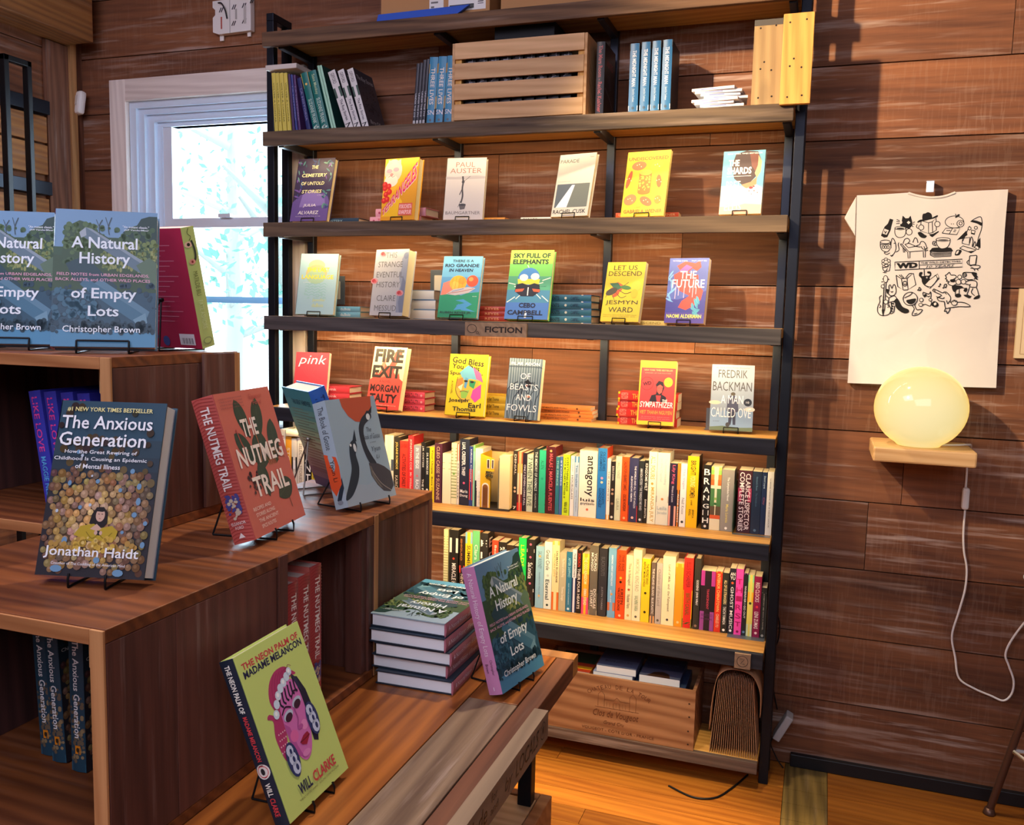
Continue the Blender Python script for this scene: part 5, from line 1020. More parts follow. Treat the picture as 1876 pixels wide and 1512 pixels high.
# ------------------------------------------------------------------ books lying flat behind the displayed ones
def flat(lab, pxr, z, Y, w_, h_, t_, cov, spn, sp, grp, yaw=0, hard=True, pages='e8dcc4', dx=0, name='book'):
    x = Xat(pxr, Y, z)+dx
    book(lab, w_, h_, t_, cov, spn, pages, hard, None, sp, M=M_flat(x, Y, z+.0004, t_, yaw), group=grp, name=name)
    return z+t_+.0004
ORD = ('bottom', 'second', 'third', 'fourth', 'top')
def pile(desc, where, n, pxr, zi, Y, w_, h_, t_, cov, spn, sp, yaws=(0, 0, 0, 0, 0), dxs=(0, 0, 0, 0, 0), hard=True, pages='e8dcc4'):
    z = ZS[zi]
    for k in range(n):
        nm = 'topmost' if k == n-1 else 'lowest' if k == 0 else ('second from the bottom', 'third from the bottom')[k-1]
        if n == 1: nm = 'single'
        z = flat('%s %s lying flat %s' % (nm, desc, where) if nm in ('topmost', 'lowest', 'single') else '%s lying flat %s, %s' % (desc, where, nm), pxr, z, Y, w_, h_, t_, cov, spn, sp, '%s pile' % desc, yaws[k], hard, pages, dxs[k])
T = lambda t, a, b, c, w=(.25, .75): (t, a, b, c, w)
pile('dark blue book', 'beside the dark purple hardback', 1, 657, 2, -.155, .13, .17, .024, '24384e', '1f3a52', [T('CEMETERY', .12, .6, '8ab0b8')])
pile('pink book', 'behind the golden cat hardback', 2, 780, 2, -.132, .105, .215, .030, 'd88a9a', 'dba0b4', [T('TEHRANGELES', .16, .62, 'c8304a'), ('o', .08, 'b04a6a')], (-2, -4, 0), (-.02, .0, 0))
pile('orange-spined book', 'beside the pale figure hardback', 1, 925, 2, -.15, .13, .18, .018, 'd8902a', 'e09a2c', [T('BAUMGARTNER', .35, .85, 'a86a1c')])
pile('white book', 'by the foot of the grey-rectangle hardback', 1, 1050, 2, -.175, .13, .19, .014, 'ded8cc', 'e8e4da', [T('PARADE', .05, .32, '33322f')])
pile('orange paperback', 'behind the bright yellow potato paperback', 2, 1243, 2, -.105, .075, .215, .0155, 'd8602a', 'dc5a24', [T('UNDISCOVERED', .05, .40, 'f0c890'), T('WIENER', .70, .95, 'f0c890')], (0, 2, 0), hard=False)
pile('teal-blue book', 'behind the pale aqua hardback', 2, 660, 3, -.135, .12, .19, .021, '6fa4b4', '6aa4b6', [T('duBois', .55, .78, 'cfe0d8')])
pile('cream and blue book', 'behind the thick grey-white hardback', 3, 797, 3, -.130, .12, .235, .036, 'b8c4cc', 'dcdcd2', [T('EVENTFUL', .1, .40, '6a7478'), ('#', .62, 1, '7d9cb4')], (0, -2, 1), (0, .002, -.004))
pile('dark red book', 'behind the sky-blue fruit hardback', 3, 931, 3, -.125, .115, .20, .0175, 'a8322c', 'a83a30', [T('REYES', .55, .82, 'e0a878')])
pile('green-blue striped book', 'beside the green lightning-bolt hardback', 4, 1083, 3, -.140, .13, .23, .0245, '2f6a86', '2f6a80', [T('ELEPHANTS', .22, .50, '0f1c28'), T('CAMPBELL', .68, .82, '1c3450'), ('o', .60, 'cfd8c8'), ('#', .845, .875, 'e4ecec'), ('#', .875, 1, '3f78b4')], (0, -1, 1, 0))
pile('pale yellow paperback', 'between the insect and fox paperbacks', 1, 1222, 3, -.195, .11, .21, .0155, 'd8c46a', 'd8c878', [T('DESCEND', .5, .9, '9a8a3a')], hard=False)
pile('crimson book', 'behind the red one-word paperback', 3, 640, 4, -.126, .095, .19, .0265, 'b8323e', 'c43a44', [T('pink', .5, .7, 'f0c8c8')], (-1, -3, -2))
pile('red and black-lettered book', 'beside the cream flames hardback', 3, 778, 4, -.118, .09, .225, .0245, 'a82a30', 'd0485a', [T('FIRE EXIT', .14, .48, '4a2a2c', (.2, .8)), T('MORGAN TALTY', .52, .88, '3a2226', (.2, .8)), ('o', .94, 'e0a0a0')], (-2, -3, -2.5), pages='d9bfa2')
pile('mustard yellow book', 'behind the slate striped paperback', 3, 935, 4, -.135, .115, .22, .0255, 'd0ac1e', 'd2b032', [T('Joseph Earl Thomas', .52, .80, '3a3212', (.2, .8))], pages='d8c890')
pile('orange-spined paperback', 'right of the slate striped paperback', 4, 1085, 4, -.108, .076, .225, .0125, 'd8884a', 'e0863c', [T('OF BEASTS AND FOWLS', .2, .62, '6a3a1c'), ('o', .78, '6a3a1c')], (0, 1, -1, 2), (-.004, .004, 0, -.006), hard=False)
pile('red and yellow-edged paperback', 'behind the red portrait paperback', 4, 1240, 4, -.108, .078, .21, .0285, 'c8342c', 'c8302c', [('#', 0, .03, 'f0c020'), ('=', 'NGUYEN', .05, .17, 'e89a8a'), T('THE SYMPATHIZER', .24, .85, 'f0b84a', (.2, .8))], (-1, 0, -2, -.5), (0, -.003, .001, .004), hard=False)
o = thing('bookend', 'small grey metal bookend behind the man-seen-from-behind paperback', 'bookend', tuple(onY(1294, 786, -.13)))
x = Xat(1297, -.10, 1.2)
MB().box(x-.006, x+.012, -.112, -.1105, ZS[4]+.0005, ZS[4]+.075, GREYM).box(x-.012, x+.012, -.1103, -.04, ZS[4]+.0005, ZS[4]+.002, GREYM).build('plate', o)

zh = Zat(799, -1.83, -.19)
flat('cream book lying across the tops of the spines at the left end', 600, zh, -.196, .15, .185, .024, 'e0d8c4', 'e6dcc2', [T('HOMELINES', .30, .92, '33302a', (.2, .8))], None)

# the stack of five beside the crates: heads toward us, spines to the right
for k in range(5):
    z = ZL+.0004+.0272*k; yaw = (1.5, -.5, 1, 0, -1)[k]; dx = (.010, .003, .006, .0, .001)[k]
    M = Matrix.Translation((-.520+dx, -1.412+.004*((k*2) % 3-1), z+.0268)) @ Matrix.Rotation(math.radians(yaw), 4, 'Z') @ Matrix(((-1, 0, 0, 0), (0, 0, -1, 0), (0, -1, 0, 0), (0, 0, 0, 1)))
    book(('lowest', 'second-lowest', 'middle', 'second-highest', 'topmost')[k]+' pink-spined hardback in the stack of five on the table', .162, .246, .0268, '2c3a48' if k < 4 else '9ab0ba', 'b06a78', 'eef2f6', True, (art_natural if k == 4 else None), sp_natural, back='1f2a36', M=M, group='stack of five pink-spined hardbacks')

# ------------------------------------------------------------------ spines inside the display crates
for k, (x0, tl) in enumerate(((-1.182, 9), (-1.150, 8), (-1.117, 6.5), (-1.085, 5))):
    z = ZM+.0196
    M = Matrix.Translation((x0+.021, -1.945, z+.031*math.sin(math.radians(tl)))) @ Matrix.Rotation(math.radians(-tl), 4, 'Y') @ Matrix(((0, -1, 0, 0), (1, 0, 0, 0), (0, 0, 1, 0), (0, 0, 0, 1)))
    book('%s blue-violet hardback with pink spine lettering in the top crate' % ('leftmost', 'second from left', 'third from left', 'rightmost')[k], .14, .222, .0275, '3436a8', '3d40b8', 'd8d0d0', True, None, [T('LIKE LOVE', .05, .50, 'f04aa0', (.25, .72)), T('MAGGIE NELSON', .54, .97, '5ab0e8', (.28, .70))], M=M, group='blue-violet hardbacks in the top crate')
M = M_spine(-1.018, -1.90, ZM+.0196, 0)
book('dark magenta book at the right end inside the top crate', .14, .205, .020, '7a2050', '8a2458', 'd8d0d0', True, None, [], M=M)
for k, (x0, tl) in enumerate(((Xat(68, -2.15, .852), 3), (Xat(101, -2.15, .852), 3), (Xat(147, -2.15, .852), 0))):
    z = ZL+.0196; t_ = .0275
    M = Matrix.Translation((x0+t_+(.004, .001, 0)[k], -2.145-.01*k, z+t_*math.sin(math.radians(tl)))) @ Matrix.Rotation(math.radians(-tl), 4, 'Y') @ Matrix(((0, -1, 0, 0), (1, 0, 0, 0), (0, 0, 1, 0), (0, 0, 0, 1)))
    def sp_anx(S): 
        S.rect(0, 0, 1, 1, '24465a'); S.many(scatter(46, 3, .1, .9, .05, .44, .06, .13, .11), '6e604e'); S.many(scatter(22, 4, .1, .9, .06, .38, .05, .12, .11), '94805e'); S.rect(0, 0, 1, .05, '2f5a70')
        S.down('Jonathan', .56, .80, .97, .80, 'e8ecf0', .01); S.down('Haidt', .26, .50, .95, .84, 'e8ecf0', .01); S.down('The Anxious Generation', .32, .74, .77, .20, 'eef0f2', .014); S.rect(.34, .105, .70, .155, 'e08a1c'); S.ell(.52, .13, .1, .014, '3a2a1c')
    book('%s navy golden-ball hardback inside the near lower crate' % ('leftmost', 'middle', 'rightmost')[k], .155, .268, t_, '1c2c3c', '24465a', 'cfd4da', True, art_anxious if k else None, sp_anx, M=M, group='navy golden-ball hardbacks in the lower crate')
for k in range(3):
    t_ = .036; y0 = -1.936+.0368*k
    M = Matrix.Translation((-.690, y0+t_, ZL+.0196)) @ Matrix(((-1, 0, 0, 0), (0, -1, 0, 0), (0, 0, 1, 0), (0, 0, 0, 1)))
    book('%s red patterned spine in the side-opening crate' % ('nearest', 'middle', 'farthest')[k], .19, (.250, .254, .262)[k], t_, 'c4675c', 'bc4a46', 'd8c8c0', True, None, sp_nutmeg, M=M, group='red patterned cookbooks in the side-opening crate')

# ------------------------------------------------------------------ top of the bookshelf
def cardboard(name, label, x0, x1, y0, y1, z0, z1, art):
    o = thing(name, label, 'cardboard box', ((x0+x1)/2, (y0+y1)/2, z0), 'cardboard boxes on the top shelf'); cb = C('b98858', .8)
    mb = MB().box(x0, x1, y0, y1, z0, z1, cb)
    if art: art(Art(mb, lambda u, v, e: (x0+u*(x1-x0), y0-e, z0+v*(z1-z0)), x1-x0, z1-z0))
    mb.build('carton', o, bevel=.002)
    MB().box(x0+.01, x1-.01, (y0+y1)/2-.03, (y0+y1)/2+.03, z1+.0002, z1+.0008, C('c9a878', .3)).build('packing_tape', o)
def art_box(A):
    A.rect(.455, .05, .585, .9, 'e4e0da'); A.rect(.63, .06, .965, .95, 'e8e4de')
    for k in range(7): A.rect(.47, .42-.05*k, .47+.03+.07*((k*5) % 3)/2, .44-.05*k, '6a6662')
    A.text('BOOKS', .47, .56, .36, .41, '33302d'); A.text('LEGEND', .72, .80, .06, .11, 'f0f0f0'); A.rect(.64, .08, .86, .13, '26231f'); A.text('USABLE', .72, .82, .085, .12, 'e8e4de')
    for k in range(16): A.rect(.895, .12+.021*k, .945, .128+.021*k+.004*(k % 3), '33302d')
    for k in range(4): A.rect(.65, .34-.04*k, .80, .355-.04*k, '55514c')
    A.text('TO: THE STORE', .645, .80, .36, .40, '33302d', 0)
cardboard('cardboard_box', 'large brown cardboard box with white shipping labels above the shelf', -1.425, -1.012, -.225, -.031, ZS[0]+.001, ZS[0]+.30, art_box)
cardboard('cardboard_box', 'plain brown cardboard box on the right of the top shelf', -.972, -.36, -.225, -.031, ZS[0]+.001, ZS[0]+.30, None)
o = thing('foam_strip', 'long blue foam strip lying before the labelled cardboard box', 'strip', (-1.26, -.235, ZS[0]))
BLUE = C('2a58c0', .6)
MB().hexa([(-1.43, -.252, ZS[0]+.001), (-1.12, -.252, ZS[0]+.001), (-1.13, -.228, ZS[0]+.001), (-1.43, -.228, ZS[0]+.001)], [(-1.425, -.248, ZS[0]+.026), (-1.075, -.248, ZS[0]+.030), (-1.08, -.229, ZS[0]+.030), (-1.425, -.229, ZS[0]+.026)], BLUE).build('strip', o, bevel=.002)

z1 = ZS[1]
def tsp(lab, pxl, pxr, w_, h_, cov, spn, sp, tilt=0, Y=-.215, hard=True, grp=None, art=None, ygap=None):
    """a spine on the second shelf between two picture columns at its foot"""
    xl, xr = Xat(pxl, Y, z1), Xat(pxr, Y, z1); t_ = (xr-xl)*math.cos(math.radians(tilt))-.0006
    a = abs(math.radians(tilt)); zz = z1+.0006+(t_*math.sin(a) if tilt < 0 else 0)
    x = xl+t_*math.cos(a) if tilt < 0 else xr
    book(lab, w_, h_, t_, cov, spn, 'e4dac6', hard, art, sp, M=Matrix.Translation((x, Y, zz)) @ Matrix.Rotation(math.radians(tilt), 4, 'Y') @ Matrix(((0, -1, 0, 0), (1, 0, 0, 0), (0, 0, 1, 0), (0, 0, 0, 1))), group=grp)
YV = [T('VOLVER A CONTAR', .16, .82, '6a6424', (.3, .7))]
for k, (a, b) in enumerate(((503.5, 510), (511, 517.5), (518.7, 526), (527.2, 534))):
    tsp('%s of four pale yellow spines on the second shelf' % ('leftmost', 'second', 'third', 'rightmost')[k], a, b, .14, .222-.001*k, 'd8c850', 'dccb5c', YV, -3.4-.5*k, hard=False, grp='pale yellow spines on the second shelf')
for k, (a, b, c, d, e) in enumerate(((536.3, 540.3, '4a2e5c', .215, 'thin purple'), (541.8, 545.6, '34408a', .212, 'thin indigo'), (547.2, 551.4, '55346a', .21, 'thin plum'), (562.8, 570, '242f66', .20, 'navy lettered'))):
    tsp('%s spine among the dark books left on the second shelf' % e, a, b, .13, d, c, c, [T('LA HISTORIA', .2, .8, '8a86b0')] if k else [], (-5.5, -6, -6.5, -12.5)[k], hard=False)
tsp('gold and teal spine leaning left of its all-teal twin', 575, 588.3, .14, .218, '1f6a62', '14706a', [('#', 0, .26, 'd8b050'), ('o', .2, 'f0cc70'), T('SUZANNE FRANK', .46, .88, 'c8e0d0'), ('=', '6', .91, .97, 'd8e8dc')], -15)
tsp('all-teal spine leaning right of its gold-topped twin', 589.5, 604, .14, .222, '14605c', '147068', [T('Saint Monkey', .06, .40, 'b8d0a0'), T('SUZANNE FRANK', .46, .88, 'c8e0d0'), ('=', '6', .91, .97, 'd8e8dc')], -15)
for k, (a, b) in enumerate(((608, 612), (612.5, 617))):
    tsp('%s thin mint-green leaning spine on the second shelf' % ('left', 'right')[k], a, b, .14, .243, '9ad0b0' if k == 0 else '1f4a44', 'a4d8ba', [], -15, hard=False)
GF = [T('GIFFORD', .04, .22, '6a6a6a'), ('#', .29, .46, '3f5a4c'), T('The Roy Stories', .50, .86, '3a3a4a'), ('=', '7', .91, .975, '18181c')]
def art_roy(A):
    A.text('The Roy Stories', .08, .92, .80, .90, 'd8d8dc', -.004, .25); A.text('Barry Gifford', .18, .92, .06, .15, 'd8d8dc', -.004, .25)
    rnd = random.Random(4)
    for k in range(46):
        u, v = rnd.uniform(.2, .8), rnd.uniform(.28, .72); a = math.atan2(v-.5, u-.5); A.line([(u, v), (u+.07*math.cos(a), v+.05*math.sin(a))], .0028, '16171c')
for k, (a, b) in enumerate(((634.5, 649), (650, 662.5), (665, 677))):
    tsp('%s white grey-banded spine leaning on the second shelf' % ('leftmost', 'middle', 'rightmost')[k], a, b, .145, .222, '3c3c46', 'dcdad6', GF, (-20.5, -19, -17.5)[k], hard=False, grp='white grey-banded leaning spines', art=art_roy)
for k in range(4):
    tsp('%s of four thin charcoal spines left of the slatted crate' % ('leftmost', 'second', 'third', 'rightmost')[k], 755+5.8*k, 760.2+5.8*k, .14, (.215, .217, .226, .228)[k], '26262c', '2b2b33', [T('UNDER THE EYE', .48, .86, 'c8c8cc'), ('=', '8', .91, .965, 'e0e0e0')], 4, hard=False, grp='thin charcoal spines beside the slatted crate')
BG = [('#', 0, .10, '3a86b0'), ('#', .10, .24, 'c8a050'), ('#', .24, .46, '4aa0c4'), ('#', .46, .58, '5a90a8'), ('#', .58, .76, 'd0b478'), ('#', .76, 1, '16202c'), T('THREE LIVES', .16, .70, 'f0ead8'), ('=', 'SN', .78, .85, 'e0e0e0'), ('o', .93, '5a646c')]
for k in range(3):
    tsp('%s blue and gold cloudy spine against the slatted crate' % ('leftmost', 'middle', 'rightmost')[k], 780+16*k, 795.4+16*k, .14, .232, '14304a', '3a8ab0', BG, 3.2, grp='blue and gold spines beside the slatted crate')
cr = thing('slatted_crate', 'pale slatted wooden crate full of books on the second shelf', 'crate', (-.89, -.15, z1), None)
cx0, cx1, cy0, cy1, cz = -1.128, -.668, -.248, -.045, z1+.001
gaps_ = (.0, .068, .136, .204)
for zz in gaps_:
    MB().box(cx0, cx1, cy0, cy0+.009, cz+zz+.004, cz+zz+.058, W['pale']).build('slat', cr, bevel=.001)
    MB().box(cx0, cx1, cy1-.009, cy1, cz+zz+.004, cz+zz+.058, W['pale']).build('slat', cr)
for x in (cx0, cx1-.022):
    for y in (cy0+.0094, cy1-.0314): MB().box(x, x+.022, y, y+.022, cz, cz+.262, W['pale_up']).build('corner_post', cr)
MB().box(cx1-.0215+.022, cx1+.010, cy0+.002, cy1-.002, cz, cz+.262, W['pale']).build('end_panel', cr, bevel=.001); MB().box(cx0-.010, cx0-.0005, cy0+.002, cy1-.002, cz, cz+.262, W['pale']).build('end_panel', cr, bevel=.001)
MB().box(cx0+.023, cx1-.023, cy0+.0094, cy1-.0096, cz, cz+.006, W['pale']).build('bottom_board', cr)
for k in range(9):
    a = cx0+.03+.043*k
    book('black book inside the slatted crate, number %s from the left' % ('one', 'two', 'three', 'four', 'five', 'six', 'seven', 'eight', 'nine')[k], .145, .225+.006*(k % 3), .036, '1c1c22', '202027', 'b8b0a4', True, None, [T('THE DARK', .1, .6, '9a9aa4'), ('o', .8, 'b0b0b8'), ('o', .42, '8a8a94')], M=M_spine(a+.038, -.225, cz+.0065), group='black books inside the slatted crate')
o = thing('black_carton', 'black glossy carton lying on the books in the slatted crate', 'carton', (-.9, -.15, cz+.25))
MB().box(-1.0, -.785, -.205, -.06, cz+.246, cz+.322, C('121216', .7)).build('carton', o, bevel=.002)
tsp('thick black hardback with red script right of the slatted crate', 1089.5, 1104.5, .15, .240, '17171d', '1d1d26', [T('The Mars Room - Rachel Kushner', .05, .94, 'b04a50')], 0, art=lambda A: (A.text('MARS', .2, .8, .70, .8, '8a2a30'), A.poly([(.3, .6), (.5, .4), (.7, .45), (.55, .62)], '3a3a44'), A.line([(.1, .4), (.5, .32), (.9, .2)], .004, '6a6a74')), Y=-.21)
MN = [('#', 0, .10, '26323e'), T('THE MIDNIGHT MAN', .10, .60, 'e8eef2', (.3, .7)), T('David Eric Tomlinson', .64, .82, 'b8d0e0', (.4, .62)), ('#', .87, .94, 'd0dce4'), ('o', .905, '2a4a60')]
for k, (a, b) in enumerate(((1150, 1167.5), (1170.5, 1187.5), (1190, 1206.5), (1209.5, 1227))):
    tsp('%s of four blue spines with white capitals' % ('leftmost', 'second from left', 'third from left', 'rightmost')[k], a, b, .145, (.226, .228, .229, .230)[k], '1c222c', '2a6c9c', MN, 0, grp='blue spines with white capitals', Y=-.21)
z = z1+.0005
for k in range(9):
    o = MB(); x0 = Xat(1268+6*((k*7) % 4), -.2, z1)-.004*(k % 2); ln = .125+.012*((k*5) % 3)
    M = Matrix.Translation((x0+ln/2, -.145+.004*((k*3) % 4), z)) @ Matrix.Rotation(math.radians(-8+5*((k*3) % 4)), 4, 'Z')
    o.box(-ln/2, ln/2, -.05, .05, 0, .0082, C('e6e6ea' if k % 3 else 'd0d6e2', .6), M); o.box(-ln*.28, ln*.1, -.0502, -.0499, .002, .006, C('8a9ac8', .6), M)
    q = o.build('pamphlet', None, base=(x0+ln/2, -.145, z)); tag(q, 'white pamphlet in the middle of the low pile on the second shelf' if 0 < k < 8 else ('topmost' if k else 'lowest')+' white pamphlet in the pile on the second shelf', 'pamphlet', 'pile of white pamphlets')
    z += .0086
for lab, x0, x1, zb, zt, wd in (('greyish upright board with screw holes at the second shelf end', -.1285, -.0435, z1+.001, 2.474, 'grey_up'), ('golden upright board with screw holes beside the shelf post', -.0425, .0465, z1-.008, 2.478, 'pale_up')):
    o = thing('upright_board', lab, 'board', ((x0+x1)/2, -.268, zb)); yb = -.262 if x1 > 0 else -.236
    ya = yb-.018 if x1 > 0 else yb-.02
    mb = MB().box(x0, x1, ya, yb, zb, zt, W[wd])
    if x1 < 0: mb.box(x0, x1, ya-.0006, ya, zt-.018, zt, C('55504a', .7))
    mb.build('board', o, bevel=.002)
    mb = MB()
    for u, v in ((.25, .08), (.72, .09), (.28, .42), (.40, .50), (.66, .40), (.75, .92), (.22, .90)): 
        c = Vector((x0+u*(x1-x0), ya-.0004, zb+v*(zt-zb))); MB().add([c+Vector((.003*math.cos(i*.785), -.0004, .003*math.sin(i*.785))) for i in range(8)], [tuple(range(8))], C('2c2018', .8)).build('screw_hole', o)
o = thing('display_slab', 'flat off-white slab lying across the yellow spines', 'slab', (-1.80, -.15, z1+.23))
ya_, zt_ = -.232, z1+.2295
a, b = Xat(486, ya_, zt_), Xat(543, ya_, zt_); MB().box(a, b, ya_, -.07, zt_, zt_+.018, C('d8d0c6', .5)).build('slab', o, bevel=.002)

# ------------------------------------------------------------------ bottom shelf: wine box, paper fan, cables
zb = ZS[7]
wb = thing('wine_box', 'pale wooden wine box stamped CHATEAU DE LA TOUR holding books', 'box', (-.48, -.15, zb))
bx0, bx1, by0, by1, bz0, bz1 = -.765, -.210, -.268+.012, -.03, zb+.001, zb+.211
mb = MB().box(bx0, bx1, by0, by0+.011, bz0, bz1, W['wine'])
A = Art(mb, lambda u, v, e: (bx0+u*(bx1-bx0), by0-e, bz0+v*(bz1-bz0)), bx1-bx0, bz1-bz0); BR = '5a3420'
s_ = 'CHATEAU DE LA TOUR'
for i, ch in enumerate(s_):
    if ch == ' ': continue
    th = math.radians(132-84*i/(len(s_)-1)); cx, cy = .53+.285*math.cos(th), .30+.56*math.sin(th)
    A.text(ch, cx-.0095, cx+.0095, cy-.034, cy+.034, BR, .0, 0, math.degrees(th)-90)
for P in (((.40, .50), (.40, .70), (.42, .76), (.44, .70), (.44, .50)), ((.60, .48), (.60, .72), (.62, .78), (.64, .72), (.64, .48)), ((.44, .62), (.50, .62), (.52, .68), (.54, .62), (.60, .62)), ((.38, .48), (.66, .48)), ((.50, .48), (.50, .58), (.54, .58), (.54, .48))): A.line(P, .0012, BR, smooth=False)
for k in range(7): A.line([(.455+.02*k, .50), (.455+.02*k, .58)], .0008, BR)
A.text('Clos de Vougeot', .37, .66, .29, .44, BR, 0, .3); A.text('Grand Cru', .44, .57, .20, .26, BR, 0, .3); A.text('VOUGEOT - CÔTE D\'OR - FRANCE', .30, .76, .07, .13, BR, .005)
A.many([(.965, .78, .006, .014), (.968, .56, .006, .014), (.965, .32, .006, .014), (.967, .10, .006, .014)], '2e2018')
mb.build('front_panel', wb, bevel=.001)
RIM = C('e2c078', .6)
MB().box(bx0, bx1, by1-.011, by1, bz0, bz1, W['wine']).build('back_panel', wb); MB().box(bx0, bx0+.011, by0+.0115, by1-.0115, bz0, bz1, W['wine']).build('side_panel', wb); MB().box(bx1-.011, bx1, by0+.0115, by1-.0115, bz0, bz1, W['wine']).build('side_panel', wb)
MB().box(bx0+.0115, bx1-.0115, by0+.0115, by1-.0115, bz0, bz0+.01, W['wine']).build('bottom_panel', wb)
def M_head(x, y, z, t_, yaw=0): return Matrix.Translation((x, y, z+t_)) @ Matrix.Rotation(math.radians(yaw), 4, 'Z') @ Matrix(((-1, 0, 0, 0), (0, 0, -1, 0), (0, -1, 0, 0), (0, 0, 0, 1)))
def in_box(lab, x, tops, wds, y=-.05, h_=.178):
    z = bz0+.0105
    for k, (t_, c, a, n) in enumerate(tops):
        book(lab % n, wds, h_, t_, c, c, 'e0e2e6', False, a, None, M=M_head(x+(.006, -.010, .004, .012, -.006, .002)[k % 6], -.053+.003*(k % 3), z, t_, (0, 1, -.5, .5)[k % 4]) @ Matrix.Translation((0, 0, 0)), group='books stacked inside the wine box')
        z += t_+.0005
fix = lambda M: M
def art_sun(A): A.rect(0, 0, 1, 1, '28402c'); A.rect(0, .55, 1, 1, 'a83a20'); A.rect(0, .72, 1, .86, 'd8a020')
def art_hill(A): A.rect(0, 0, 1, 1, '34425e'); A.rect(0, .6, 1, 1, '55607c'); A.text('THE LIGHT ROOM', .15, .85, .66, .76, '28304a')
def art_hair(A): A.rect(0, 0, 1, 1, '22304e'); A.rect(0, .62, 1, 1, '4a5068'); A.poly([(.25, 1), (.30, .80), (.48, .72), (.68, .78), (.82, 1)], '3a2418'); A.text('AND IN NORTHERN', .15, .8, .30, .38, '55658a', .01)
in_box('%s book of the left pile in the wine box', -.578, [(.05, '3a4050', None, 'lowest'), (.05, '2c3038', None, 'second'), (.04, '303848', None, 'third'), (.026, '2a3a50', None, 'fourth'), (.026, 'b8662a', art_sun, 'orange topmost')], .135)
in_box('%s book of the middle pile in the wine box', -.425, [(.05, '2c3444', None, 'lowest'), (.05, '303a4c', None, 'second'), (.05, '2c3444', None, 'third'), (.028, '2c4468', None, 'fourth'), (.024, '8a94b8', None, 'lilac fifth'), (.024, '4a5470', art_hill, 'slate-blue topmost')], .14)
in_box('%s book of the right pile in the wine box', -.262, [(.05, '2c3444', None, 'lowest'), (.05, '303a4c', None, 'second'), (.05, '2c3444', None, 'third'), (.04, '2a3a58', None, 'fourth'), (.026, '2a3a60', art_hair, 'dark blue topmost')], .14)
KR = C('c49a78', .75); KRD = C('5a3c2c', .8)  # the darker brown paints in the shade between the pleats
fn = thing('paper_fan_file', 'brown pleated paper file fanned open beside the wine box', 'paper file', (-.07, -.17, zb))
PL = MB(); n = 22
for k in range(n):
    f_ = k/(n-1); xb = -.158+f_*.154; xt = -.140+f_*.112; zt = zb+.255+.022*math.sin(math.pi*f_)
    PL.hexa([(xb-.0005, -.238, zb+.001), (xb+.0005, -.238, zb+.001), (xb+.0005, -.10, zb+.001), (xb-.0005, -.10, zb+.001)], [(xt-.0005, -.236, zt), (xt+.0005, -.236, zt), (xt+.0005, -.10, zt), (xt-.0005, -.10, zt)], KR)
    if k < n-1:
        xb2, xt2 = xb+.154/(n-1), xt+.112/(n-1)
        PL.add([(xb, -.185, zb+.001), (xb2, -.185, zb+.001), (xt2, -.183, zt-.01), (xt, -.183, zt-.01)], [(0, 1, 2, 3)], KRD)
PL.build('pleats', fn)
cvp = spline([Vector(p) for p in ((-.161, 0, zb+.08), (-.156, 0, zb+.18), (-.143, 0, zb+.262), (-.112, 0, zb+.296), (-.068, 0, zb+.300), (-.030, 0, zb+.286), (-.006, 0, zb+.240), (-.0015, 0, zb+.19), (-.001, 0, zb+.15))], 5)
vs = [(p.x, y, p.z) for p in cvp for y in (-.242, -.09)]
c_ = MB().add(vs, [(2*i, 2*i+1, 2*i+3, 2*i+2) for i in range(len(cvp)-1)], C('a87c58', .7), True).build('cover_flap', fn); sd_ = c_.modifiers.new('s', 'SOLIDIFY'); sd_.thickness = .0018
ad = thing('power_adaptor', 'pale grey power adaptor on the wall below the shelf post', 'adaptor', (.055, -.04, .10))
M = Matrix.Translation((.070, -.036, .150)) @ Matrix.Rotation(math.radians(26), 4, 'Y')
MB().box(-.013, .013, -.028, .030, -.050, .050, C('b4b6b8', .5), M).build('housing', ad, bevel=.004)
MB().tube(spline([Vector(p) for p in ((.040, -.03, .105), (.032, -.03, .075), (.045, -.03, .045), (.062, -.04, .020), (.08, -.05, .004))], 6), .0022, BLACK, 8).build('cord', ad)
cb = onZ(1200, 1385, .003)
pts = [onZ(x, y, .0035) for x, y in ((1225, 1440), (1270, 1461), (1310, 1462), (1340, 1445), (1370, 1420))]
cbo = MB().tube(spline(pts, 8), .0034, BLACK, 8).build('floor_cable', None, base=tuple(pts[0])); tag(cbo, 'loose black cable curving on the floor under the bookshelf', 'cable')
cbo = MB().tube(spline([onY(*p, -.012) for p in ((1416, 1110), (1428, 1140), (1425, 1175), (1412, 1200), (1413, 1225), (1418, 1270), (1424, 1300))], 6), .0022, BLACK, 8).build('wall_cable', None, base=tuple(onY(1424, 1300, -.012))); tag(cbo, 'thin black cable hanging on the wall right of the bookshelf', 'cable')
o = thing('blue_carton', 'small blue lettered carton on the window sill', 'carton', (-2.05, -.06, 1.06)); x0, x1 = -2.13, -2.02
mb = MB().box(x0, x1, -.065, -.03, 1.061, 1.20, C('3f8ac4', .5)); A = Art(mb, lambda u, v, e: (x0+u*(x1-x0), -.065-e, 1.061+v*.139), x1-x0, .139); A.text('featured by', .08, .7, .80, .90, 'dfeaf4', 0); A.ell(.85, .85, .09, .07, '1f4f8a'); mb.build('carton', o, bevel=.001)

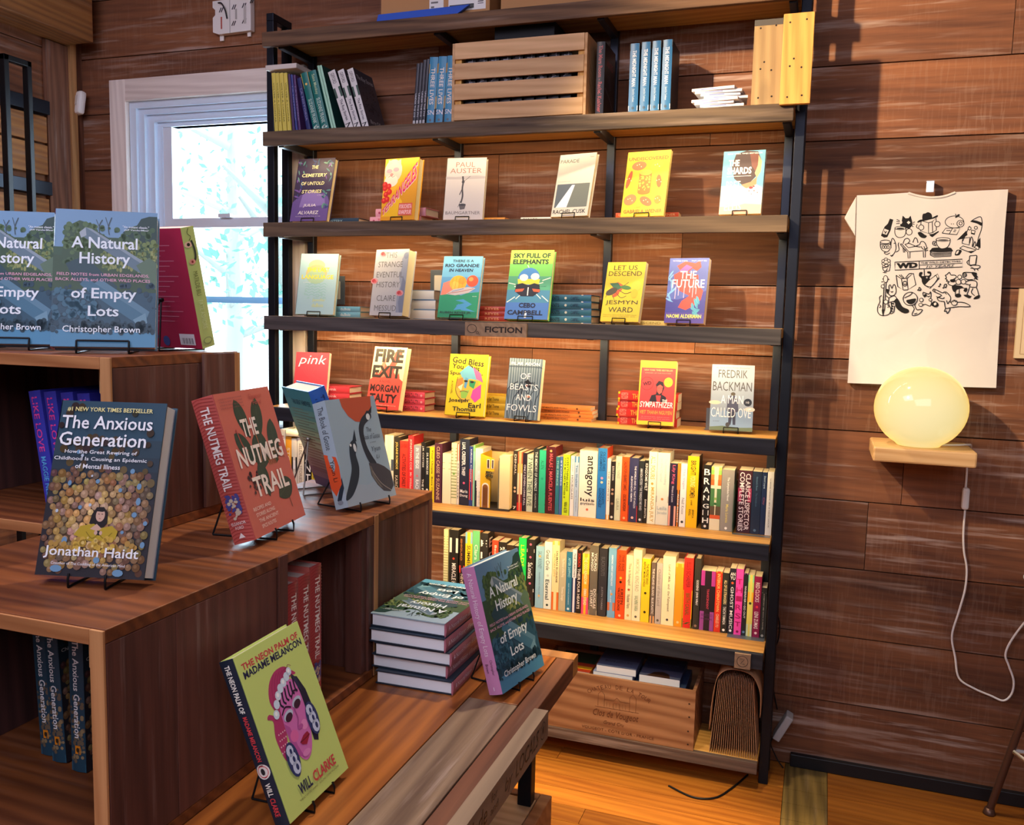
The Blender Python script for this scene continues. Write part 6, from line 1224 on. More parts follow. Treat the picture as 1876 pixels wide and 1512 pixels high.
# ------------------------------------------------------------------ the two rows of spines
def row_of_spines(data, zi, Y, where, grp, sc, ox, oy, dflt=.135):
    """(left px, right px, top px, cover, spine, description, printing[, options]) for a view scaled sc with origin ox, oy"""
    out = []; z = ZS[zi]+.0006
    for it in data:
        a, b, tp, cov, spn, desc, sp = it[:7]; op = it[7] if len(it) > 7 else {}
        sc_, ox_, oy_ = op.get('v', (sc, ox, oy)); y = Y+op.get('dy', 0)
        xl, xr = Xat(a/sc_+ox_, y, z), Xat(b/sc_+ox_, y, z)
        h_ = Zat(tp/sc_+oy_, (xl+xr)/2, y)-z
        out.append([xl, xr, h_, cov, spn, desc, sp, op, y])
    for p, q in zip(out, out[1:]):
        if q[0] < p[1]+.0012: m_ = (q[0]+p[1])/2; p[1] = m_-.0006; q[0] = m_+.0006
    for i, (xl, xr, h_, cov, spn, desc, sp, op, y) in enumerate(out):
        if desc is None: continue
        lo = [o_[5] for o_ in out[:i] if o_[5]]; hi = [o_[5] for o_ in out[i+1:] if o_[5]]
        lab = '%s spine between the %s and %s ones, %s' % (desc, lo[-1], hi[0], where) if lo and hi else '%s spine at the %s end of the %s' % (desc, 'left' if not lo else 'right', where)
        book(lab, op.get('w', min(dflt, -.030-y)), h_, xr-xl, cov, spn, op.get('p', 'efe2bc'), op.get('hard', False), op.get('art'), sp, M=M_spine(xr, y, z), group=grp)
    return out
def lt(t, c='f0ece0', a=.06, b=.94, w=(.28, .74)): return (t, a, b, c, w)
HB = {'hard': True}
V3, V4 = (4.937, 690, 740), (4.726, 1050, 740)
V6 = (3.829, 470, 570)
def side(c, *marks):
    def f(A):
        for m_ in marks: A.text(*m_)
    return f
D = [
 (166, 204, 830, 'ece6d8', 'eee8da', 'white red-lettered', [lt('FICTION', 'c05030', .1, .4)], {'v': V6, 'dy': -.072}),
 (206, 245, 880, 'e89a28', 'e8a02c', 'amber', [lt('STORIES', 'f0e0c0', .2, .7)], {'v': V6, 'dy': -.072}),
 (247, 284, 895, 'd8d2c4', 'dcd6c8', 'pale stone', [('#', .34, .62, '22242a'), lt('I', 'f0f0f0', .40, .56)], {'v': V6, 'dy': -.072}),
 (287, 332, 890, 'e6decc', 'eae2d0', 'ivory-toned', [lt('SELECTED STORIES', 'a89a80', .1, .8)], {'v': V6, 'dy': -.072}),
 (336, 384, 895, '24242a', '1e1e24', 'black-and-white', [('#', .06, .2, 'e8e4dc'), ('=', 'A', .28, .42, 'f0f0ee'), ('=', 'N', .46, .6, 'f0f0ee'), ('=', 'T', .64, .78, 'f0f0ee')], {'v': V6, 'dy': -.072}),
 (387, 430, 910, 'd8c23a', 'dcc840', 'sunny yellow', [lt('NOVEL', '4a4420', .2, .7)], {'v': V6, 'dy': -.072}),
 (433, 480, 870, 'd8d4c8', 'dad6ca', 'light grey', [lt('COLLECTED', '7a766a')], {'v': V6, 'dy': -.072}),
 (72, 150, 285, 'd8cfae', 'e8dcb4', 'cream landscape', [('#', .0, .38, 'f0e6c0'), ('#', .38, .56, '4a5560'), ('#', .56, .82, 'ded2b8'), ('#', .82, 1, '7aa0b4'), lt('M W', 'f0ece0', .40, .54)]),
 (152, 205, 300, '2a2724', '2e2a26', 'charcoal', [lt('JOLAINE ROMDOE', 'd8c060', .08, .52), lt('KAIROS', 'c8b8a0', .62, .86)], HB),
 (207, 279, 335, 'c8302c', 'd83a2e', 'scarlet', [lt('ACTIVITIES OF DAILY LIVING', '5a1a18', .22, .98), ('=', 'LISA HSIAO', .05, .12, '7a2018')]),
 (281, 330, 290, 'd02830', 'dc2c34', 'crimson', [lt('JONATHAN COE  Mr Wilder & me', 'f0c0b8', .05, .98)], {'hard': True}),
 (332, 396, 375, '8a8a96', '90909c', 'dusky grey', [lt('IN THE EDGE', 'e8e8ec', .05, .42), ('o', .55, 'c06a7a'), lt('RACHEL C', 'e8e8ec', .62, .96)]),
 (398, 434, 350, '1c1c1c', '201f20', 'white-lettered black', [lt('J.M. COETZEE', 'd8d8d0', .06, .42), lt('THE POLE', 'd8d8d0', .62, .94)], HB),
 (436, 473, 395, '20262a', '22282c', 'bird-patterned', [lt('DR. B BOOKS SIX', 'e0e0dc', .1, .5), ('o', .78, 'd8d8d4'), ('o', .9, 'c8c8c4')]),
 (475, 518, 390, 'd8c022', 'e0c828', 'lemon', [lt('Your Utopia  Bora Chung', '4a4010', .05, .95)]),
 (520, 585, 360, '4a2438', '52283e', 'wine purple', [lt('CLEO CASSE * SUZANNE', 'd0b090', .05, .95)], HB),
 (592, 668, 450, 'eadfb8', 'ece2c0', 'plain cream', [('#', .18, .19, 'c8ae78'), ('#', .30, .31, 'c8ae78')]),
 (671, 720, 355, 'dcd8b0', 'e2deb8', 'green-lined', [('#', .05*k+.08, .05*k+.094, '8a9a5a') for k in range(17)]+[('o', .5, '7aa848')]),
 (722, 742, 365, 'd0642a', 'e8e0d0', 'orange-topped', [('#', 0, .28, 'd8562a'), lt('PURCHASE', '3a3a3a', .32, .9)]),
 (745, 830, 320, '22283a', '252b3e', 'navy skull', [lt('LIAR, CREEPER, THIEF', 'f0f0f0', .05, .55, (.2, .62)), ('o', .66, 'd85a80'), ('=', 'Maria', .76, .81, 'e8e8e8'), ('=', 'Dong', .83, .88, 'e8e8e8')], HB),
 (832, 863, 385, '2c3e7a', '2f4488', 'blue and red', [('#', .38, .90, 'd0403a'), lt('Infinite Country', 'e8e8f0', .05, .6)]),
 (865, 882, 375, '8ac050', '8cc8b0', 'mint', [('#', 0, .10, '7ac040')]),
 (885, 952, 405, 'e0dccc', 'e8e4d8', 'white-and-ink', [('#', .55, 1, '1c2836'), lt('MIDDLESEX', 'f0f0f0', .38, .72, (.2, .8)), ('o', .83, 'd8d8d0'), lt('EUGENIDES', '9ab0c0', .74, .96, (.55, .8))]),
 (960, 1222, 340, None, None, None, None),
 (1227, 1264, 425, '2e2824', '342e2a', 'cream-circle', [lt('DENIAL', 'd8d0c0', .06, .4), ('o', .62, 'e0c098'), ('o', .68, 'e0c098'), ('=', '7', .93, .98, 'e8e0d0')]),
 (1266, 1311, 435, 'c8603a', 'd8a878', 'red and sunset', [('#', 0, .2, 'a85a3a'), ('#', .2, .36, 'e0b05a'), ('#', .36, .72, 'e8d8b0'), ('#', .72, .86, '7a2a2a'), ('#', .86, 1, 'd8302c')]),
 (1313, 1349, 445, '241a26', '2a1e2c', 'aubergine', [lt('ONLY LOVERS LONG FULL', 'e0d8e0', .2, .9)]),
 (1351, 1406, 460, 'b8c8b0', 'c0ccb4', 'sage white-block', [lt('7 WHEN THEY LIVE', '4a5a4a', .05, .9, (.15, .85))]),
 (1408, 1458, 405, '24282a', '282c2e', 'slate', [lt('THE MEMORY OF ANIMALS', 'c8d0c8', .05, .66), lt('CLAIRE FULLER', 'b0b8b0', .70, .93, (.4, .65))], HB),
 (1460, 1519, 420, '1f8a6a', '2fae86', 'emerald', [('#', .28, .285, '1a6a50'), lt('ALIEN', '167a5c', .16, .30), ('o', .45, '23967a'), ('#', .68, .69, '1a6a50'), ('#', .86, .87, '1a6a50')], HB),
 (1521, 1606, 390, '7a1f28', '4a1620', 'dark-red dotted', [('o', .06, 'c8a060')]+[lt('MALAS | MARCELA FUENTES', 'd05a60', .10, .95, (.25, .72))]+[('#', .0, .012, 'b83a3a')], HB),
 (1610, 1643, 480, '2a6a7a', '2c7080', 'deep teal', [lt('THE PRINCE', '9ac8c0', .06, .5)]),
 (1645, 1672, 478, '3c5a94', '4464a0', 'cornflower', [lt('STORIES', 'c0d0e8', .06, .5)]),
 (1674, 1736, 460, 'b8d820', 'c4e02a', 'neon lime', [lt('EVERYTHING ENDS', '3a4210', .05, .6, (.5, .8)), lt('YOUR MOTHER\'S MOTHER IS', '3a4210', .05, .72, (.15, .42)), lt('NINA ALTER', '3a4210', .78, .96)]),
 (1742, 1798, 472, 'dcdcd8', 'e2e2de', 'chalk white', [lt('HOURGLASS', '6a6a6a', .32, .72), lt('MORRIS', '9a9a9a', .05, .26, (.4, .65))]),
 (-20, 38, 455, 'a8bcd0', 'b0c4d8', 'powder blue', [('#', 0, .1, '4a8ac0'), lt('Tim Shelter', '3a6a98', .14, .52), lt('Georgi Gospodinov', '5a7a98', .56, .92, (.4, .65))], {'v': V4}),
 (42, 195, 405, 'e4dec8', 'ebe5d0', 'broad cream', [('#', .0, .01, 'd8d0b0'), lt('antagony', '1e1c1c', .08, .68, (.32, .80)), ('=', 'luis', .71, .76, '2a2828'), ('=', 'goytisolo', .77, .82, '2a2828'), ('o', .88, 'd0684a')], {'v': V4}),
 (199, 277, 385, 'd84a24', '2e7cc4', 'bright blue', [lt('OLGA DIES', '163a6a', .05, .32, (.54, .82)), lt('DREAMING', '163a6a', .05, .32, (.2, .48)), ('o', .42, 'e090a8'), ('o', .48, 'e8d0a0'), lt('XOCHITL', '163a6a', .56, .80, (.54, .82)), lt('GONZALEZ', '163a6a', .56, .84, (.2, .48))], {'v': V4, 'hard': True}),
 (281, 310, 475, 'e8e0d0', 'ece6d8', 'narrow white', [lt('THE PROPHETS', '7a6a5a', .2, .7), ('#', .92, 1, 'e8a040')], {'v': V4}),
 (312, 350, 500, '24201e', '282422', 'black photo', [lt('BURN IT DOWN', 'd0c8c0', .08, .32), ('o', .48, 'b08a70'), ('o', .55, 'b08a70'), ('o', .72, '8a6a58'), ('o', .95, 'd8d8d0')], {'v': V4}),
 (353, 405, 455, 'c0c8a8', 'ccd2b4', 'pale sage', [lt('SMALL THINGS', '9aa488', .08, .34), lt('LAURA', '9aa488', .66, .84)], {'v': V4, 'hard': True}),
 (407, 468, 460, 'd8501c', 'e0561e', 'burnt orange', [lt('CALLING FOR A BLANKET DANCE', '5a1e0c', .06, .52), lt('OSCAR HOKEAH', '5a1e0c', .58, .84), ('o', .95, 'f0b080')], {'v': V4}),
 (471, 549, 470, '2e3050', '34365a', 'midnight-blue', [('#', .74, 1, 'c8302a'), lt('THE WORLD AND ALL THAT IT HOLDS', 'e8e8ec', .12, .78, (.58, .78)), lt('ALEKSANDAR HEMON', 'e8e8ec', .28, .68, (.22, .42)), ('o', .93, 'f0b0a0')], {'v': V4, 'hard': True}),
 (552, 600, 495, '22262a', '262a2e', 'graphite', [lt('AMANDA PETERS * THE THREADS WE SHED', 'c8ccd0', .12, .8), ('o', .95, 'd0d0d0')], {'v': V4}),
 (602, 634, 490, '24221c', '1e1e1c', 'black and gold', [lt('KINGDOMS WILT', 'f0ece0', .05, .48, (.15, .85)), lt('DANA SPIOTTA', 'f0ece0', .62, .92)], {'v': V4}),
 (636, 706, 415, 'e8e2c8', 'f0ead0', 'ivory', [lt('ALL FOURS', 'c8a84a', .06, .38, (.25, .78)), ('o', .44, 'c8a84a'), lt('MIRANDA JULY', 'c8a84a', .49, .97, (.25, .78))], {'v': V4, 'hard': True}),
 (709, 815, 425, 'd4d4c4', 'dcdccc', 'pale silver', [lt('The Word Wedding', 'a8c0c0', .08, .44, (.55, .78)), lt('in the Capital', 'a8c0c0', .08, .4, (.22, .45)), ('#', .60, .69, 'b8b0a0'), ('o', .64, 'd08a4a'), ('=', 'Leila', .74, .79, 'a8b8b8'), ('=', 'Jacobs', .81, .86, 'a8b8b8')], {'v': V4, 'hard': True}),
 (818, 882, 515, '221f34', '26233a', 'pink-footed', [('#', .68, 1, 'e0a090'), lt('Lily King', 'd05a78', .03, .33, (.25, .75)), lt('Writers & Lovers', 'c8c0d0', .36, .62, (.35, .62)), ('o', .76, '26233a'), ('o', .90, '26233a')], {'v': V4}),
 (884, 911, 515, 'd87828', 'e0802c', 'tangerine', [('#', .42, 1, '1e1c1c'), lt('ALICE ELLIOTT', 'e8e4dc', .48, .94)], {'v': V4}),
 (913, 966, 518, 'e2dcdc', 'e8e4e2', 'mauve-lettered', [lt('The Vegan', 'c0a0c0', .08, .40), lt('Nell Knox', '9a9a9a', .54, .80), ('o', .92, '3a3a3a')], {'v': V4}),
 (969, 1066, 455, '26201c', 'f0b818', 'golden yellow', [lt('BRIGHT', '2a2010', .06, .26), lt('YOUNG', 'f0dc90', .27, .42), lt('WOMEN', '2a2010', .43, .58), lt('a novel', '6a5010', .61, .68, (.4, .6)), lt('JESSICA', '2a2010', .74, .86, (.52, .72)), lt('KNOLL', '2a2010', .74, .83, (.26, .46))], {'v': V4, 'hard': True}),
 (1107, 1171, 530, '1c1c1c', '1e1e1e', 'block-lettered black', [('=', 'B', .06, .16, 'ecece8'), ('=', 'R', .20, .30, 'ecece8'), ('=', 'A', .34, .43, 'ecece8'), ('=', 'N', .47, .55, 'ecece8'), ('=', 'G', .60, .67, 'ecece8'), ('=', 'I', .70, .78, 'ecece8'), ('=', 'H', .82, .90, 'ecece8'), ('o', .95, 'd0d0cc')], {'v': V4, 'hard': True}),
 (1174, 1263, 548, 'd8d0b0', 'dcd4b8', 'leaf-painted', [('#', 0, .05, 'a8c860'), ('#', .05, .12, '8ac858'), ('#', .12, .20, 'e0803c'), ('#', .20, .29, 'e06a34'), ('#', .34, .62, '4a7a4a'), ('#', .62, .76, '5a4a3a'), ('#', .76, .82, 'd05a34'), ('o', .5, '8ab05a'), ('o', .58, '3a6a3a')], {'v': V4}),
 (1266, 1373, 572, '8a8682', '8f8b87', 'broad mid-grey', [lt('The Lampedusa Novel', 'ecebe6', .12, .50, (.42, .64)), lt('Maria Loretta', 'd8c878', .56, .86, (.42, .64)), ('o', .95, 'f0f0ec')], {'v': V4}),
 (1378, 1406, 530, None, None, None, None, {'v': V4}),
 (1410, 1526, 578, '3a1c28', '42202c', 'black-rose', [('#', .28, .5, 'a83a5c'), lt('CLARICE LISPECTOR', 'f0e4e4', .05, .95, (.54, .90)), lt('COMPLETE STORIES', 'f0e4e4', .03, .97, (.10, .46))], {'v': V4}),
 (1529, 1608, 588, '1f2c40', '223046', 'navy', [lt('Giovanni\'s Room', '6a90a8', .08, .3, (.42, .6)), lt('The Notebook', '4a6a80', .34, .56, (.42, .6)), ('o', .94, '5a7a90')], {'v': V4}),
 (1611, 1654, 594, '1c2840', '203050', 'narrow navy', [lt('David Lopez', 'b0c8d8', .06, .26), lt('City', 'a05a70', .40, .52)], {'v': V4}),
 (1658, 1712, 590, 'd8d8d0', 'e0e0da', 'dotted white', [lt('WRITE NIGHT', '6a6a64', .1, .45, (.4, .56)), lt('BY A NEW HOUR', '6a6a64', .48, .88, (.4, .56))], {'v': V4}),
]
rowD = row_of_spines(D, 5, -.118, 'upper spine row', 'upper row of spine-out books', *V3)
V5, V7 = (5.685, 800, 940), (5.4, 1100, 960)
E_ = [
 (66, 112, 172, 'd8d4a0', 'e0dca8', 'pale lime', [('#', .04*k+.1, .04*k+.112, 'a8a870') for k in range(18)]),
 (127, 214, 178, '22211f', '262523', 'black label-stacked', [('#', .12, .34, 'e4e0d4'), ('o', .43, 'c8402c'), lt('MIRACLE HOUSE', 'f0ece4', .50, .98, (.3, .78)), lt('IVAN', '2a2828', .16, .30)]),
 (229, 287, 240, '2a1e1a', '2e221e', 'dark brown', [lt('ISHIGURO', 'd08a4a', .05, .4, (.2, .5)), ('#', .48, .60, 'c83a2c'), lt('NEVER LET', 'e0d4c0', .62, .95)]),
 (290, 361, 202, 'e87a9a', 'e8d030', 'blue-yellow-pink', [('#', 0, .17, '8ac0dc'), ('#', .58, 1, 'e85a90'), lt('SUMMER', '4a4020', .2, .54, (.25, .75)), lt('FICTION', '7a2040', .62, .94, (.25, .75))]),
 (364, 438, 188, 'e0702c', '6abf80', 'sea-green', [lt('Clara Reads', 'e0f0e0', .2, .7), ('#', .80, 1, 'e0702c')]),
 (442, 521, 212, '2a2826', '2e2c2a', 'spaced-capital', [('=', 'E', .1, .2, 'f0f0ec'), ('=', 'L', .28, .38, 'f0f0ec'), ('=', 'L', .46, .56, 'f0f0ec'), ('=', 'A', .64, .74, 'f0f0ec')], {'art': lambda A: (A.text('E', .2, .7, .78, .92, 'f0f0ec'), A.text('E', .2, .7, .56, .70, 'f0f0ec')), 'hard': True}),
 (566, 630, 285, 'c8402a', 'd0482e', 'tomato red', [lt('Beautiful Country', 'f0d8c8', .08, .8)]),
 (633, 710, 305, '26221e', '2a2622', 'black A-lettered', [lt('A GARDEN', 'f0ece4', .08, .5, (.2, .5)), lt('RUINED', 'f0ece4', .08, .4, (.54, .82))]),
 (714, 788, 335, '33281e', '382c22', 'umber', [lt('BURIED', 'b8a890', .1, .5)]),
 (791, 836, 345, '1e1c1a', '22201e', 'black small-lettered', [lt('b. stories', 'f0f0ec', .08, .5)]),
 (842, 920, 262, '18b84a', '22cc58', 'vivid green', [lt('LEADS', 'c8e020', .1, .42)], {'hard': True}),
 (926, 1004, 278, '242220', '282624', 'black pink-glyph', [('o', .07, 'c86a88'), ('#', .14, .19, 'e8e4dc'), ('o', .26, 'c86a88'), lt('Salonika', 'f0ece4', .34, .58, (.2, .8)), ('o', .65, 'c86a88'), ('#', .73, .78, 'e8e4dc'), ('o', .88, '8a3048')], {'hard': True}),
 (1021, 1105, 347, '8ab8cc', '94c2d6', 'sky blue', [lt('SALLY ROONEY', '6a8a9a', .08, .36), ('o', .16, 'e0b060'), lt('Beautiful World, Where Are You', '7a9aaa', .42, .84, (.4, .6)), ('o', .80, 'e0b060')], {'hard': True}),
 (1109, 1187, 302, 'd8e4d8', 'dfeadf', 'pale mint script', [lt('Great Circle', '3a4a44', .12, .42, (.2, .7)), ('o', .5, 'c0ccc4'), lt('Eternal', '3a4a44', .56, .86, (.2, .7)), ('o', .94, '2a3a34')]),
 (1190, 1263, 292, 'e8d8a8', 'ecd8a0', 'sunset sand', [('#', 0, .06, 'f0b850'), ('#', .74, 1, 'd86a28'), lt('SALMAN RUSHDIE', '3a2a1c', .14, .60, (.55, .8)), lt('VICTORY CITY', 'd8904a', .18, .52, (.2, .45))]),
 (1266, 1336, 412, 'b0a888', 'b8b090', 'greige', [lt('The Power of the Dog', 'e4dfcc', .10, .42), lt('Thomas Savage', 'e4dfcc', .58, .82)]),
 (1339, 1396, 405, '2a6a8a', '2e7292', 'ocean blue', [lt('AFTER SAPPHO', '9ad0e0', .10, .42), lt('SELBY WYNN SCHWARTZ', 'b0d4e0', .52, .88, (.4, .6)), ('o', .95, 'd0e4ea')]),
 (1399, 1443, 380, '1c2850', 'e0e0e4', 'royal-blue', [('#', .45, 1, '1f2f60'), lt('THE FURROWS', '3a3a48', .06, .44), lt('NAMWALI SERPELL', 'e4e4ec', .47, .92)]),
 (1446, 1499, 388, '1e1614', '241a18', 'black red-capped', [('#', 0, .07, '8a2a20'), lt('SOROKIN', 'c83a2c', .05, .26, (.2, .7)), lt('THEIR FOUR HEARTS', 'ece4dc', .29, .93, (.2, .7))], {'hard': True}),
 (1502, 1573, 424, 'e8a020', 'f0b028', 'lime-orange-pink', [('#', 0, .10, 'c8dc50'), ('#', .10, .34, 'ecd034'), ('#', .34, .72, 'f0922c'), ('#', .72, 1, 'e84a70'), lt('THE ODD KINGDOM', 'f4e8b0', .06, .5), lt('EMMA STEAD', 'f4e0c0', .58, .85)]),
 (1577, 1665, 342, '3a3430', '6a6256', 'grey-brown photo', [('#', .34, .68, '26221e'), lt('YOUNG', 'f0ece0', .10, .36, (.54, .84)), lt('MUNGO', 'f0ece0', .10, .36, (.18, .46)), lt('DOUGLAS', 'f0ece0', .62, .90, (.54, .84)), lt('STUART', 'f0ece0', .64, .88, (.18, .46)), ('#', .93, 1, 'a89a80')], {'hard': True}),
 (1672, 1757, 372, '2a2a2e', '303036', 'charcoal', [lt('BLACKOUTS', '5a5a60', .12, .4), lt('JUSTIN TORRES', '8a8a90', .56, .9, (.35, .6))], {'hard': True}),
 (62, 137, 240, '6aa0c8', '72a8d0', 'azure swirl', [lt('DEMONIC GREAT EARTHQUAKE', 'e8f0f4', .10, .54, (.35, .6)), ('o', .66, 'e0a050'), ('#', .78, .9, 'c06a4a'), lt('JULY VAN DYE', 'e8f0f4', .60, .78, (.3, .5))], {'v': V7}),
 (141, 233, 262, 'd8481c', 'e04e1e', 'deep orange', [lt('THE FIVE', '4a1a0c', .06, .30, (.54, .82)), lt('WOUNDS', '4a1a0c', .06, .30, (.2, .48)), ('o', .40, 'f0b030'), ('o', .46, '2a1a14'), lt('KIRSTIN', '4a1a0c', .56, .78, (.54, .82)), lt('VALDEZ QUADE', '4a1a0c', .54, .88, (.2, .48)), ('o', .95, 'f0c0a0')], {'v': V7, 'hard': True}),
 (236, 302, 312, 'e6daa8', 'eadeb0', 'buttery cream', [lt('This Is Salvaged', '8a7a58', .12, .46), ('o', .53, 'b05a3a'), lt('Vauhini Vara', '8a7a58', .60, .82), ('o', .93, 'c89a5a')], {'v': V7}),
 (305, 387, 258, 'e6dcb4', 'ece2bc', 'pale cream', [lt('IMMORTAL KING RAO', 'b8ac88', .12, .58), lt('VAUHINI VARA', '7a9a70', .64, .86), ('o', .94, '5a5a50')], {'v': V7}),
 (391, 474, 346, 'ecc428', 'f0cc2c', 'black-splashed yellow', [lt('THE PEOPLE WHO', '2a2410', .08, .4, (.5, .8)), lt('REPORT MORE STRESS', '2a2410', .05, .44, (.2, .42)), ('o', .54, '2a2410'), ('o', .84, '2a2410')], {'v': V7}),
 (484, 528, 382, '4a3a30', '6a5a50', 'taupe', [lt('THE INLAND ISLAND', 'ece4d8', .1, .55), lt('BLUE PLASTIC', 'ece4d8', .58, .85), ('#', .88, 1, 'e8a868')], {'v': V7}),
 (535, 592, 388, 'b0a8a0', 'b8b0a8', 'warm grey', [lt('Children of the Land', '8a827a', .1, .7), ('o', .94, '5a544c')], {'v': V7}),
 (595, 718, 322, 'ece0b0', 'f0e6ba', 'wide handwritten', [lt('Land of Milk  and  the Palimpsest', '8a8060', .12, .80, (.40, .64)), ('o', .92, '4a4640')], {'v': V7}),
 (721, 800, 392, 'e89420', 'f09c24', 'amber-orange', [('#', 0, .06, 'f0b848'), ('o', .93, 'f4d090')], {'v': V7}),
 (803, 893, 338, 'c83a2c', 'e03028', 'red-yellow-green', [('#', .46, .87, 'f0c81c'), ('#', .87, 1, '3aa83a'), lt('ELLIS SCHAEFER', '6a1410', .06, .42), lt('BIRTH CANAL', '6a5a10', .50, .82), ('=', 'z', .91, .95, '185a18')], {'v': V7, 'hard': True}),
 (907, 967, 345, '2e2c2a', '34322e', 'dark grey', [lt('GODSEND  JOHN WRAY', 'f0ecec', .30, .66), ('o', .95, '9a7a6a')], {'v': V7, 'hard': True}),
 (974, 1113, 466, '241c22', '281e26', 'purple-banded', [('#', 0, .25, 'a8388c'), ('#', .68, 1, '9a4a98'), lt('TRANSCENDENT', 'c84a60', .30, .64, (.44, .60)), ('=', 'SELECTED', .72, .76, '5a2a5a'), ('=', 'POEMS', .79, .82, '5a2a5a')], {'v': V7}),
 (1117, 1181, 472, 'd03020', 'dc3622', 'signal red', [('#', 0, .02, 'f0a030'), lt('INTERIOR CHINATOWN', 'f0c878', .04, .66, (.25, .7)), lt('CHARLES YU', 'f0c8a8', .70, .92)], {'v': V7}),
 (1184, 1245, 486, '262624', '2c2c2a', 'dark olive-black', [lt('ALL OF US STRANGERS', 'ecdca0', .12, .52), lt('TAICHI YAMADA', 'ecece4', .56, .86), ('o', .95, 'f0f0ec')], {'v': V7}),
 (1252, 1312, 442, '1e1e2a', '222230', 'blue-black', [('=', 'AN', .06, .11, 'f0f0f0'), ('=', 'YU', .12, .17, 'f0f0f0'), ('o', .22, 'd05a34'), lt('GHOST MUSIC', 'ecece8', .28, .92, (.25, .75)), ('o', .95, 'f0f0f0')], {'v': V7}),
 (1314, 1386, 447, 'e83aa0', 'f048ac', 'hot pink', [('=', 'T', .15, .23, 'b01860'), ('=', 'H', .28, .36, 'b01860'), ('=', 'I', .41, .49, 'b01860'), ('=', 'R', .54, .62, 'b01860'), ('=', 'S', .67, .75, 'b01860'), ('=', 'T', .80, .87, 'b01860'), ('o', .95, '8a1050')], {'v': V7}),
 (1391, 1432, 490, '1c1e22', '202428', 'tight-lettered black', [lt('WHEREVER I GO OUT', 'e8e8e4', .2, .72), ('#', .0, .02, '8a3a9a'), ('o', .94, '6a90b0')], {'v': V7}),
 (1435, 1492, 506, 'd8d060', 'e0d468', 'mint and yellow', [('#', 0, .12, '8ad0a0'), ('#', .12, .28, 'b8d070'), ('#', .28, .44, 'f0b030'), ('#', .80, 1, 'c8d8b0'), ('o', .46, '3a3a2a')], {'v': V7}),
 (1496, 1567, 522, '7a1840', '8a1c48', 'burgundy', [lt('RED CLOCKS', 'f0e0e0', .10, .42, (.2, .75)), ('o', .5, 'e8384a'), lt('LENI ZUMAS', 'f0e0e0', .58, .86, (.2, .75)), ('o', .93, 'f0d0d0')], {'v': V7}),
 (1572, 1622, 632, '1e2022', '222528', 'short black', [('#', .1, .106, '8a8a88'), lt('COMFORT ME WITH A NOVEL', 'a8a8a4', .12, .84, (.4, .6)), ('o', .95, '9a9a98')], {'v': V7}),
]
rowE = row_of_spines(E_, 6, -.100, 'lower spine row', 'lower row of spine-out books', *V5)

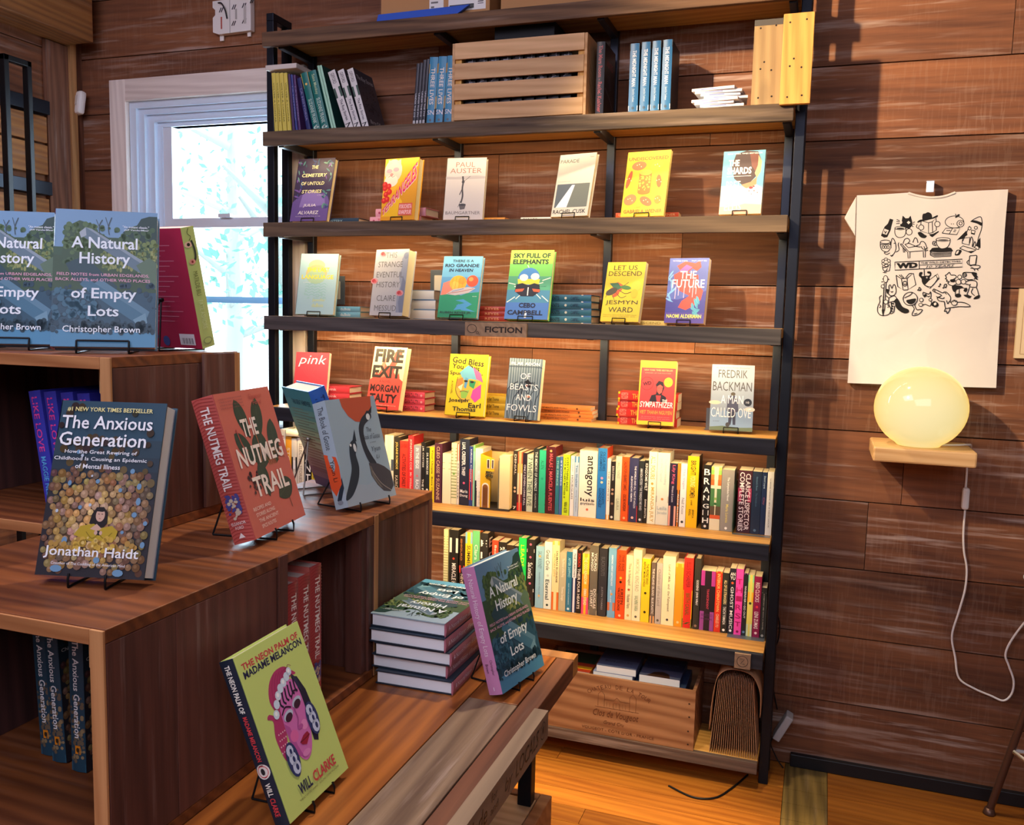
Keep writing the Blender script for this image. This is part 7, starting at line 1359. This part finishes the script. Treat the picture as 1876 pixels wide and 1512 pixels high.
# the street-scene book nook and the metal bookends among the spines
def nook():
    xl, xr, h_ = rowD[[r_[5] for r_ in rowD].index('white-and-ink')+1][:3]
    y = -.150; z = ZS[5]+.0006; d = .115; w_ = xr-xl; h_ = .206
    o = thing('book_nook', 'miniature street-scene book nook with arched door and yellow wall between spines', 'ornament', ((xl+xr)/2, y, z))
    YE, CRM_, DKB, GR = C('e0b020', .6), C('e6d09a', .7), C('3a342e', .7), C('6a6450', .8)
    a = xl+.0; b = xl+w_*.62
    MB().box(a, xr, y, y+d, z, z+.006, DKB).build('base', o)
    MB().box(b+.002, xr-.001, y+.004, y+d, z+.0065, z+h_, CRM_).build('side_block', o, bevel=.001)
    MB().box(a, b+.0015, y+d-.004, y+d, z+.0065, z+h_*.98, C('d8c080', .7)).build('back_wall', o)
    wl = MB()
    xa = a+w_*.34
    wl.box(a, a+.003, y, y+d-.0045, z+.0065, z+h_, YE)
    wl.prism([(a+.0032, z+.0065), (xa, z+.0065), (xa, z+h_*.52), (a+w_*.22, z+h_*.56), (a+w_*.18, z+h_*.62), (a+w_*.18, z+h_*.70), (a+w_*.47, z+h_*.70), (a+w_*.47, z+h_*.93), (a+.0032, z+h_)], lambda p, q, e: (p, e, q), y, y+.003, YE)
    wl.build('facade', o)
    wx = MB().box(b-.0025, b+.0015, y+.004, y+d-.0045, z+.0065, z+h_*.90, GR)
    wx.box(a+w_*.36, b-.003, y+d-.03, y+d-.026, z+.0065, z+h_*.88, C('57503e', .8))
    wx.build('alley_wall', o)
    dr = MB(); cx = a+w_*.185; WHT = C('e8e0d0', .6)
    arch = [(cx-.0105, z+.008), (cx+.0105, z+.008), (cx+.0105, z+h_*.40)]+[(cx+.0105*math.cos(t), z+h_*.40+.012*math.sin(t)) for t in [math.pi*k/8 for k in range(1, 8)]]+[(cx-.0105, z+h_*.40)]
    big = [(cx+(p-cx)*1.3, z+.007+(q-z-.007)*1.06) for p, q in arch]
    dr.prism(big, lambda p, q, e: (p, e, q), y-.0015, y-.0003, WHT); dr.prism(arch, lambda p, q, e: (p, e, q), y-.003, y-.0017, C('8a5628', .6))
    for k in range(3): dr.box(cx-.007+.0052*k, cx-.004+.0052*k, y-.0036, y-.0031, z+.016, z+h_*.40, C('6a3e1c', .6))
    dr.build('door', o)
    wn = MB()
    for x0, zz, ww, hh in ((a+w_*.24, .76, .007, .030), (a+w_*.40, .76, .005, .030)): wn.box(x0-.002, x0+ww+.002, y-.0014, y-.0003, z+h_*zz-.002, z+h_*zz+hh+.002, WHT); wn.box(x0, x0+ww, y-.0022, y-.0015, z+h_*zz, z+h_*zz+hh, C('4a3428', .4))
    for zz in (.40, .70): wn.box(b-.0155, b-.0035, y+d-.0325, y+d-.0305, z+h_*zz, z+h_*zz+.034, WHT); wn.box(b-.0135, b-.0055, y+d-.0335, y+d-.0326, z+h_*zz+.003, z+h_*zz+.031, C('3a342e', .4))
    wn.build('little_window', o)
    lv = MB(); rnd = random.Random(3)
    for k in range(70):
        c = Vector((a+w_*rnd.uniform(.20, .46), y-.003-rnd.random()*.004, z+h_*rnd.uniform(.58, .70))); e1 = Vector((rnd.uniform(-1, 1), rnd.uniform(-.4, .4), rnd.uniform(-1, 1))).normalized()*.003; e2 = e1.orthogonal().normalized()*.0018
        lv.add([c-e1, c+e2, c+e1, c-e2], [(0, 1, 2, 3)], C('3c3a28', .8))
    tag(lv.build('ivy', o), kind='stuff')
nook()
GB = C('5a7a66', .4, .5)
rD = rowD[[r_[5] for r_ in rowD].index('broad mid-grey')+1]; xl = rD[0]+.001
o = thing('bookend', 'green metal bookend holding the last books of the upper spine row', 'bookend', (xl, -.15, ZS[5]))
MB().box(xl, xl+.0012, -.138, -.04, ZS[5]+.0002, ZS[5]+.168, GB).build('upright', o); 
MB().box(xl+.0013, -.004, -.150, -.128, ZS[5]+.0001, ZS[5]+.0005, GREYM).build('foot', o)
xl = Xat(1332, -.115, ZS[6]); zz = ZS[6]
o = thing('bookend', 'grey metal bookend under the right end of the lower spine row', 'bookend', (xl, -.12, zz))
MB().box(xl, -.006, -.135, -.032, zz+.0001, zz+.0005, GREYM).build('foot', o)
xr_ = rowE[-1][1]+.0015
MB().box(xr_, xr_+.001, -.125, -.032, zz+.0006, zz+.15, C('6a6e70', .4, .5)).build('upright', o)
bpy.context.view_layer.update()
